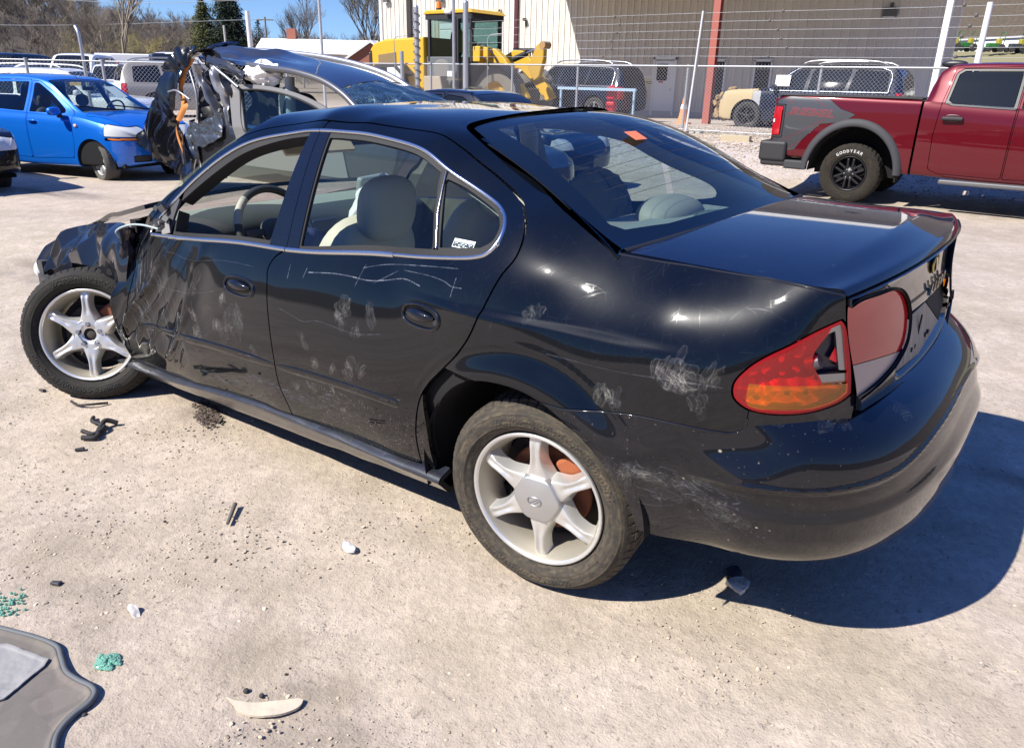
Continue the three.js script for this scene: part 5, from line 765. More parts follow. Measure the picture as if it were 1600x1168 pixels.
// ---- red pickup
const truck = thing('red_pickup', 'dark red crew cab pickup with grey bed decal and black wheels, parked facing right', 'pickup truck', [1.83, -.115, 9.57 + .93], Math.PI);
{
  const red = paint([.095, .002, .007], { metalness: .15, roughness: .35, specularIntensity: .3 }), black = std([.022, .022, .024], .6), flareM = std([.035, .036, .04], .7);
  // cargo bed: outer skin as a closed box with softened shoulders
  const bedTop = curve([[-1.21, 1.36], [-1.15, 1.455], [-.9, 1.47], [.8, 1.45]]), bedLow = curve([[-1.21, .70], [-1.1, .60], [-.5, .57], [.8, .46]]);
  const bs = (u, v) => { const x = lerp(-1.22, .785, u), yt = bedTop(x), yl = bedLow(x), q = Math.abs(v), w = .955 * (1 - .06 * Math.pow(clamp((-.95 - x) / .27), 2.5)); const K = [[w - .06, yl], [w - .012, yl + .05], [w, lerp(yl, yt, .35)], [w - .004, lerp(yl, yt, .66)], [w - .016, yt - .11], [w - .03, yt - .035], [w - .055, yt - .004], [w - .10, yt], [w - .16, yt - .01], [0, yt - .02]]; return [x, crs(K.map(k => k[1]), 1 - q), crs(K.map(k => k[0]), 1 - q) * Math.sign(v || 1)]; };
  let B = sheet(bs, 0, 1, 170, -1, 1, 130, true);
  const bed = thing2(truck, 'cargo_bed');
  function thing2(par, name) { const g = new THREE.Group(); g.name = name; par.add(g); return g; }
  const archT = p => Math.max(Math.min(Math.hypot(p[0], (p[1] - .42) * .93) - .615, 9), .3 - Math.abs(p[2]));
  B = cut(B, (u, v, p) => -archT(p));
  const decal = sidePoly([[-1.19, .62], [-1.19, 1.40], [-1.0, 1.455], [-.42, 1.425], [-.24, 1.30], [-.02, 1.235], [-.18, 1.12], [-.5, 1.08], [-.72, .86], [-.82, .70]], 0);
  const dm = paint([1, 1, 1], { roughness: .45, metalness: .2, map: canvasTex(1400, 1000, (g, w, h) => {
    g.fillStyle = '#3f4043'; g.fillRect(0, 0, w, h);
    const X = x => (x + 1.25) / 1.4 * w, Y = y => h - (y - .55) / 1.0 * h;
    g.strokeStyle = '#7d1220'; g.lineWidth = 7; const ln = (...p) => { g.beginPath(); p.forEach((q, i) => i ? g.lineTo(X(q[0]), Y(q[1])) : g.moveTo(X(q[0]), Y(q[1]))); g.stroke(); };
    ln([-1.06, 1.45], [-.92, 1.34]); ln([-.62, 1.43], [-.46, 1.31]); ln([-1.05, 1.16], [-.88, 1.24]); ln([-1.10, .78], [-.45, 1.15]); ln([-1.0, .66], [-.74, .83]);
    g.save(); g.translate(X(-.98), Y(1.205)); g.transform(1, .04, -.35, 1, 0, 0); g.font = 'bold 136px sans-serif'; g.lineWidth = 4.5; g.strokeStyle = '#a8222f'; g.scale(1.62, 1); g.strokeText('REBEL', 0, 0); g.restore();
  }) });
  const lampB = p => { const a = Math.max(Math.max(-1.23 - p[0], p[0] + 1.04), p[1] - 1.335, .86 - p[1], .6 - Math.abs(p[2])); return a; };
  const lampR = p => Math.max(p[0] + 1.075, p[1] - 1.31, .895 - p[1], .6 - Math.abs(p[2]));
  B = carve(B, bed, [...two('tail_light', lampR, phy([.38, .008, .014], { roughness: .1, clearcoat: 1 }), { rim: .01 }), ...two('lamp_surround', lampB, black, {}),
    ...two('decal', decal, dm, { uv: null, flush: true })]);
  bed.children.filter(c => c.name === 'decal').forEach(c => { const P = c.geometry.attributes.position, u = c.geometry.attributes.uv; for (let i = 0; i < P.count; i++) u.setXY(i, (P.getX(i) + 1.25) / 1.4, (P.getY(i) - .55) / 1.0); });
  bed.children.filter(c => c.name === 'tail_light').forEach((c, i) => { const t = i ? -1 : 1; part(c, 'reverse_light', box(.02, .05, .05, -1.195, 1.10, .90 * t, .006), std([.8, .8, .8], .3)); part(c, 'light_band', box(.012, .34, .02, -1.09, 1.10, .952 * t, .005), std([.65, .02, .03], .3)); });
  part(bed, 'bed_side', geo(B, .012), red); for (const t of [1, -1]) part(bed, 'rail_cap', box(1.98, .02, .12, -.2, 1.468, .86 * t, .008), black);
  part(truck, 'tailgate', box(.06, .80, 1.72, -1.20, 1.03, 0, .02), red);
  // flares
  const fl = s => geo(sheet((a, b) => { const K = [[.60, .955], [.605, .985], [.625, .998], [.665, .992], [.70, .965], [.705, .945]], r = crs(K.map(k => k[0]), b), z = crs(K.map(k => k[1]), b); return [r * Math.cos(a), .42 + r * Math.sin(a) / .93, s * z]; }, 0.04, Math.PI - .02, 60, 0, 1, 14, s > 0));
  for (const s of [1, -1]) part(truck, 'wheel_flare', fl(s), flareM);
  part(truck, 'rear_bumper', join([box(.42, .30, 2.0, -1.14, .665, 0, .05), box(.40, .11, 1.94, -1.12, .50, 0, .04)]), black); for (const t of [1, -1]) part(truck, 'bumper_end', box(.34, .13, .10, -.78, .485, .93 * t, .03), flareM);
  // cab and bonnet
  let C = shell({ x0: .81, x1: 4.62, w: .965, wr: .70, hr: .52, nose: .5, tail: .16, nT: 5, nN: 4, nu: 200, nv: 120, low: [[.81, .47], [2, .44], [4.62, .5]], belt: [[.81, 1.42], [1.2, 1.405], [2.2, 1.345], [3.1, 1.30], [4.3, 1.26], [4.62, 1.0]], top: [[.81, 1.46], [.85, 1.66], [.93, 1.86], [1.10, 1.935], [1.6, 1.955], [2.3, 1.94], [2.55, 1.88], [3.0, 1.58], [3.3, 1.40], [3.8, 1.37], [4.4, 1.30], [4.62, 1.02]] });
  const dR = sidePoly([[1.02, .56], [1.0, 1.0], [1.03, 1.45], [1.09, 1.86], [1.9, 1.885], [1.9, .50], [1.15, .51]]), dF = sidePoly([[1.92, .50], [1.92, 1.885], [2.35, 1.87], [3.05, 1.36], [3.05, .55]]);
  const wR = sidePoly([[1.10, 1.46], [1.14, 1.78], [1.20, 1.825], [1.86, 1.83], [1.86, 1.395], [1.16, 1.42]]), wF = sidePoly([[1.95, 1.385], [1.95, 1.83], [2.3, 1.81], [2.9, 1.38]]);
  C = cut(C, (u, v, p) => -circ(3.57, .44, .50)(p));
  const frame = p => { const a = sidePoly([[1.06, 1.425], [1.105, 1.80], [1.18, 1.855], [1.90, 1.862], [1.90, 1.36], [1.14, 1.39]])(p); return a; };
  C = carve(C, truck, [['windscreen', planPoly(2.6, 3.22, .66, .78, 1.42), tint, { inset: .004 }], ['rear_window', p => Math.max(Math.abs(p[2]) - .6, p[0] - .95, 1.5 - p[1], p[1] - 1.82), tint, { inset: .01 }], ...two('side_window', wR, tint, { inset: .010 }), ...two('side_window', wF, tint, { inset: .010 }), ...two('window_surround', frame, std([.045, .045, .048], .5), { inset: .003 }), ...two('door', dR, red, { rim: .015 }), ...two('door', dF, red, { rim: .015 }),
    ['grille', p => Math.max(Math.abs(p[2]) - .75, p[1] - 1.1, .7 - p[1], 4.3 - p[0]), black, { inset: .02 }]]);
  part(truck, 'cab', geo(C, .012), red); part(truck, 'cab_lining', geo(cut(offset(shellLow(), -.05), (u, v, p) => p[1] - 1.3)), innerDark);
  function shellLow() { return shell({ x0: .84, x1: 4.5, w: .965, wr: .7, hr: .52, nose: .5, tail: .16, nT: 5, nN: 4, nu: 40, nv: 30, low: [[.81, .5], [4.62, .5]], belt: [[.81, 1.4], [4.62, 1.2]], top: [[.81, 1.45], [4.62, 1.25]] }); }
  for (const s of [1, -1]) { const hd = part(truck, 'door_handle', at(box(.26, .05, .05, 0, 0, 0, .02), 1.20, 1.23, s * .975), black); part(hd, 'handle_recess', at(cushion(.10, .05, .01), 1.2, 1.235, s * .955), std([.05, .005, .008], .4)); }
  part(truck, 'roof_fin', at(cushion(.16, .05, .05, 2.2), 1.02, 1.915, .5), std([.015, .015, .02], .4)); for (const t of [1, -1]) part(truck, 'running_board', box(2.0, .06, .14, 2.2, .42, .99 * t, .02), std([.12, .12, .125], .5, .3));
  part(truck, 'underbody', join([box(4.8, .18, .9, 1.8, .52, 0), box(.12, .14, 1.5, 0, .42, 0)]), innerDark); for (const t of [1, -1]) { part(truck, 'mud_flap', box(.02, .26, .22, .64, .48, .86 * t), innerDark); part(truck, 'wheel_well_wall', box(1.2, .75, .03, 0, .74, .52 * t), wheelWell); }
  part(truck, 'wheel_well', geo(sheet((a, b) => [.60 * Math.cos(a), .42 + .63 * Math.sin(a), b * .93], 0, Math.PI, 30, -1, 1, 2)), wheelWell);
  const tyreM = std([.36, .33, .29], .95, 0, { map: tyreTex }), wm = std([.018, .018, .02], .4, .4);
  for (const [x, s] of [[0, 1], [0, -1], [3.57, 1], [3.57, -1]]) {
    const w = part(truck, 'wheel', (lowTyre.big ??= tyreGeo(.42, .245, .27, { seg: 300, rows: 60, blocks: 34, deep: .016, slant: 3, letters: 0 })), tyreM); w.position.set(x, .416, s * .905); w.rotation.y = s > 0 ? 0 : Math.PI;
    part(w, 'rim', lathe([[.245, -.004], [.24, .006], [.225, -.004], [.215, -.04], [.21, -.2]], 60), wm);
    for (let k = 0; k < 6; k++) for (const d of [-.17, .17]) { const b = box(.135, .030, .035, .140, 0, -.02, .008); b.rotateZ(d * .35); b.translate(0, d * .16, 0); b.rotateZ(k * Math.PI / 3 + .5); part(w, 'spoke', b, wm); }
    part(w, 'hub', lathe([[0, .002], [.035, 0], [.04, -.012], [.085, -.018], [.09, -.05]], 36), wm); for (let k = 0; k < 6; k++) part(w, 'lug_nut', at(new THREE.CylinderGeometry(.011, .012, .02, 6), .062 * Math.cos(k * 1.047), .062 * Math.sin(k * 1.047), -.008, Math.PI / 2), std([.5, .5, .5], .3, .9));
    part(w, 'brake', lathe([[0, -.1], [.2, -.1], [.2, -.12]], 32), wheelWell);
    if (s > 0 && x === 0) { const put = (word, mid, step, out) => [...word].map((c, i) => { const t = new TextGeometry(c, { font: FONT, size: .042, depth: .002, curveSegments: 3 }); t.center(); const a = mid - (i - (word.length - 1) / 2) * step * (out ? 1 : -1); if (!out) t.rotateZ(Math.PI); t.translate(0, .318, .0205); t.rotateZ(a); return t; });
      const lm = std([.50, .50, .48], .8); for (const t of put('GOODYEAR', .10, .155, true)) part(w, 'tyre_letter', t, lm); }
  }
}
// ------------------------------------------------------------------ hills all round, far woods
{
  const ridge = a => { // height of the skyline by compass direction (a from +x towards +z)
    const d = a * 180 / Math.PI; const bump = (c, w, h) => h * Math.exp(-(((((d - c + 540) % 360) - 180) / w) ** 2));
    return 9 + bump(14, 9, 17) + bump(-6, 16, 18) + bump(88, 9, 34) + bump(120, 30, 26) + bump(200, 50, 12) + bump(270, 60, 15) - bump(46, 16, 6.5) + 1.6 * noise(d * .13, 2);
  };
  const S = sheet((a, r) => { const R = 120 + r * 260, t = sst(0, 1, r), h = ridge(a) * t * 1.5 + 2.2 * fbm(Math.cos(a) * 9, Math.sin(a) * 9, r * 4) * t - 2 * (1 - t); return [CAM.x + R * Math.cos(a), h, CAM.z + R * Math.sin(a)]; }, 0, Math.PI * 2, 300, 0, 1, 26, true);
  const g = geo(S, 0, (a, r) => [a * 40, r * 16]); g.computeVertexNormals();
  const hm = canvasTex(512, 512, (c, w, h) => { c.fillStyle = '#6a5f4f'; c.fillRect(0, 0, w, h); for (let k = 0; k < 5000; k++) { const m = rnd(); c.fillStyle = m < .5 ? `rgba(70,60,50,${rr(.05, .3)})` : m < .8 ? `rgba(150,132,104,${rr(.05, .25)})` : `rgba(90,90,60,${rr(.05, .2)})`; c.beginPath(); c.ellipse(rr(0, w), rr(0, h), rr(2, 16), rr(2, 9), 0, 0, 7); c.fill(); } });
  structure('hills', g, std([.62, .60, .58], 1, 0, { map: hm }));
  // bare tree, used for the woods (several shapes) and, larger, for the single trees
  var bareTree = (sd, h, depth, spread, thick, up = .35) => {
    const old = seed; seed = sd; const bars = [];
    const grow = (p, d, L, r, k) => {
      const q = p.clone().addScaledVector(d, L); bars.push([p, q, r, r * .62, k]);
      if (k >= depth) return; const n = k === 0 ? 5 : 3 + (rnd() < .5 ? 1 : 0);
      for (let i = 0; i < n; i++) { const a = rr(0, 6.283), s = spread * rr(.55, 1.15), e = V3(Math.cos(a), 0, Math.sin(a)), nd = d.clone().multiplyScalar(Math.cos(s)).addScaledVector(e, Math.sin(s)).add(V3(0, up * .35, 0)).normalize(); const t = i === 0 ? 1 : rr(.45, 1); grow(p.clone().lerp(q, t), nd, L * rr(.58, .82), r * (i === 0 ? .7 : .52), k + 1); }
    };
    grow(V3(0, 0, 0), V3(rr(-.05, .05), 1, rr(-.05, .05)).normalize(), h * .30, h * thick, 0); seed = old;
    const mk = f => { const pos = [], nor = []; for (const [a, b, r0, r1] of bars.filter(f)) { const d = b.clone().sub(a).normalize(), x = Math.abs(d.y) < .9 ? V3(0, 1, 0).cross(d).normalize() : V3(1, 0, 0).cross(d).normalize(), y = d.clone().cross(x); for (let i = 0; i < 3; i++) { const t0 = i * 2.094, t1 = t0 + 2.094, P = (c, r, t) => c.clone().addScaledVector(x, r * Math.cos(t)).addScaledVector(y, r * Math.sin(t)); const A = P(a, r0, t0), B = P(a, r0, t1), C = P(b, r1, t0), D = P(b, r1, t1), n0 = x.clone().multiplyScalar(Math.cos(t0)).addScaledVector(y, Math.sin(t0)), n1 = x.clone().multiplyScalar(Math.cos(t1)).addScaledVector(y, Math.sin(t1)); for (const [p, n] of [[A, n0], [B, n1], [C, n0], [B, n1], [D, n1], [C, n0]]) { pos.push(p.x, p.y, p.z); nor.push(n.x, n.y, n.z); } } } const gg = new THREE.BufferGeometry(); gg.setAttribute('position', new THREE.Float32BufferAttribute(pos, 3)); gg.setAttribute('normal', new THREE.Float32BufferAttribute(nor, 3)); return gg; };
    return { trunk: mk(b => b[4] < 2), crown: mk(b => b[4] >= 2), all: mk(() => true) };
  };
  const bark = std([.15, .125, .10], .95), barkPale = std([.23, .195, .16], .95);
  const kinds = [bareTree(11, 9, 5, .55, .016), bareTree(23, 10, 5, .48, .014), bareTree(37, 8, 5, .65, .018)];
  const M = new THREE.Matrix4(), col = new THREE.Color();
  kinds.forEach((k, i) => { // leafless wood on the hillside: one mass
    const n = 620, I = new THREE.InstancedMesh(k.all, std([1, 1, 1], .95), n); for (let j = 0; j < n; j++) { const a = rr(-.12, 1.02), t = Math.pow(rnd(), .8), R = 120 + t * 260, h = ridge(a) * sst(0, 1, t) * 1.5 - 2 * (1 - sst(0, 1, t)); const s = rr(.8, 1.5) * lerp(.8, 1.35, t); M.makeRotationY(rr(0, 6)).scale(V3(s, s, s)).setPosition(CAM.x + R * Math.cos(a), h - .3, CAM.z + R * Math.sin(a)); I.setMatrixAt(j, M); const c = rr(.75, 1.25), y = rnd() < .12 ? 1.5 : 1; col.setRGB(.19 * c * y, .158 * c * y, .128 * c); I.setColorAt(j, col); } I.name = numbered('far_wood'); I.userData = { kind: 'stuff', label: 'leafless brown wood covering the far hillside', category: 'wood' }; I.castShadow = true; scene.add(I);
  });
  const tree = (x, z, sd, h, label, o = {}) => { const k = bareTree(sd, h, o.depth ?? 6, o.spread ?? .5, o.thick ?? .014, o.up ?? .35), t = thing('bare_tree', label, 'tree', [x, groundY(x, z) - .1, z]); part(t, 'trunk', k.trunk, o.m ?? bark); part(t, 'crown', k.crown, o.c ?? o.m ?? bark); return t; };
  tree(62, 30, 5, 13, 'tall bare grey tree rising above the white van left of the yellow willow', { m: barkPale, spread: .48 });
  tree(74, 34, 6, 9, 'smaller bare tree on the far left in front of the wooded hill', { m: barkPale, spread: .5 });
  tree(73, 56, 8, 11.5, 'thin bare tree right of the small spruce and left of the white light pole', { spread: .42, thick: .012 });
  tree(62, 56, 9, 13.5, 'wide bare tree right of the white light pole behind the brick gable', { spread: .5, thick: .015 });
  tree(57, 59, 12, 14.5, 'tall dense bare tree touching the left corner of the metal building', { spread: .45, thick: .015 });
  tree(52, 62, 15, 12, 'bare tree partly hidden behind the left end of the metal building', { spread: .5 });
  tree(86, 44.5, 21, 7.6, 'rounded yellow green budding willow in front of the hillside', { spread: .75, up: -.1, m: barkPale, c: std([.30, .25, .10], .9) });
  tree(92, 50, 22, 6, 'low yellowish bush like tree right of the budding willow', { spread: .75, up: 0, m: barkPale, c: std([.27, .22, .11], .9) });
  // conifers: whorls of drooping boughs, each bough a flat fan of needles
  const conifer = (x, z, h, w, c, label, sd, dens = 1) => { const old = seed; seed = sd; const t = thing('conifer_tree', label, 'tree', [x, groundY(x, z) - .2, z]); part(t, 'trunk', bar([0, 0, 0], [0, h * .97, 0], h * .02, 7, .02), bark); const pos = [], nor = []; const rows = Math.round(46 * dens);
    for (let k = 0; k < rows; k++) { const f = Math.pow(k / rows, .9), y = h * (.08 + .90 * f), L = w * Math.pow(1 - f, .75) * rr(.72, 1.08) + .12, n = Math.round(lerp(20, 6, f) * dens); for (let i = 0; i < n; i++) { const a = rr(0, 6.283), l = L * rr(.55, 1.1) * (1 + .38 * noise(Math.cos(a) * 1.6 + sd, y * .55, Math.sin(a) * 1.6)), dx = Math.cos(a), dz = Math.sin(a); for (let m = 0; m < 7; m++) { const u = rr(.2, 1), px = dx * l * u + rr(-.12, .12) * l, pz = dz * l * u + rr(-.12, .12) * l, py = y - l * .28 * u * u + rr(-.12, .12), s = rr(.10, .26) * (h / 8), b = rr(0, 6.28); const A = V3(px, py, pz), B = V3(px + s * Math.cos(b), py - s * .5, pz + s * Math.sin(b)), C = V3(px + s * .5 * Math.cos(b + 1.9), py + s * rr(-.2, .6), pz + s * .5 * Math.sin(b + 1.9)); const N = B.clone().sub(A).cross(C.clone().sub(A)).normalize(); for (const q of [A, B, C]) { pos.push(q.x, q.y, q.z); nor.push(N.x, N.y, N.z); } } } }
    const g = new THREE.BufferGeometry(); g.setAttribute('position', new THREE.Float32BufferAttribute(pos, 3)); g.setAttribute('normal', new THREE.Float32BufferAttribute(nor, 3)); part(t, 'crown', g, std(c, .9, 0, { side: THREE.DoubleSide })); seed = old; };
  conifer(80.5, 49, 9.2, 4.4, [.085, .095, .03], 'olive green conifer left of the darker taller one', 31, 2.0); conifer(78.2, 50.6, 11.2, 4.8, [.028, .045, .028], 'tall dark blue green conifer with a dense crown', 32, 2.4);
  conifer(75.6, 52.4, 7.4, 2.0, [.06, .065, .045], 'small sparse grey spruce right of the white pole', 33, .8);
}
// ------------------------------------------------------------------ metal building
{
  const Z = 27.5, gx = .25, b = thing('metal_building', 'large cream metal sided building with maroon downspouts and shaded canopy side', 'building', [17, gx, Z]);
  const sid = [std([.68, .645, .575], .55), std([.655, .62, .555], .58), std([.70, .66, .585], .55)], dark = std([.03, .025, .024], .6), maroon = std([.075, .018, .020], .5), white = std([.78, .78, .77], .5), cream = std([.62, .53, .33], .6);
  const pg = join([box(.303, 6.2, .02, 0, 3.2, 0), box(.055, 6.2, .04, -.125, 3.2, -.029, .006), box(.02, 6.2, .016, .02, 3.2, -.016), box(.02, 6.2, .016, .085, 3.2, -.016)]);
  for (let k = 0; k < 87; k++) { const x = 30.0 - k * .305 - 17; const p = part(b, 'siding_panel', pg, sid[Math.floor(rnd() * 3)]); p.position.set(x, 0, 0); }
  part(b, 'end_wall', box(.2, 6.2, 14, 13.25, 3.2, 7.0), sid[1]); part(b, 'end_wall', bx2(-13.15, .1, -8.2, 13.9), sid[1]); part(b, 'back_wall', box(21.4, 6.2, .2, 2.5, 3.2, 13.9), sid[1]);
  function bx2(x0, z0, x1, z1) { const L = Math.hypot(x1 - x0, z1 - z0), g = new THREE.BoxGeometry(L, 6.2, .2); g.rotateY(-Math.atan2(z1 - z0, x1 - x0)); g.translate((x0 + x1) / 2, 3.2, (z0 + z1) / 2); return g; }
  { const sh = new THREE.Shape([[13.4, -.3], [13.4, 14], [-8.3, 14], [-13.2, -.3]].map(p => new THREE.Vector2(p[0], -p[1]))), g = new THREE.ExtrudeGeometry(sh, { depth: .22, bevelEnabled: false }); g.rotateX(-Math.PI / 2); g.translate(0, 6.32, 0); part(b, 'roof', g, std([.5, .5, .5], .5)); }
  part(b, 'corner_trim', box(.16, 6.2, .14, 13.22, 3.2, -.02), white); part(b, 'foundation', box(26.6, .34, .10, -.1, 0, -.06), std([.50, .48, .44], .9));
  for (const [x, n] of [[11.15, 'downspout'], [4.45, 'downspout']]) part(b, n, box(x > 9 ? .30 : .20, 6.2, .12, x, 3.2, -.10, .02), x > 9 ? dark : maroon);
  const gd = part(b, 'garage_door', box(3.7, 4.05, .06, 7.3, 2.05, -.07), white); for (let k = 0; k < 6; k++) part(gd, 'door_panel', box(3.6, .60, .03, 7.3, .40 + k * .67, -.115, .01), white);
  part(b, 'door_frame', join([box(.10, 4.2, .12, 5.41, 2.1, -.08), box(.10, 4.2, .12, 9.2, 2.1, -.08), box(3.9, .10, .12, 7.3, 4.16, -.08)]), cream); part(b, 'door_header', box(3.66, .36, .05, 7.3, 3.9, -.12), std([.55, .48, .42], .6));
  const pd = part(b, 'entry_door', box(.86, 2.05, .06, -3.12, 1.05, -.07), white); part(pd, 'door_pane', box(.46, .62, .02, -3.02, 1.64, -.115), tint); part(pd, 'door_handle', box(.05, .05, .06, -3.45, 1.0, -.13, .01), std([.5, .5, .5], .3, .8)); part(b, 'entry_frame', join([box(.08, 2.2, .10, -3.60, 1.1, -.07), box(.08, 2.2, .10, -2.64, 1.1, -.07), box(1.04, .10, .10, -3.12, 2.17, -.07)]), white);
  part(b, 'door_sign', box(.18, .07, .01, -3.0, 1.28, -.115), std([.6, .1, .08], .5));
  for (const x of [-5.35, -7.15]) { const w = part(b, 'side_door', box(.56, 2.1, .04, x, .98, -.06), dark); part(w, 'side_door_frame', join([box(.07, 2.2, .08, x - .32, 1.0, -.07), box(.07, 2.2, .08, x + .32, 1.0, -.07), box(.7, .09, .08, x, 2.1, -.07)]), white); for (let k = 0; k < 4; k++) part(w, 'grille_bar', box(.025, .22, .02, x - .2 + k * .13, 1.88, -.10), std([.5, .5, .5], .4)); }
  const sg = part(b, 'notice_sign', box(.58, .40, .02, -2.50 + .0, 1.32, -.07), std([.70, .60, .36], .6)); part(sg, 'notice_band', box(.58, .09, .006, -2.5, 1.46, -.084), std([.75, .72, .62], .6)); part(sg, 'notice_line', box(.46, .03, .006, -2.5, 1.27, -.084), std([.15, .12, .1], .6)); part(sg, 'notice_line', box(.34, .03, .006, -2.5, 1.21, -.084), std([.15, .12, .1], .6));
  const wl = (x, y, s = 1) => { const l = part(b, 'wall_light', join([box(.34 * s, .22 * s, .16, x, y, -.16, .03), box(.1, .3 * s, .08, x, y + .1, -.05)]), std([.10, .10, .10], .5)); part(l, 'light_lens', box(.26 * s, .03, .12, x, y - .115 * s, -.17), std([.7, .7, .68], .3)); };
  wl(-11.25, 3.6, 1.3); wl(9.05, 4.75, 1.2); wl(12.7, 4.85, 1); part(b, 'wall_camera', join([box(.12, .12, .2, 3.95, 3.75, -.16, .04), box(.05, .3, .05, 3.95, 3.6, -.05)]), dark);
  // canopy: roof on posts over the right half of the front
  const cn = part(b, 'canopy_roof', box(16.1, .22, 6.0, -6.0, 5.1, -3.05), std([.42, .40, .36], .6)); part(cn, 'canopy_fascia', box(16.1, .4, .06, -6.0, 5.0, -6.1), white);
  part(b, 'canopy_column', join([box(.22, 5.1, .03, -7.55, 2.5, -5.75), box(.22, 5.1, .03, -7.55, 2.5, -5.55), box(.03, 5.1, .2, -7.55, 2.5, -5.65)]), std([.34, .10, .075], .6), 'red brown steel canopy column');
  part(b, 'canopy_column', box(.16, 5.1, .16, -13.95, 2.5, -5.6, .02), std([.74, .70, .64], .6), 'white square canopy column at the right corner');
}
// ------------------------------------------------------------------ chain link fences
const galv = std([.50, .51, .52], .42, .75), galvDull = std([.42, .43, .44], .55, .6);
function mesh(L, h, pitch = .085, r = .0026) { const pos = []; const add = (x0, y0, x1, y1, z) => { const d = Math.hypot(x1 - x0, y1 - y0), nx = -(y1 - y0) / d * r, ny = (x1 - x0) / d * r; const A = [x0 + nx, y0 + ny, z], B = [x0 - nx, y0 - ny, z], C = [x1 + nx, y1 + ny, z], D = [x1 - nx, y1 - ny, z], k = r * 1.2; for (const [p, q, o] of [[A, C, 0], [C, D, 0], [D, B, 0], [B, A, 0]]) { } const E = [x0, y0, z + k], F = [x1, y1, z + k], G = [x0, y0, z - k], H = [x1, y1, z - k]; for (const [p, q, s, t] of [[A, E, C, F], [E, B, F, D], [B, G, D, H], [G, A, H, C]]) pos.push(...p, ...q, ...s, ...q, ...t, ...s); };
  const n = Math.ceil((L + h) / pitch); for (let i = 0; i < n; i++) { const s = i * pitch; { let x0 = s - h, y0 = 0, x1 = s, y1 = h; if (x0 < 0) { y0 = -x0; x0 = 0; } if (x1 > L) { y1 = h - (x1 - L); x1 = L; } if (y1 > y0) add(x0, y0, x1, y1, .003); } { let x0 = s - h, y0 = h, x1 = s, y1 = 0; if (x0 < 0) { y0 = h + x0; x0 = 0; } if (x1 > L) { y1 = x1 - L; x1 = L; } if (y0 > y1) add(x0, y0, x1, y1, -.003); } }
  for (let x = pitch / 2; x < L; x += pitch) add(x, h - .01, x + .012, h + .045, 0);
  const g = new THREE.BufferGeometry(); g.setAttribute('position', new THREE.Float32BufferAttribute(pos, 3)); g.computeVertexNormals(); return g; }
function fence(a, b, y0, h, posts, label, o = {}) { const dx = b[0] - a[0], dz = b[1] - a[1], L = Math.hypot(dx, dz), f = thing('chain_link_fence', label, 'fence', [a[0], y0, a[1]], -Math.atan2(dz, dx)); part(f, 'wire_mesh', mesh(L, h, o.pitch, o.r), galv).userData.kind = 'stuff'; part(f, 'top_rail', bar([0, h, 0], [L, h, 0], o.rail ?? .019, 8), galvDull); part(f, 'bottom_wire', bar([0, .05, 0], [L, .05, 0], .006, 5), galv); for (const p of posts) part(f, 'fence_post', bar([p, -.3, .03], [p, h + .04, .03], .030, 10), galvDull); return f; }
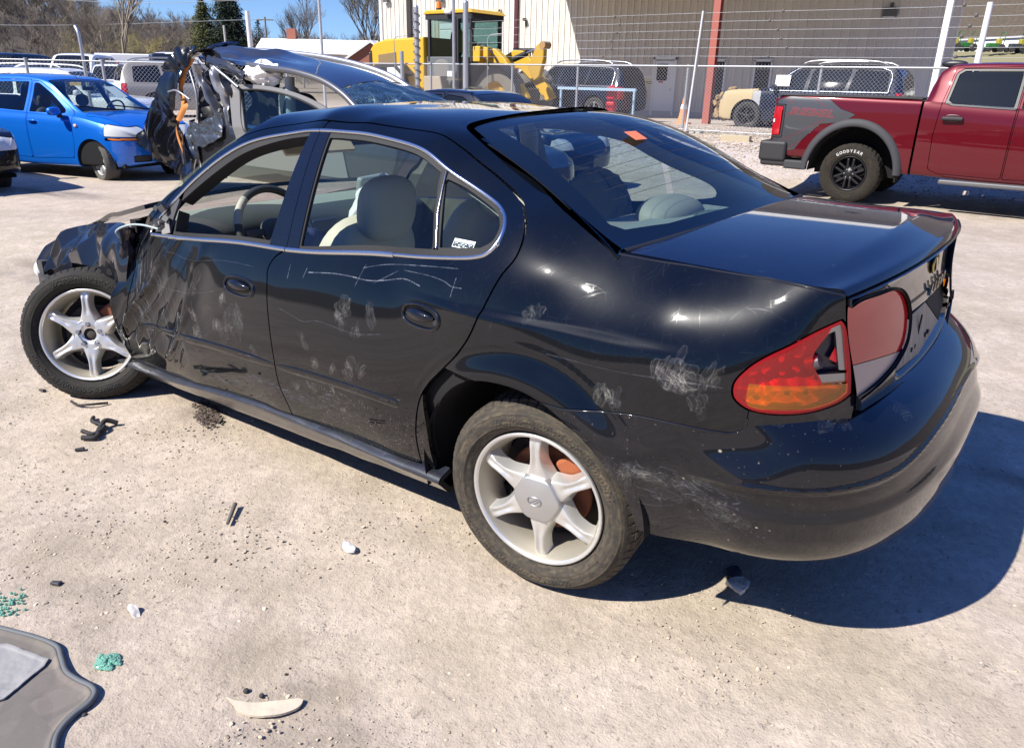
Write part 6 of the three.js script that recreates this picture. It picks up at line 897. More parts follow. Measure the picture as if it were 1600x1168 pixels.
{
  const f = fence([-3, 15], [23, 15], .42, 1.44, [1, 4, 7.05, 10.07, 13.1, 15.2, 18.2, 21.2].map(v => v), 'long galvanised chain link fence with barbed wire in front of the metal building', { pitch: .082 });
  const bw = part(f, 'barbed_wire', join(Array.from({ length: 6 }, (_, k) => { const y = 1.64 + k * .178; return tube([[0, y, 0], [5, y - .02, .02], [10, y + .01, -.02], [16.6, y - .01, 0]], .0038, 60, 4); })), galvDull); bw.userData.kind = 'stuff';
  for (let k = 0; k < 6; k++) for (const x of [8.0 + k * .02, 12.2, 4.6]) part(f, 'wire_clip', at(cushion(.03, .035, .03), x + rr(-.25, .25), 1.64 + k * .178, 0), std([.10, .09, .08], .6));
  part(f, 'leaning_pole', bar([9.95, -.2, -.04], [9.80, 2.58, -.06], .024, 8), std([.75, .75, .76], .4, .3)); for (const x of [16.0, 19.6]) part(f, 'bent_rod', tube([[x, 0, -.05], [x, 1.9, -.05], [x, 2.1, -.05], [x - .08, 2.17, -.05], [x - .5, 2.2, -.05]], .012, 40, 6), galv);
  part(f, 'concrete_kerb', box(1, .1, .2, 10.2, -.05, .3), std([.5, .47, .4], .9));
  const A = solo('gate_post', join([bar([0, 0, 0], [0, 3.2, 0], .075, 14), at(new THREE.SphereGeometry(.078, 14, 8), 0, 3.2, 0)]), galv, 'thick galvanised gate post right of the yellow loader cab', 'gate post'); A.position.set(13.75, .2, 14.9);
  const B = thing('gate_post', 'galvanised gate post wrapped in a spiral of wire left of the loader cab door', 'gate post', [15.62, .2, 14.9]); part(B, 'post', join([bar([0, 0, 0], [0, 3.15, 0], .07, 14), at(new THREE.SphereGeometry(.072, 14, 8), 0, 3.15, 0)]), galv); part(B, 'wire_spiral', tube(Array.from({ length: 120 }, (_, k) => [.10 * Math.cos(k * .75), .05 + k * .0258, .10 * Math.sin(k * .75)]), .016, 400, 5), std([.16, .16, .17], .5, .5));
  const C = solo('gate_post', bar([0, 0, 0], [0, 3.7, 0], .04, 10), galv, 'thin tall pole just left of the thick gate post', 'pole'); C.position.set(14.1, .2, 14.8);
  const D = solo('gate_post', bar([0, 0, 0], [0, 2.0, 0], .06, 12), galv, 'short galvanised post left of the spiral wrapped post', 'gate post'); D.position.set(16.2, .2, 14.85);
  fence([20.2, 2.8], [12.9, 8.3], -.1, 1.76, [.05, 3.6, 5.2, 7.2, 9.05], 'chain link fence behind the blue hatchback', { pitch: .085, r: .0021, rail: .015 });
  const g2 = thing('fence_pole', 'bent galvanised pole standing above the fence over the white wagon', 'pole', [16.4, -.1, 5.7]); part(g2, 'pole', tube([[0, 0, 0], [0, 2.2, 0], [.02, 2.32, 0], [.10, 2.42, 0]], .035, 30, 8), galv);
  // timbers and cone, bank
  const tim = (x, z, L, ry, label) => { const t = solo('parking_timber', box(L, .14, .16, 0, .07, 0, .012), std([.42, .35, .24], .9), label, 'timber'); t.position.set(x, groundY(x, z) - .02, z); t.rotation.y = ry; };
  tim(5.2, 13.7, .62, .05, 'short weathered timber on the gravel bank left of the red pickup'); tim(6.6, 13.9, .35, .05, 'smaller timber end on the gravel bank behind the rear window');
  const cone = thing('traffic_cone', 'faded orange traffic cone with a pale band behind the fence', 'traffic cone', [9.55, groundY(9.55, 20.3), 20.3]); part(cone, 'cone_body', at(new THREE.CylinderGeometry(.035, .17, .78, 24, 1, true), 0, .41, 0), std([.75, .26, .10], .7)); part(cone, 'cone_band', at(new THREE.CylinderGeometry(.082, .115, .14, 24, 1, true), 0, .50, 0), std([.75, .70, .66], .6)); part(cone, 'cone_base', box(.40, .04, .40, 0, .02, 0, .01), std([.70, .25, .12], .8));
  const st = thing('steel_rack', 'pale blue steel rail frame behind the fence next to the dark van', 'rack', [9.7, groundY(9.7, 15.8), 15.8]); const blueS = std([.30, .42, .52], .5); part(st, 'rail', box(2.4, .07, .07, .3, .92, 0), blueS); part(st, 'leg', box(.05, .92, .05, -.85, .46, 0), blueS); part(st, 'leg', box(.05, .92, .05, 1.4, .46, 0), blueS);
  for (const [y, l] of [[.30, 'red plastic fuel can under the pale blue rail, lower of two'], [.66, 'red plastic fuel can under the pale blue rail, upper of two']]) { const c = thing('fuel_can', l, 'fuel can', [9.62, groundY(9.6, 16) + y, 16.0]); const rm = std([.42, .01, .02], .4); part(c, 'can_body', box(.26, .32, .2, 0, .16, 0, .05), rm); part(c, 'can_handle', box(.16, .04, .06, 0, .335, 0, .015), rm); }
  const rod = solo('steel_rod', bar([0, 0, 0], [.55, .42, 0], .018, 8), std([.6, .6, .6], .5, .4), 'short steel rod leaning on the gravel left of the cone', 'rod'); rod.position.set(9.9, .45, 13.6);  rod.rotation.y = Math.PI;
}
// ------------------------------------------------------------------ background cars
function suv(name, label, cat, pos, turn, o) { // boxy or rounded wagon, from numbers
  const c = thing(name, label, cat, pos, turn, o.group), L = o.L ?? 4.7, h = o.h ?? 1.78, hl = L / 2, w = (o.w ?? 1.9) / 2, bl = o.bl ?? h * .60, hood = o.hood ?? bl + .04, R = o.R ?? .37, ax = o.ax ?? L * .30;
  const col = o.paint ?? paint(o.c ?? [.5, .5, .5], { roughness: .4 }), sed = o.sedan;
  const top = sed ? [[-hl, bl - .02], [-hl * .93, bl + .06], [-hl * .58, bl + .10], [-hl * .30, h - .05], [-hl * .05, h], [hl * .12, h - .02], [hl * .22, h - .06], [hl * .50, hood + .02], [hl * .80, hood - .10], [hl * .95, hood - .22], [hl, hood - .42]] : [[-hl, bl - .05], [-hl * .975, bl + .2], [-hl * .93, h - .20], [-hl * .86, h - .05], [-hl * .5, h], [0, h - .005], [hl * .12, h - .06], [hl * .42, hood + .03], [hl * .85, hood - .06], [hl * .97, hood - .20], [hl, hood - .45]];
  let S = shell({ x0: -hl, x1: hl, w, wr: o.wr ?? w * .70, hr: h - bl, nose: .5, tail: sed ? .5 : .22, nN: 3, nT: sed ? 3 : 5, nu: o.nu ?? 110, nv: o.nv ?? 70, low: [[-hl, .40], [-hl * .8, .30], [hl * .8, .28], [hl, .36]], belt: [[-hl, bl - .08], [-hl * .9, bl], [hl * .4, bl - .02], [hl * .85, hood - .12], [hl, hood - .45]], top });
  for (const x of [-ax, ax]) S = cut(S, (u, v, p) => -circ(x, R, R + .06)(p));
  const a = sed ? -hl * .42 : -hl * .84, gl = o.glass ?? tint, wins = sed ? [[[-hl * .40, bl + .05], [-hl * .26, h - .12], [-hl * .05, h - .10], [-hl * .05, bl + .04]], [[-hl * .02, bl + .04], [-hl * .02, h - .10], [hl * .14, h - .13], [hl * .40, bl + .04]]] : [[[a, bl + .06], [a + .05, h - .20], [-hl * .50, h - .15], [-hl * .46, bl + .05]], [[-hl * .42, bl + .05], [-hl * .46, h - .15], [-hl * .06, h - .15], [-hl * .04, bl + .04]], [[0, bl + .04], [-hl * .02, h - .15], [hl * .08, h - .18], [hl * .34, bl + .05]]];
  const list = [['windscreen', planPoly(sed ? hl * .235 : hl * .14, sed ? hl * .47 : hl * .39, w * .62, w * .80, bl + .03), gl, { inset: .004 }]];
  list.push(['rear_window', sed ? planPoly(-hl * .32, -hl * .54, w * .62, w * .74, bl + .04) : (p => Math.max(Math.abs(p[2]) - w * .66, bl + .08 - p[1], p[1] - (h - .16), p[0] + hl * .88)), gl, { inset: .004 }]);
  for (const s of [-1, 1]) for (const q of wins) list.push(['side_window', sidePoly(q, s), gl, { inset: .006 }]);
  for (const s of [-1, 1]) for (const [x0, x1] of (o.doors ?? [[-hl * .44, -hl * .03], [-hl * .02, hl * .38]])) list.push(['door', sidePoly([[x0, .34], [x0, h - .06], [x1 - (x1 > 0 ? .45 : 0), h - .06], [x1, bl], [x1, .34]], s), col, { rim: .01 }]);
  for (const s of [-1, 1]) { list.push(['headlight', p => Math.max(hl * .90 - p[0], Math.abs(p[1] - hood + .24) - .09, w * .5 - p[2] * s), phy([.6, .6, .58], { roughness: .15, clearcoat: 1 }), { rim: .01 }]); list.push(['tail_light', p => Math.max(p[0] + hl * .93, bl - .35 - p[1], p[1] - bl - .02, w * .72 - p[2] * s), phy([.35, .01, .012], { roughness: .15, clearcoat: 1 }), { rim: .01 }]); }
  S = carve(S, c, list.concat(o.more ?? []));
  part(c, 'body', geo(S, .01), col); part(c, 'cabin_lining', geo(cut(offset(S, -.06), (u, v, p) => p[1] - bl)), innerDark); wells(c, [-ax, ax], R, w);
  for (const x of [ax, -ax]) for (const s of [-1, 1]) roadWheel(c, x, s * (w - .07), R, R * .64, .22, o.rim ?? std([.4, .4, .41], .4, .7), 5);
  if (o.rails) for (const s of [-1, 1]) part(c, 'roof_rail', tube([[-hl * .78, h - .02, s * w * .62], [-hl * .70, h + .05, s * w * .63], [0, h + .055, s * w * .64], [hl * .06, h + .0, s * w * .64]], .022, 30, 6), o.railM ?? std([.5, .5, .5], .35, .8));
  if (o.mirrors !== 0) for (const s of [-1, 1]) part(c, 'mirror', at(cushion(.08, .08, .10), hl * .30, bl + .10, s * (w + .08)), o.mirrorM ?? col);
  if (o.trim) for (const s of [-1, 1]) part(c, 'window_trim', join([bar([-hl * .86, bl + .02, s * (w - .03)], [hl * .36, bl + .01, s * (w - .03)], .012, 6), tube([[-hl * .86, bl + .03, s * (w - .03)], [-hl * .84, h - .20, s * (w * .76)], [-hl * .5, h - .11, s * (w * .735)], [0, h - .11, s * (w * .735)], [hl * .10, h - .14, s * (w * .735)], [hl * .36, bl + .03, s * (w - .04)]], .013, 40, 6)]), o.trimM ?? std([.6, .6, .62], .25, 1));
  return c;
}
const navy = paint([.005, .009, .024], { roughness: .4, specularIntensity: .2 }), blackP = paint([.005, .005, .007], { roughness: .4, specularIntensity: .2 }), whiteP = paint([.78, .78, .77], { roughness: .5 });
suv('dark_wagon', 'black sport utility vehicle facing left behind the fence, chrome window trim', 'car', [13.45, .30, 19.9], 0, { L: 4.8, h: 1.72, paint: navy, rails: 1, trim: 1, railM: std([.55, .56, .58], .3, .9) });
{ // burnt large utility vehicle behind the fence
  const o = suv('burnt_utility_vehicle', 'navy utility vehicle with a scorched yellow front end behind the fence', 'car', [6.1, .22, 21.5], 0, { L: 5.2, h: 1.86, w: 2.0, bl: 1.12, hood: 1.18, paint: navy, rails: 1, R: .41, rim: std([.03, .03, .032], .5, .3), trim: 1, trimM: std([.35, .4, .5], .3, .8),
    more: [['bleached_panel', p => Math.max(1.18 - p[0], p[0] - 1.42, .5 - p[1], p[1] - 1.12), std([.34, .35, .35], .8), { rim: .01 }], ['scorched_wing', p => Math.max(1.35 - p[0] + .10 * noise(p[1] * 5, p[2] * 2), .3 - p[1]), std([.46, .36, .20], .9), { rim: .01 }]] });
  const bits = []; for (let k = 0; k < 60; k++) bits.push(at(box(rr(.05, .3), rr(.03, .14), rr(.03, .2)), 2.4 + rr(-.15, .30), rr(.3, 1.08), rr(-.85, .85), rr(0, 3), rr(0, 3), rr(0, 3))); part(o, 'burnt_front', join(bits), std([.30, .20, .10], .95)).userData.kind = 'stuff';
  part(o, 'paper_notice', at(new THREE.PlaneGeometry(.42, .30), .62, 1.40, -.90, -.18, Math.PI, 0), std([.75, .75, .74], .9));

}
suv('dark_sedan', 'dark sedan whose roof shows between the wrecked wagon and the fence', 'car', [7.4, -.11, 7.7], Math.PI, { sedan: 1, L: 4.7, h: 1.45, w: 1.8, paint: navy, bl: .93, R: .32, trim: 0 });
suv('black_sedan', 'black sedan of which only the front corner shows at the left edge', 'car', [12.22, -.10, .92], Math.PI, { sedan: 1, L: 4.75, h: 1.42, w: 1.8, paint: blackP, bl: .9, R: .32 });
{
  const g = suv('gold_utility_vehicle', 'tan grey utility vehicle with a damaged white tailgate behind the left fence', 'car', [24.3, .03, 12.9], -108.3 * Math.PI / 180, { L: 4.75, h: 1.80, w: 1.9, c: [.36, .335, .28], bl: 1.08, hood: 1.12, rails: 1, R: .39, rim: std([.25, .25, .25], .4, .7), more: [['tailgate', p => Math.max(p[0] + 2.24, .55 - p[1]), std([.72, .70, .68], .6), { rim: .01 }]] });
  part(g, 'brake_light', box(.05, .05, .35, -2.24, 1.70, 0, .01), std([.5, .06, .08], .4)); part(g, 'broken_bumper', join([at(box(.1, .22, .5, 0, 0, 0, .03), -2.42, .62, .35, .2, .1, .3), at(box(.2, .06, .9, 0, 0, 0, .02), -2.45, .50, .1, .1, 0, .1)]), std([.55, .53, .50], .7));
}
suv('white_wagon', 'white wagon with yellow paper on its rear side window behind the blue hatchback', 'car', [21.9, -.25, 7.8], 216.9 * Math.PI / 180, { L: 4.6, h: 1.78, w: 1.85, paint: whiteP, rails: 1, railM: whiteP, more: [] });
{ const y = solo('paper_notice', box(.30, .24, .01), std([.55, .36, .10], .9), 'yellow paper notice taped on the white wagon window', 'notice'); y.position.set(20.75, 1.22, 7.42); y.rotation.y = 216.9 * Math.PI / 180; }
suv('white_minivan', 'white van behind the fence, second row, taller than the white wagon', 'van', [33.0, .12, 13.2], 2.3, { L: 5.0, h: 2.0, w: 2.0, bl: 1.15, hood: 1.2, paint: whiteP, wr: .78 });
suv('white_car', 'white hatchback between the white van and the jeep like wagon', 'car', [29.6, .15, 12.9], 2.5, { L: 4.3, h: 1.58, w: 1.8, paint: whiteP });
suv('boxy_wagon', 'black boxy utility vehicle with a white roof behind the tan grey one', 'car', [31.3, .35, 16.4], 2.45, { L: 4.8, h: 1.93, w: 1.95, bl: 1.12, hood: 1.15, paint: blackP, wr: .80, more: [['white_roof', p => 1.80 - p[1], whiteP, { rim: .01 }]] });
suv('dark_hatchback', 'dark hatchback at the far left edge behind the fence', 'car', [28.2, .0, 8.1], 2.3, { L: 4.5, h: 1.6, w: 1.8, paint: navy }); suv('dark_van', 'dark van at the far left edge further back near the trees', 'van', [36.0, .15, 11.6], 2.2, { L: 4.9, h: 1.95, w: 1.95, paint: blackP });
{ const t = thing('white_trailer', 'long low white trailer roof beyond the white van', 'trailer', [35.5, .2, 17.3], 2.4); part(t, 'trailer_box', box(6.5, 1.35, 2.2, 0, 1.30, 0, .05), whiteP); for (const x of [-.5, .5]) part(t, 'trailer_wheel', at(new THREE.CylinderGeometry(.34, .34, 2.1, 24), x, .34, 0, Math.PI / 2), tyreBlack); }
// ------------------------------------------------------------------ wheel loader
{
  const B = [16.5, .22, 18.2], t = thing('wheel_loader', 'yellow wheel loader with orange beacon parked in front of the metal building', 'loader', B), L = (x, y, z) => [x - B[0], y - B[1], z - B[2]];
  const yel = std([.58, .34, .02], .55), yd = std([.46, .28, .03], .65), blk = std([.018, .018, .02], .6), mud = std([.34, .29, .22], .95), cabG = glassMat([.55, .66, .64]);
  const ext = (pts, w, z, bev = .03) => { const s = new THREE.Shape(pts.map(p => new THREE.Vector2(p[0] - B[0], p[1] - B[1]))); const g = new THREE.ExtrudeGeometry(s, { depth: w - 2 * bev, bevelEnabled: true, bevelSize: bev, bevelThickness: bev, bevelSegments: 2 }); g.translate(0, 0, z - B[2] + bev); return g; };
  const hood = part(t, 'engine_hood', ext([[19.92, 1.1], [19.92, 2.33], [19.75, 2.50], [19.2, 2.62], [17.5, 2.66], [17.5, 1.2], [18.2, 1.1]], 1.9, 17.1, .06), yel);
  part(hood, 'side_grille', ext([[19.55, 1.6], [19.55, 2.18], [18.72, 2.26], [18.72, 1.55]], .03, 17.075, .008), std([.22, .15, .07], .8)); part(hood, 'brand_plate', box(.86, .36, .012, ...L(17.98, 2.28, 17.085)), std([1, 1, 1], .5, 0, { map: canvasTex(344, 144, (g, w, h) => { g.fillStyle = '#17181a'; g.fillRect(0, 0, w, h); g.fillStyle = '#fff'; g.font = 'bold 92px sans-serif'; g.fillText('CAT', 166, 104); g.fillRect(22, 26, 110, 44); }) })).rotation.y = Math.PI;
  part(hood, 'exhaust_stack', at(new THREE.CylinderGeometry(.13, .13, .22, 18), ...L(18.58, 2.74, 17.7)), blk); part(hood, 'rear_counterweight', ext([[20.0, 1.0], [20.0, 2.2], [19.9, 2.3], [19.86, 1.0]], 1.96, 17.07, .02), blk);
  part(t, 'rear_fender', ext([[19.5, 1.55], [19.25, 1.85], [18.3, 1.9], [17.9, 1.6], [18.0, 1.55], [18.35, 1.80], [19.2, 1.76], [19.4, 1.5]], .6, 16.6, .02), blk); part(t, 'white_panel', box(.62, .42, .03, ...L(18.35, 1.62, 16.62)), std([.7, .7, .7], .6));
  const cab = part(t, 'cab_roof', ext([[17.45, 3.40], [17.38, 3.47], [15.55, 3.47], [15.42, 3.40]], 1.7, 17.15, .03), yel); part(cab, 'roof_underside', box(1.95, .16, 1.62, ...L(16.45, 3.31, 18.0)), blk);
  for (const [x, z] of [[17.3, 17.25], [16.15, 17.22], [15.55, 17.3], [17.3, 18.7], [15.55, 18.7]]) part(t, 'cab_pillar', box(.10, 1.35, .10, ...L(x, 2.65, z), .02), blk);
  part(t, 'cab_pillar', box(.08, 2.1, .08, ...L(16.05, 2.2, 17.22), .02), blk); part(t, 'cab_glass', box(1.1, 1.12, .012, ...L(16.73, 2.70, 17.24)), cabG); part(t, 'cab_glass', box(.42, 1.7, .012, ...L(15.80, 2.4, 17.26)), cabG); part(t, 'cab_glass', box(1.7, 1.12, .012, ...L(16.45, 2.70, 18.7)), cabG); part(t, 'cab_glass', box(.012, 1.2, 1.3, ...L(15.52, 2.7, 18.0)), cabG);
  part(t, 'cab_lower', ext([[17.38, 1.2], [17.38, 2.1], [16.1, 2.1], [16.1, 1.75], [16.5, 1.2]], 1.5, 17.2, .03), std([.10, .11, .12], .7)); part(t, 'mud_splash', at(cushion(.34, .30, .03), ...L(16.75, 1.75, 17.20)), std([.17, .165, .155], .95));
  part(t, 'driver_seat', at(cushion(.14, .42, .24, 3), ...L(16.7, 2.55, 17.9)), std([.03, .03, .035], .8)); part(t, 'hi_vis_vest', at(cushion(.10, .34, .18), ...L(16.52, 2.62, 17.85)), std([.45, .55, .03], .9)); part(t, 'steering_column', bar(L(16.0, 2.1, 17.9), L(15.9, 2.6, 17.9), .06), blk);
  const be = part(t, 'beacon', at(new THREE.CylinderGeometry(.07, .085, .2, 18), ...L(17.02, 3.66, 17.4)), std([.85, .22, .02], .3)); part(be, 'beacon_base', at(new THREE.CylinderGeometry(.09, .09, .08, 18), ...L(17.02, 3.53, 17.4)), blk);
  part(t, 'work_light', at(cushion(.16, .07, .08), ...L(16.35, 3.42, 17.10)), std([.55, .56, .55], .3)); part(t, 'mirror_arm', join([bar(L(15.5, 3.3, 17.2), L(15.2, 3.3, 16.9), .02), bar(L(15.2, 3.3, 16.9), L(15.2, 2.4, 16.9), .02), box(.08, .34, .2, ...L(15.2, 3.05, 16.9), .03)]), blk);
  part(t, 'step_tank', ext([[17.2, .6], [17.2, 1.5], [16.55, 1.5], [16.45, 1.1], [16.6, .6]], .5, 16.85, .04), mud); for (let k = 0; k < 4; k++) part(t, 'step', box(.46, .04, .3, ...L(16.0, .55 + k * .3, 17.0), .01), std([.25, .2, .12], .8)); part(t, 'white_tag', box(.2, .16, .01, ...L(16.2, 1.62, 16.98)), std([.75, .75, .75], .7));
  part(t, 'frame', box(5.2, .5, .9, ...L(16.3, 1.0, 18.0), .05), std([.10, .08, .05], .8));
  part(t, 'lift_arm', ext([[15.2, 1.85], [15.2, 2.2], [14.9, 2.34], [14.55, 2.33], [14.15, 2.02], [13.7, 1.5], [13.3, 1.0], [13.55, .9], [14.1, 1.45], [14.6, 1.85]], .22, 17.2, .03), yel); part(t, 'lift_arm', ext([[15.2, 1.85], [15.2, 2.2], [14.9, 2.34], [14.55, 2.33], [14.15, 2.02], [13.7, 1.5], [13.3, 1.0], [13.55, .9], [14.1, 1.45], [14.6, 1.85]], .22, 18.6, .03), yel);
  part(t, 'tilt_lever', ext([[13.75, 1.85], [13.42, 2.46], [13.3, 2.52], [13.2, 2.46], [13.2, 2.1], [13.35, 1.6], [13.5, 1.5], [13.65, 1.7]], .2, 17.85, .03), yd); part(t, 'lever_pin', at(new THREE.CylinderGeometry(.11, .11, .34, 18), ...L(13.22, 2.48, 18.0), Math.PI / 2), std([.35, .2, .08], .6));
  part(t, 'hydraulic_cylinder', bar(L(14.4, 2.08, 17.98), L(13.9, 2.25, 17.98), .085, 14), blk); part(t, 'cylinder_rod', bar(L(13.95, 2.24, 17.98), L(13.2, 2.47, 17.98), .045, 12), std([.7, .7, .7], .2, 1)); part(t, 'arm_mount', join([box(.3, .45, .25, ...L(15.1, 2.2, 17.1), .04), box(.2, .3, .2, ...L(14.75, 2.25, 17.1), .03)]), yel); part(t, 'hose', join([tube([L(15.2, 2.3, 17.05), L(14.9, 2.5, 17.0), L(14.6, 2.3, 17.05), L(14.3, 1.9, 17.1)], .025, 30), tube([L(15.2, 2.0, 17.05), L(14.8, 2.1, 16.98), L(14.5, 1.7, 17.05), L(14.3, 1.4, 17.1)], .025, 30)]), blk);
  for (const [x, z] of [[14.3, 17.0], [18.9, 17.0], [14.3, 19.2], [18.9, 19.2]]) { const w = part(t, 'wheel', (lowTyre.loader ??= tyreGeo(.82, .40, .55, { seg: 160, rows: 44, blocks: 22, deep: .06, slant: 2, letters: 0 })), std([.16, .145, .12], .95)); w.position.set(x - B[0], .80, z - B[2] + (z < 18 ? -.1 : .1)); w.rotation.y = z < 18 ? Math.PI : 0; part(w, 'rim', lathe([[0, -.10], [.15, -.1], [.2, -.16], [.34, -.12], [.40, 0], [.41, -.02]], 40), yd); }
  part(t, 'front_fender', geo(sheet((a, b) => [14.3 - B[0] + .93 * Math.cos(a), .80 + .93 * Math.sin(a), lerp(-1.6, -1.0, b)], .4, 2.6, 30, 0, 1, 2)), blk);
}
// ------------------------------------------------------------------ houses, poles, far right
{
  const h = thing('white_roof_house', 'long building with a white roof and brick chimney beyond the fence', 'house', [54.5, 1.6, 43.4], .66); // long side faces the yard
  const roofM = std([.78, .78, .77], .7), brick = std([.34, .13, .085], .9), wallM = std([.55, .5, .45], .8);
  const pr = (pts, d, m, name, x, z, ry, par) => { const s = new THREE.Shape(pts.map(p => new THREE.Vector2(...p))), g = new THREE.ExtrudeGeometry(s, { depth: d, bevelEnabled: false }); g.translate(0, 0, -d / 2); g.rotateY(ry); g.translate(x, 0, z); return part(par, name, g, m); };
  part(h, 'wall', box(9.5, 1.6, 5, 0, .8, 0), wallM); pr([[-2.9, 1.55], [0, 2.75], [2.9, 1.55], [2.75, 1.5], [0, 2.62], [-2.75, 1.5]], 9.9, roofM, 'roof', 0, 0, Math.PI / 2, h); part(h, 'chimney', box(.75, 1.3, .6, 2.4, 2.9, .2), brick);
  const g = thing('brick_house', 'small brick gable with white bargeboards left of the yellow loader', 'house', [48.9, 1.35, 44.5], .64 + Math.PI); pr([[-1.9, 0], [1.9, 0], [1.9, 1.4], [0, 2.6], [-1.9, 1.4]], 4, brick, 'wall', 0, 0, 0, g); pr([[-2.15, 1.28], [0, 2.66], [2.15, 1.28], [2.15, 1.46], [0, 2.88], [-2.15, 1.46]], 4.5, roofM, 'roof', 0, 0, 0, g); part(g, 'gable_lamp', box(.22, .4, .08, 0, 1.75, 2.04, .03), std([.75, .75, .75], .6));part(g, 'gable_lamp', box(.22, .4, .08, 0, 1.75, -2.04, .03), std([.75, .75, .75], .6));
  const k = thing('grey_house', 'small grey house gable between the two white poles', 'house', [82, 2.4, 53], .7); pr([[-2, 0], [2, 0], [2, 1.2], [0, 2.5], [-2, 1.2]], 3, std([.32, .28, .26], .9), 'wall', 0, 0, 0, k); pr([[-2.2, 1.05], [0, 2.5], [2.2, 1.05], [2.2, 1.3], [0, 2.8], [-2.2, 1.3]], 3.3, roofM, 'roof', 0, 0, 0, k);
  const pole = (name, label, x, z, y1, r, m, o = {}) => { const y0 = groundY(x, z) - .2, p = thing(name, label, 'pole', [x, y0, z]); part(p, 'pole', bar([0, 0, 0], [0, y1 - y0, 0], r, 12, r * .85), m); if (o.bar) part(p, 'crossarm', at(box(1.6, .1, .1, 0, 0, 0), 0, y1 - y0 - .25, 0, 0, .6, 0), m); return p; };
  const wh = std([.72, .72, .72], .5), wood = std([.18, .15, .12], .9);
  pole('white_pole', 'thick white pole in front of the dark conifer', 33.4, 21.7, 4.3, .13, wh); pole('utility_pole', 'thin pale utility pole left of the thick white pole', 34.4, 21, 3.65, .055, std([.45, .43, .40], .7)); pole('utility_pole', 'thin dark utility pole with a crossarm beside the small spruce', 66, 46.4, 6.6, .09, wood, { bar: 1 }); pole('light_pole', 'tall slim grey light pole left of the loader reaching out of the picture', 16.35, 12.0, 7.5, .042, std([.55, .56, .57], .4, .5)); pole('white_pole', 'leaning thick white post behind the red pickup cab', 1.02, 13.5, 2.85, .055, wh, {}); pole('white_pole', 'slender white pole right of the canopy column', 6.9, 47.8, 4.6, .07, wh);
  const wire = (a, b, sag, label) => solo('power_line', tube([a, [(a[0] + b[0]) / 2, (a[1] + b[1]) / 2 - sag, (a[2] + b[2]) / 2], b], .022, 40, 4), std([.35, .35, .36], .6), label, 'cable'); wire([66, 6.4, 46.4], [95, 5.2, 18], .5, 'upper power line crossing in front of the wooded hill'); wire([66, 8.1, 46.4], [100, 9.0, 40], .4, 'high power line running left from the small spruce against the sky');
  // right edge: grass slope, long white fence or shed, mowers
  const w = thing('white_shed', 'long low white building beyond the yard at the right edge', 'building', [3, 2.2, 68], -.65 + .0); part(w, 'wall', box(22, 2.1, .5, 0, 2.0, 0), std([.80, .80, .79], .6)); part(w, 'roof', box(22.4, .12, 1.6, 0, 3.1, .4), std([.6, .6, .6], .6));
  structure('grass_slope', geo(sheet((a, b) => [lerp(-30, 22, a), lerp(1.2, 4.2, b), lerp(48, 67.5, b) + 0 * a], 0, 1, 20, 0, 1, 10, true)), std([.23, .205, .10], .95));
  const mow = [[9.6, 64.6, 'green', 'first from the left'], [8.7, 65.1, 'green', 'second from the left'], [7.1, 66.3, 'green', 'third from the left'], [5.8, 67.2, 'dark', 'fourth from the left'], [4.6, 67.6, 'green', 'last on the right']];
  for (const [x, z, c, l] of mow) { const m = thing('ride_on_mower', c + ' ride on mower parked before the long white building, ' + l, 'mower', [x, 4.05, z - 1.2], .5 + rr(-.2, .2), 'mowers before the white building'), gm = c === 'green' ? std([.03, .15, .03], .5) : std([.04, .045, .05], .6); part(m, 'mower_body', box(.75, .34, .42, .1, .42, 0, .06), gm); part(m, 'mower_seat', box(.3, .4, .36, -.32, .68, 0, .06), std([.35, .30, .03], .7)); for (const s of [-1, 1]) { part(m, 'mower_wheel', at(new THREE.CylinderGeometry(.26, .26, .18, 18), -.38, .26, s * .34, Math.PI / 2), tyreBlack); part(m, 'mower_wheel', at(new THREE.CylinderGeometry(.18, .18, .14, 18), .42, .18, s * .3, Math.PI / 2), tyreBlack); } part(m, 'roll_bar', tube([[-.5, .5, -.3], [-.52, 1.25, -.28], [-.52, 1.25, .28], [-.5, .5, .3]], .025, 20), gm); }
}
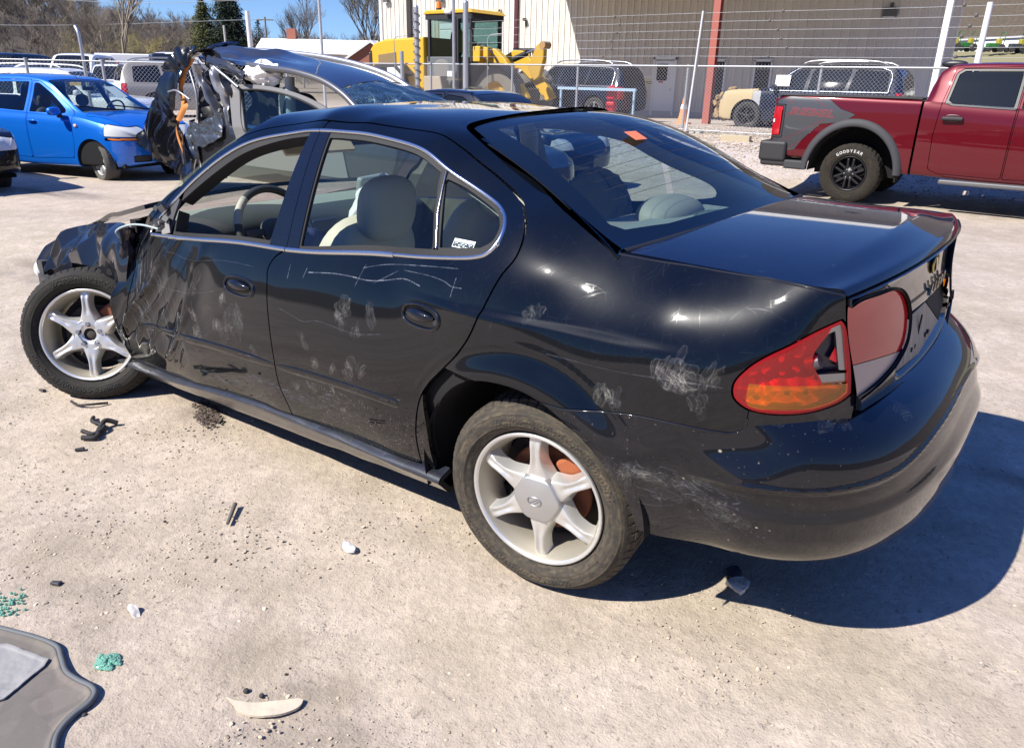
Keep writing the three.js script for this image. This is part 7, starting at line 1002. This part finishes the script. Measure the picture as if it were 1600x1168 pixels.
// ------------------------------------------------------------------ wrecked wagon behind the sedan
{
  const B = [7, -.1, 4.3], t = thing('wrecked_wagon', 'torn open dark wagon with crumpled rear and shattered windscreen behind the black sedan', 'car', B), Lc = p => [p[0] - B[0], p[1] - B[1], p[2] - B[2]];
  const grey = paint([.020, .020, .022], { metalness: .3, roughness: .4 }), silver = std([.42, .42, .43], .38, .8), blk = paint([.004, .004, .005], { roughness: .3, clearcoatRoughness: .05, specularIntensity: .2 }), orange = std([.50, .20, .05], .7, .2);
  const nearR = [[9.35, 1.70, 3.9], [8.6, 1.66, 3.72], [7.8, 1.60, 3.58], [7.1, 1.535, 3.5], [6.55, 1.50, 3.47], [6.05, 1.41, 3.47], [5.70, 1.28, 3.45], [5.45, 1.14, 3.42]], farR = [[10.1, 1.79, 4.75], [9.2, 1.78, 4.78], [8.4, 1.745, 4.82], [7.7, 1.69, 4.86], [7.05, 1.60, 4.9], [6.55, 1.48, 4.95], [6.25, 1.36, 4.97], [5.95, 1.2, 4.98]];
  const N = smooth(nearR, 8), F = smooth(farR, 8), pick = (A, s) => { const x = s * (A.length - 1), i = Math.min(Math.floor(x), A.length - 2), f = x - i; return A[i].map((v, k) => lerp(v, A[i + 1][k], f)); };
  const roof = sheet((s, b) => { const a = pick(N, s * .80), c = pick(F, s * .80), k = sst(.55, .12, s), cr = .05 * Math.sin(Math.PI * b); const dn = -.16 * k * Math.exp(-(((b - .42) / .2) ** 2)) + .07 * k * Math.exp(-(((b - .72) / .10) ** 2)) * (1 + .5 * noise(s * 9, 2)) + .05 * k * noise(s * 8, b * 9, 3) + .03 * sst(.75, .3, s) * Math.sin(b * 14 + s * 8) * sst(.1, .3, b) * sst(1, .8, b); return Lc([lerp(a[0], c[0], b) + .15 * k * noise(b * 6, 4), lerp(a[1], c[1], b) + cr + dn, lerp(a[2], c[2], b)]); }, .0, 1, 120, 0, 1, 80);
  part(t, 'roof_panel', geo(roof, .01), grey, 'buckled dark grey roof');
  part(t, 'roof_rail', tube(N.slice(22).map(p => Lc([p[0], p[1] + .012, p[2] - .01])), .035, 80, 10), std([.20, .20, .21], .35, .7)); part(t, 'roof_rail', tube(F.map(p => Lc([p[0], p[1] + .02, p[2]])), .038, 100, 10), silver, 'silver roof rail on the far side');
  const crackTex = canvasTex(1024, 512, (g, w, h) => { g.fillStyle = '#1b2a34'; g.fillRect(0, 0, w, h); const c0 = [[.22, .5], [.42, .55], [.62, .4]]; for (const [cx, cy] of c0) { for (let k = 0; k < 46; k++) { const a = rr(0, 6.283), l = rr(20, 170); g.strokeStyle = `rgba(190,225,220,${rr(.1, .6)})`; g.lineWidth = rr(.6, 2); g.beginPath(); let x = cx * w, y = cy * h; g.moveTo(x, y); for (let m = 0; m < 5; m++) { x += Math.cos(a + rr(-.3, .3)) * l / 5; y += Math.sin(a + rr(-.3, .3)) * l / 5; g.lineTo(x, y); } g.stroke(); } for (let k = 1; k < 7; k++) { g.strokeStyle = `rgba(200,230,225,${rr(.1, .4)})`; g.beginPath(); g.ellipse(cx * w, cy * h, k * 18, k * 13, rr(0, 3), rr(0, 3), rr(3, 6)); g.stroke(); } } for (let k = 0; k < 2600; k++) { const x = Math.abs(rr(-.30, .30) + rr(-.2, .2)) * w * .9, y = rr(0, h); g.fillStyle = `rgba(${170 + rr(0, 60)},${215 + rr(0, 30)},${200 + rr(0, 40)},${rr(.05, .5)})`; g.fillRect(x, y, rr(1, 6), rr(1, 5)); } });
  const wsS = sheet((a, b) => { const top = [lerp(pick(N, .80)[0], pick(F, .80)[0], b), lerp(pick(N, .80)[1], pick(F, .80)[1], b) + .05 * Math.sin(Math.PI * b), lerp(pick(N, .8)[2], pick(F, .8)[2], b)], bot = [lerp(5.25, 5.0, b), .98, lerp(3.38, 5.15, b)]; return Lc([lerp(top[0], bot[0], a), lerp(top[1], bot[1], a) + .05 * Math.sin(Math.PI * a) + .012 * noise(a * 9, b * 12, 3), lerp(top[2], bot[2], a)]); }, 0.02, 1, 40, .03, .98, 60);
  part(t, 'windscreen', geo(wsS, 0, (a, b) => [b, 1 - a]), phy([1.4, 1.4, 1.4], { map: crackTex, roughness: .25 }), 'shattered windscreen');
  // front door: pale frame and glass
  const dz = 3.36, dfo = smooth([[7.92, 1.34], [7.6, 1.355], [7.2, 1.35], [6.75, 1.31], [6.35, 1.24], [6.0, 1.14], [5.75, 1.04]], 5), dIn = smooth([[7.66, 1.29], [7.3, 1.30], [6.9, 1.275], [6.5, 1.215], [6.15, 1.125], [5.98, 1.05]], 5);
  const dd = sdf([...dfo, [5.6, .4], [7.55, .4]]), gi = sdf([...dIn, [6.0, .80], [7.45, .80]]), dS = sheet((x, y) => Lc([x, y, dz + .28 * Math.max(0, y - .85)]), 5.5, 8.0, 120, .35, 1.4, 70, true);
  const door = part(t, 'door', geo(cut(cut(dS, (x, y) => dd(x, y)), (x, y) => -gi(x, y)), .05), std([.20, .195, .19], .5, .35), 'pale grey door frame of the wreck'); part(door, 'door_glass', geo(offset(cut(dS, (x, y) => gi(x, y)), -.02)), glassMat([.50, .66, .66])); part(door, 'window_seal', tube([...dIn, [6.0, .80], [7.45, .80], [7.66, 1.29]].map(p => Lc([p[0], p[1], dz - .004 + .28 * Math.max(0, p[1] - .85)])), .012, 120, 6), rubber);
  const bagS = sheet((u, v) => { const r = 1 + .45 * fbm(Math.cos(u) * 2, Math.sin(v) * 3, Math.sin(u) * 2 + 5, 4); return Lc([7.35 + .30 * r * Math.cos(v) * Math.cos(u), 1.48 + .14 * r * Math.sin(v), 3.62 + .16 * r * Math.cos(v) * Math.sin(u)]); }, -Math.PI, Math.PI, 60, -1.57, 1.57, 36, true); part(t, 'airbag', geo(bagS), std([.80, .79, .78], .9));
  part(t, 'airbag', at(cushion(.16, .25, .12), ...Lc([7.35, 1.10, 4.0])), std([.72, .74, .72], .9)); part(t, 'seat', at(cushion(.14, .42, .26, 3), ...Lc([7.15, .85, 4.0])), std([.05, .05, .055], .85)); part(t, 'inner_pillar', join([bar(Lc([7.0, .6, 3.7]), Lc([6.95, 1.45, 3.7]), .06), bar(Lc([6.7, .6, 4.9]), Lc([6.8, 1.5, 4.8]), .07)]), std([.42, .44, .46], .7));
  // body behind the sedan, hidden but there
  let Sb = shell({ x0: -1.6, x1: 3.6, w: .93, wr: .7, hr: .6, nose: .6, tail: .1, nT: 6, nu: 70, nv: 50, low: [[-1.6, .3], [3.6, .3]], belt: [[-1.6, .95], [2.4, .92], [3.6, .7]], top: [[-1.6, .97], [1.9, .99], [3.3, .85], [3.6, .7]] }); { const b = part(t, 'lower_body', geo(Sb, .01), grey); b.rotation.y = Math.PI; b.position.set(.1, 0, .0); for (const [x, s] of [[2.55, 1], [2.55, -1]]) { const w = roadWheel(b, x, s * .82, .36, .23, .22, std([.4, .4, .4], .4, .7), 5); } }
  // crumpled, torn panels of the rear
  const crumple = (name, pts, z0, tilt, m, amp, fr, sd, label, rim = .012) => { // outline in (x, y), folded out of plane
    const d = sdf(pts), xs = pts.map(p => p[0]), ys = pts.map(p => p[1]); const f = (x, y) => { let a = amp * 2.2, k = fr * .55, v = 0, w = 1; const wx = x + .25 * noise(x * 2, y * 2, sd), wy = y + .25 * noise(x * 2, y * 2, sd + 9); for (let o = 0; o < 4; o++) { const n = 1 - Math.abs(noise(wx * k + sd * 3, wy * k * .6, o + sd)); v += a * n * n * w; w = clamp(n * 1.3); k *= 2.1; a *= .45; } return v - amp * 1.5; };
    const S = sheet((x, y) => Lc([x + .25 * f(y + 3, x), y, z0 + tilt[0] * (x - xs[0]) + tilt[1] * (y - ys[0]) + f(x, y)]), Math.min(...xs), Math.max(...xs), 90, Math.min(...ys), Math.max(...ys), 90, true); return part(t, name, geo(cut(S, (x, y) => d(x, y) + .02 * noise(x * 9, y * 9, sd)), rim), m, label); };
  crumple('torn_panel', [[8.9, 1.80], [8.55, 1.78], [8.70, 1.55], [8.95, 1.25], [9.05, .95], [8.85, .60], [8.55, .22], [8.75, .05], [9.3, .18], [9.85, .35], [10.28, .52], [10.1, .70], [9.75, .85], [9.55, 1.10], [9.35, 1.30], [9.25, 1.55]], 3.45, [.05, .10], blk, .055, 2.6, 1, 'black crumpled rear side panel hanging down');
  crumple('torn_panel', [[8.75, 1.80], [8.3, 1.72], [8.1, 1.50], [8.25, 1.2], [8.3, .8], [8.15, .45], [8.5, .1], [8.85, .35], [8.95, .8], [8.9, 1.2]], 3.75, [.02, .05], std([.012, .012, .013], .45), .07, 3.2, 5, 'dark inner panel torn open');
  crumple('torn_panel', [[8.30, 1.60], [7.95, 1.62], [7.55, 1.50], [7.5, 1.1], [7.45, .4], [8.2, .3], [8.35, .8], [8.2, 1.2]], 3.95, [0, .05], innerDark, .06, 3, 8);
  for (const [x0, x1, m, sd] of [[8.42, 8.30, std([.20, .20, .21], .35, .7), 2], [8.18, 8.10, paint([.30, .31, .34], { metalness: .6 }), 4], [7.98, 7.86, std([.05, .05, .055], .3, .5), 9]]) { const S = sheet((s, b) => { const y = lerp(1.58, .72, s), x = lerp(x0, x1 - .1, s) + .06 * noise(s * 5, sd) + (b - .5) * (.13 + .05 * noise(s * 4, sd + 3)); return Lc([x, y, 3.45 + .06 * noise(s * 6, b * 3, sd) - .05 * Math.sin(Math.PI * b) + .1 * s]); }, 0, 1, 50, 0, 1, 14); part(t, 'twisted_strip', geo(S, .006), m); }
  crumple('folded_sheet', [[8.15, .95], [8.0, 1.0], [7.95, .75], [8.2, .62], [8.55, .55], [8.65, .25], [8.3, .1], [8.9, .12], [8.98, .55], [8.8, .9], [8.5, .85]], 3.40, [0, .05], paint([.06, .07, .085], { metalness: .4 }), .05, 3.4, 12);
  const edge = tube([[8.72, 1.66, 3.5], [8.92, 1.45, 3.48], [9.05, 1.28, 3.5], [8.85, 1.12, 3.42], [9.0, .92, 3.40], [9.06, .72, 3.38], [8.98, .55, 3.36], [8.80, .30, 3.34], [8.62, .12, 3.34]].map(Lc), .02, 90, 5); part(t, 'rusty_edge', edge, orange, 'orange torn edge'); part(t, 'rusty_edge', geo(sheet((s, b) => { const p = pick(smooth([[8.66, 1.64, 3.5], [8.88, 1.42, 3.46], [9.02, 1.22, 3.5], [8.86, 1.05, 3.42], [8.98, .86, 3.38]], 6), s); return Lc([p[0] + (b - .5) * .10 * (1 + .6 * noise(s * 7, 3)), p[1] + .03 * b, p[2] - .03 * Math.sin(b * 3)]); }, 0, 1, 40, 0, 1, 8), .004), orange);
  part(t, 'bent_bar', join([tube([[9.1, 1.23, 3.35], [8.8, 1.25, 3.3], [8.55, 1.15, 3.32]].map(Lc), .014, 24), tube([[8.6, 1.5, 3.4], [8.45, 1.2, 3.36], [8.5, .9, 3.36]].map(Lc), .016, 24), tube([[8.55, .4, 3.3], [8.62, .2, 3.28], [8.6, 0, 3.26]].map(Lc), .01, 20), tube([[8.05, 1.55, 3.4], [7.8, 1.42, 3.42], [7.6, 1.32, 3.42]].map(Lc), .018, 24)]), std([.30, .31, .33], .4, .6));
  part(t, 'bent_roof_edge', geo(sheet((s, b) => { const p = pick(smooth([[9.1, 1.62, 3.55], [8.72, 1.70, 3.55], [8.45, 1.80, 3.62], [8.32, 1.83, 3.8]], 6), s); return Lc([p[0] + .08 * b, p[1] + .10 * b * b - .04 * b + .03 * noise(s * 6, b * 4, 7), p[2] + .25 * b]); }, 0, 1, 40, 0, 1, 12), .01), blk);
  part(t, 'side_rail_panel', geo(sheet((s, b) => { const p = pick(smooth([[8.35, 1.70, 3.52], [7.9, 1.62, 3.46], [7.45, 1.48, 3.44]], 6), s); return Lc([p[0], p[1] - b * (.16 - .06 * s) + .02 * noise(s * 7, b * 5, 2), p[2] - .04 * Math.sin(b * 3)]); }, 0, 1, 40, 0, 1, 12), .01), grey);
  // crumbs of plastic in the tear
  const bits = []; for (let k = 0; k < 40; k++) bits.push(at(box(rr(.02, .10), rr(.02, .08), rr(.01, .05)), ...Lc([rr(8.1, 8.75), rr(.3, 1.5), rr(3.45, 3.7)]), rr(0, 3), rr(0, 3), rr(0, 3))); part(t, 'loose_bits', join(bits), std([.22, .21, .20], .6, .3)).userData.kind = 'stuff';
}
renderer.render(scene, camera);
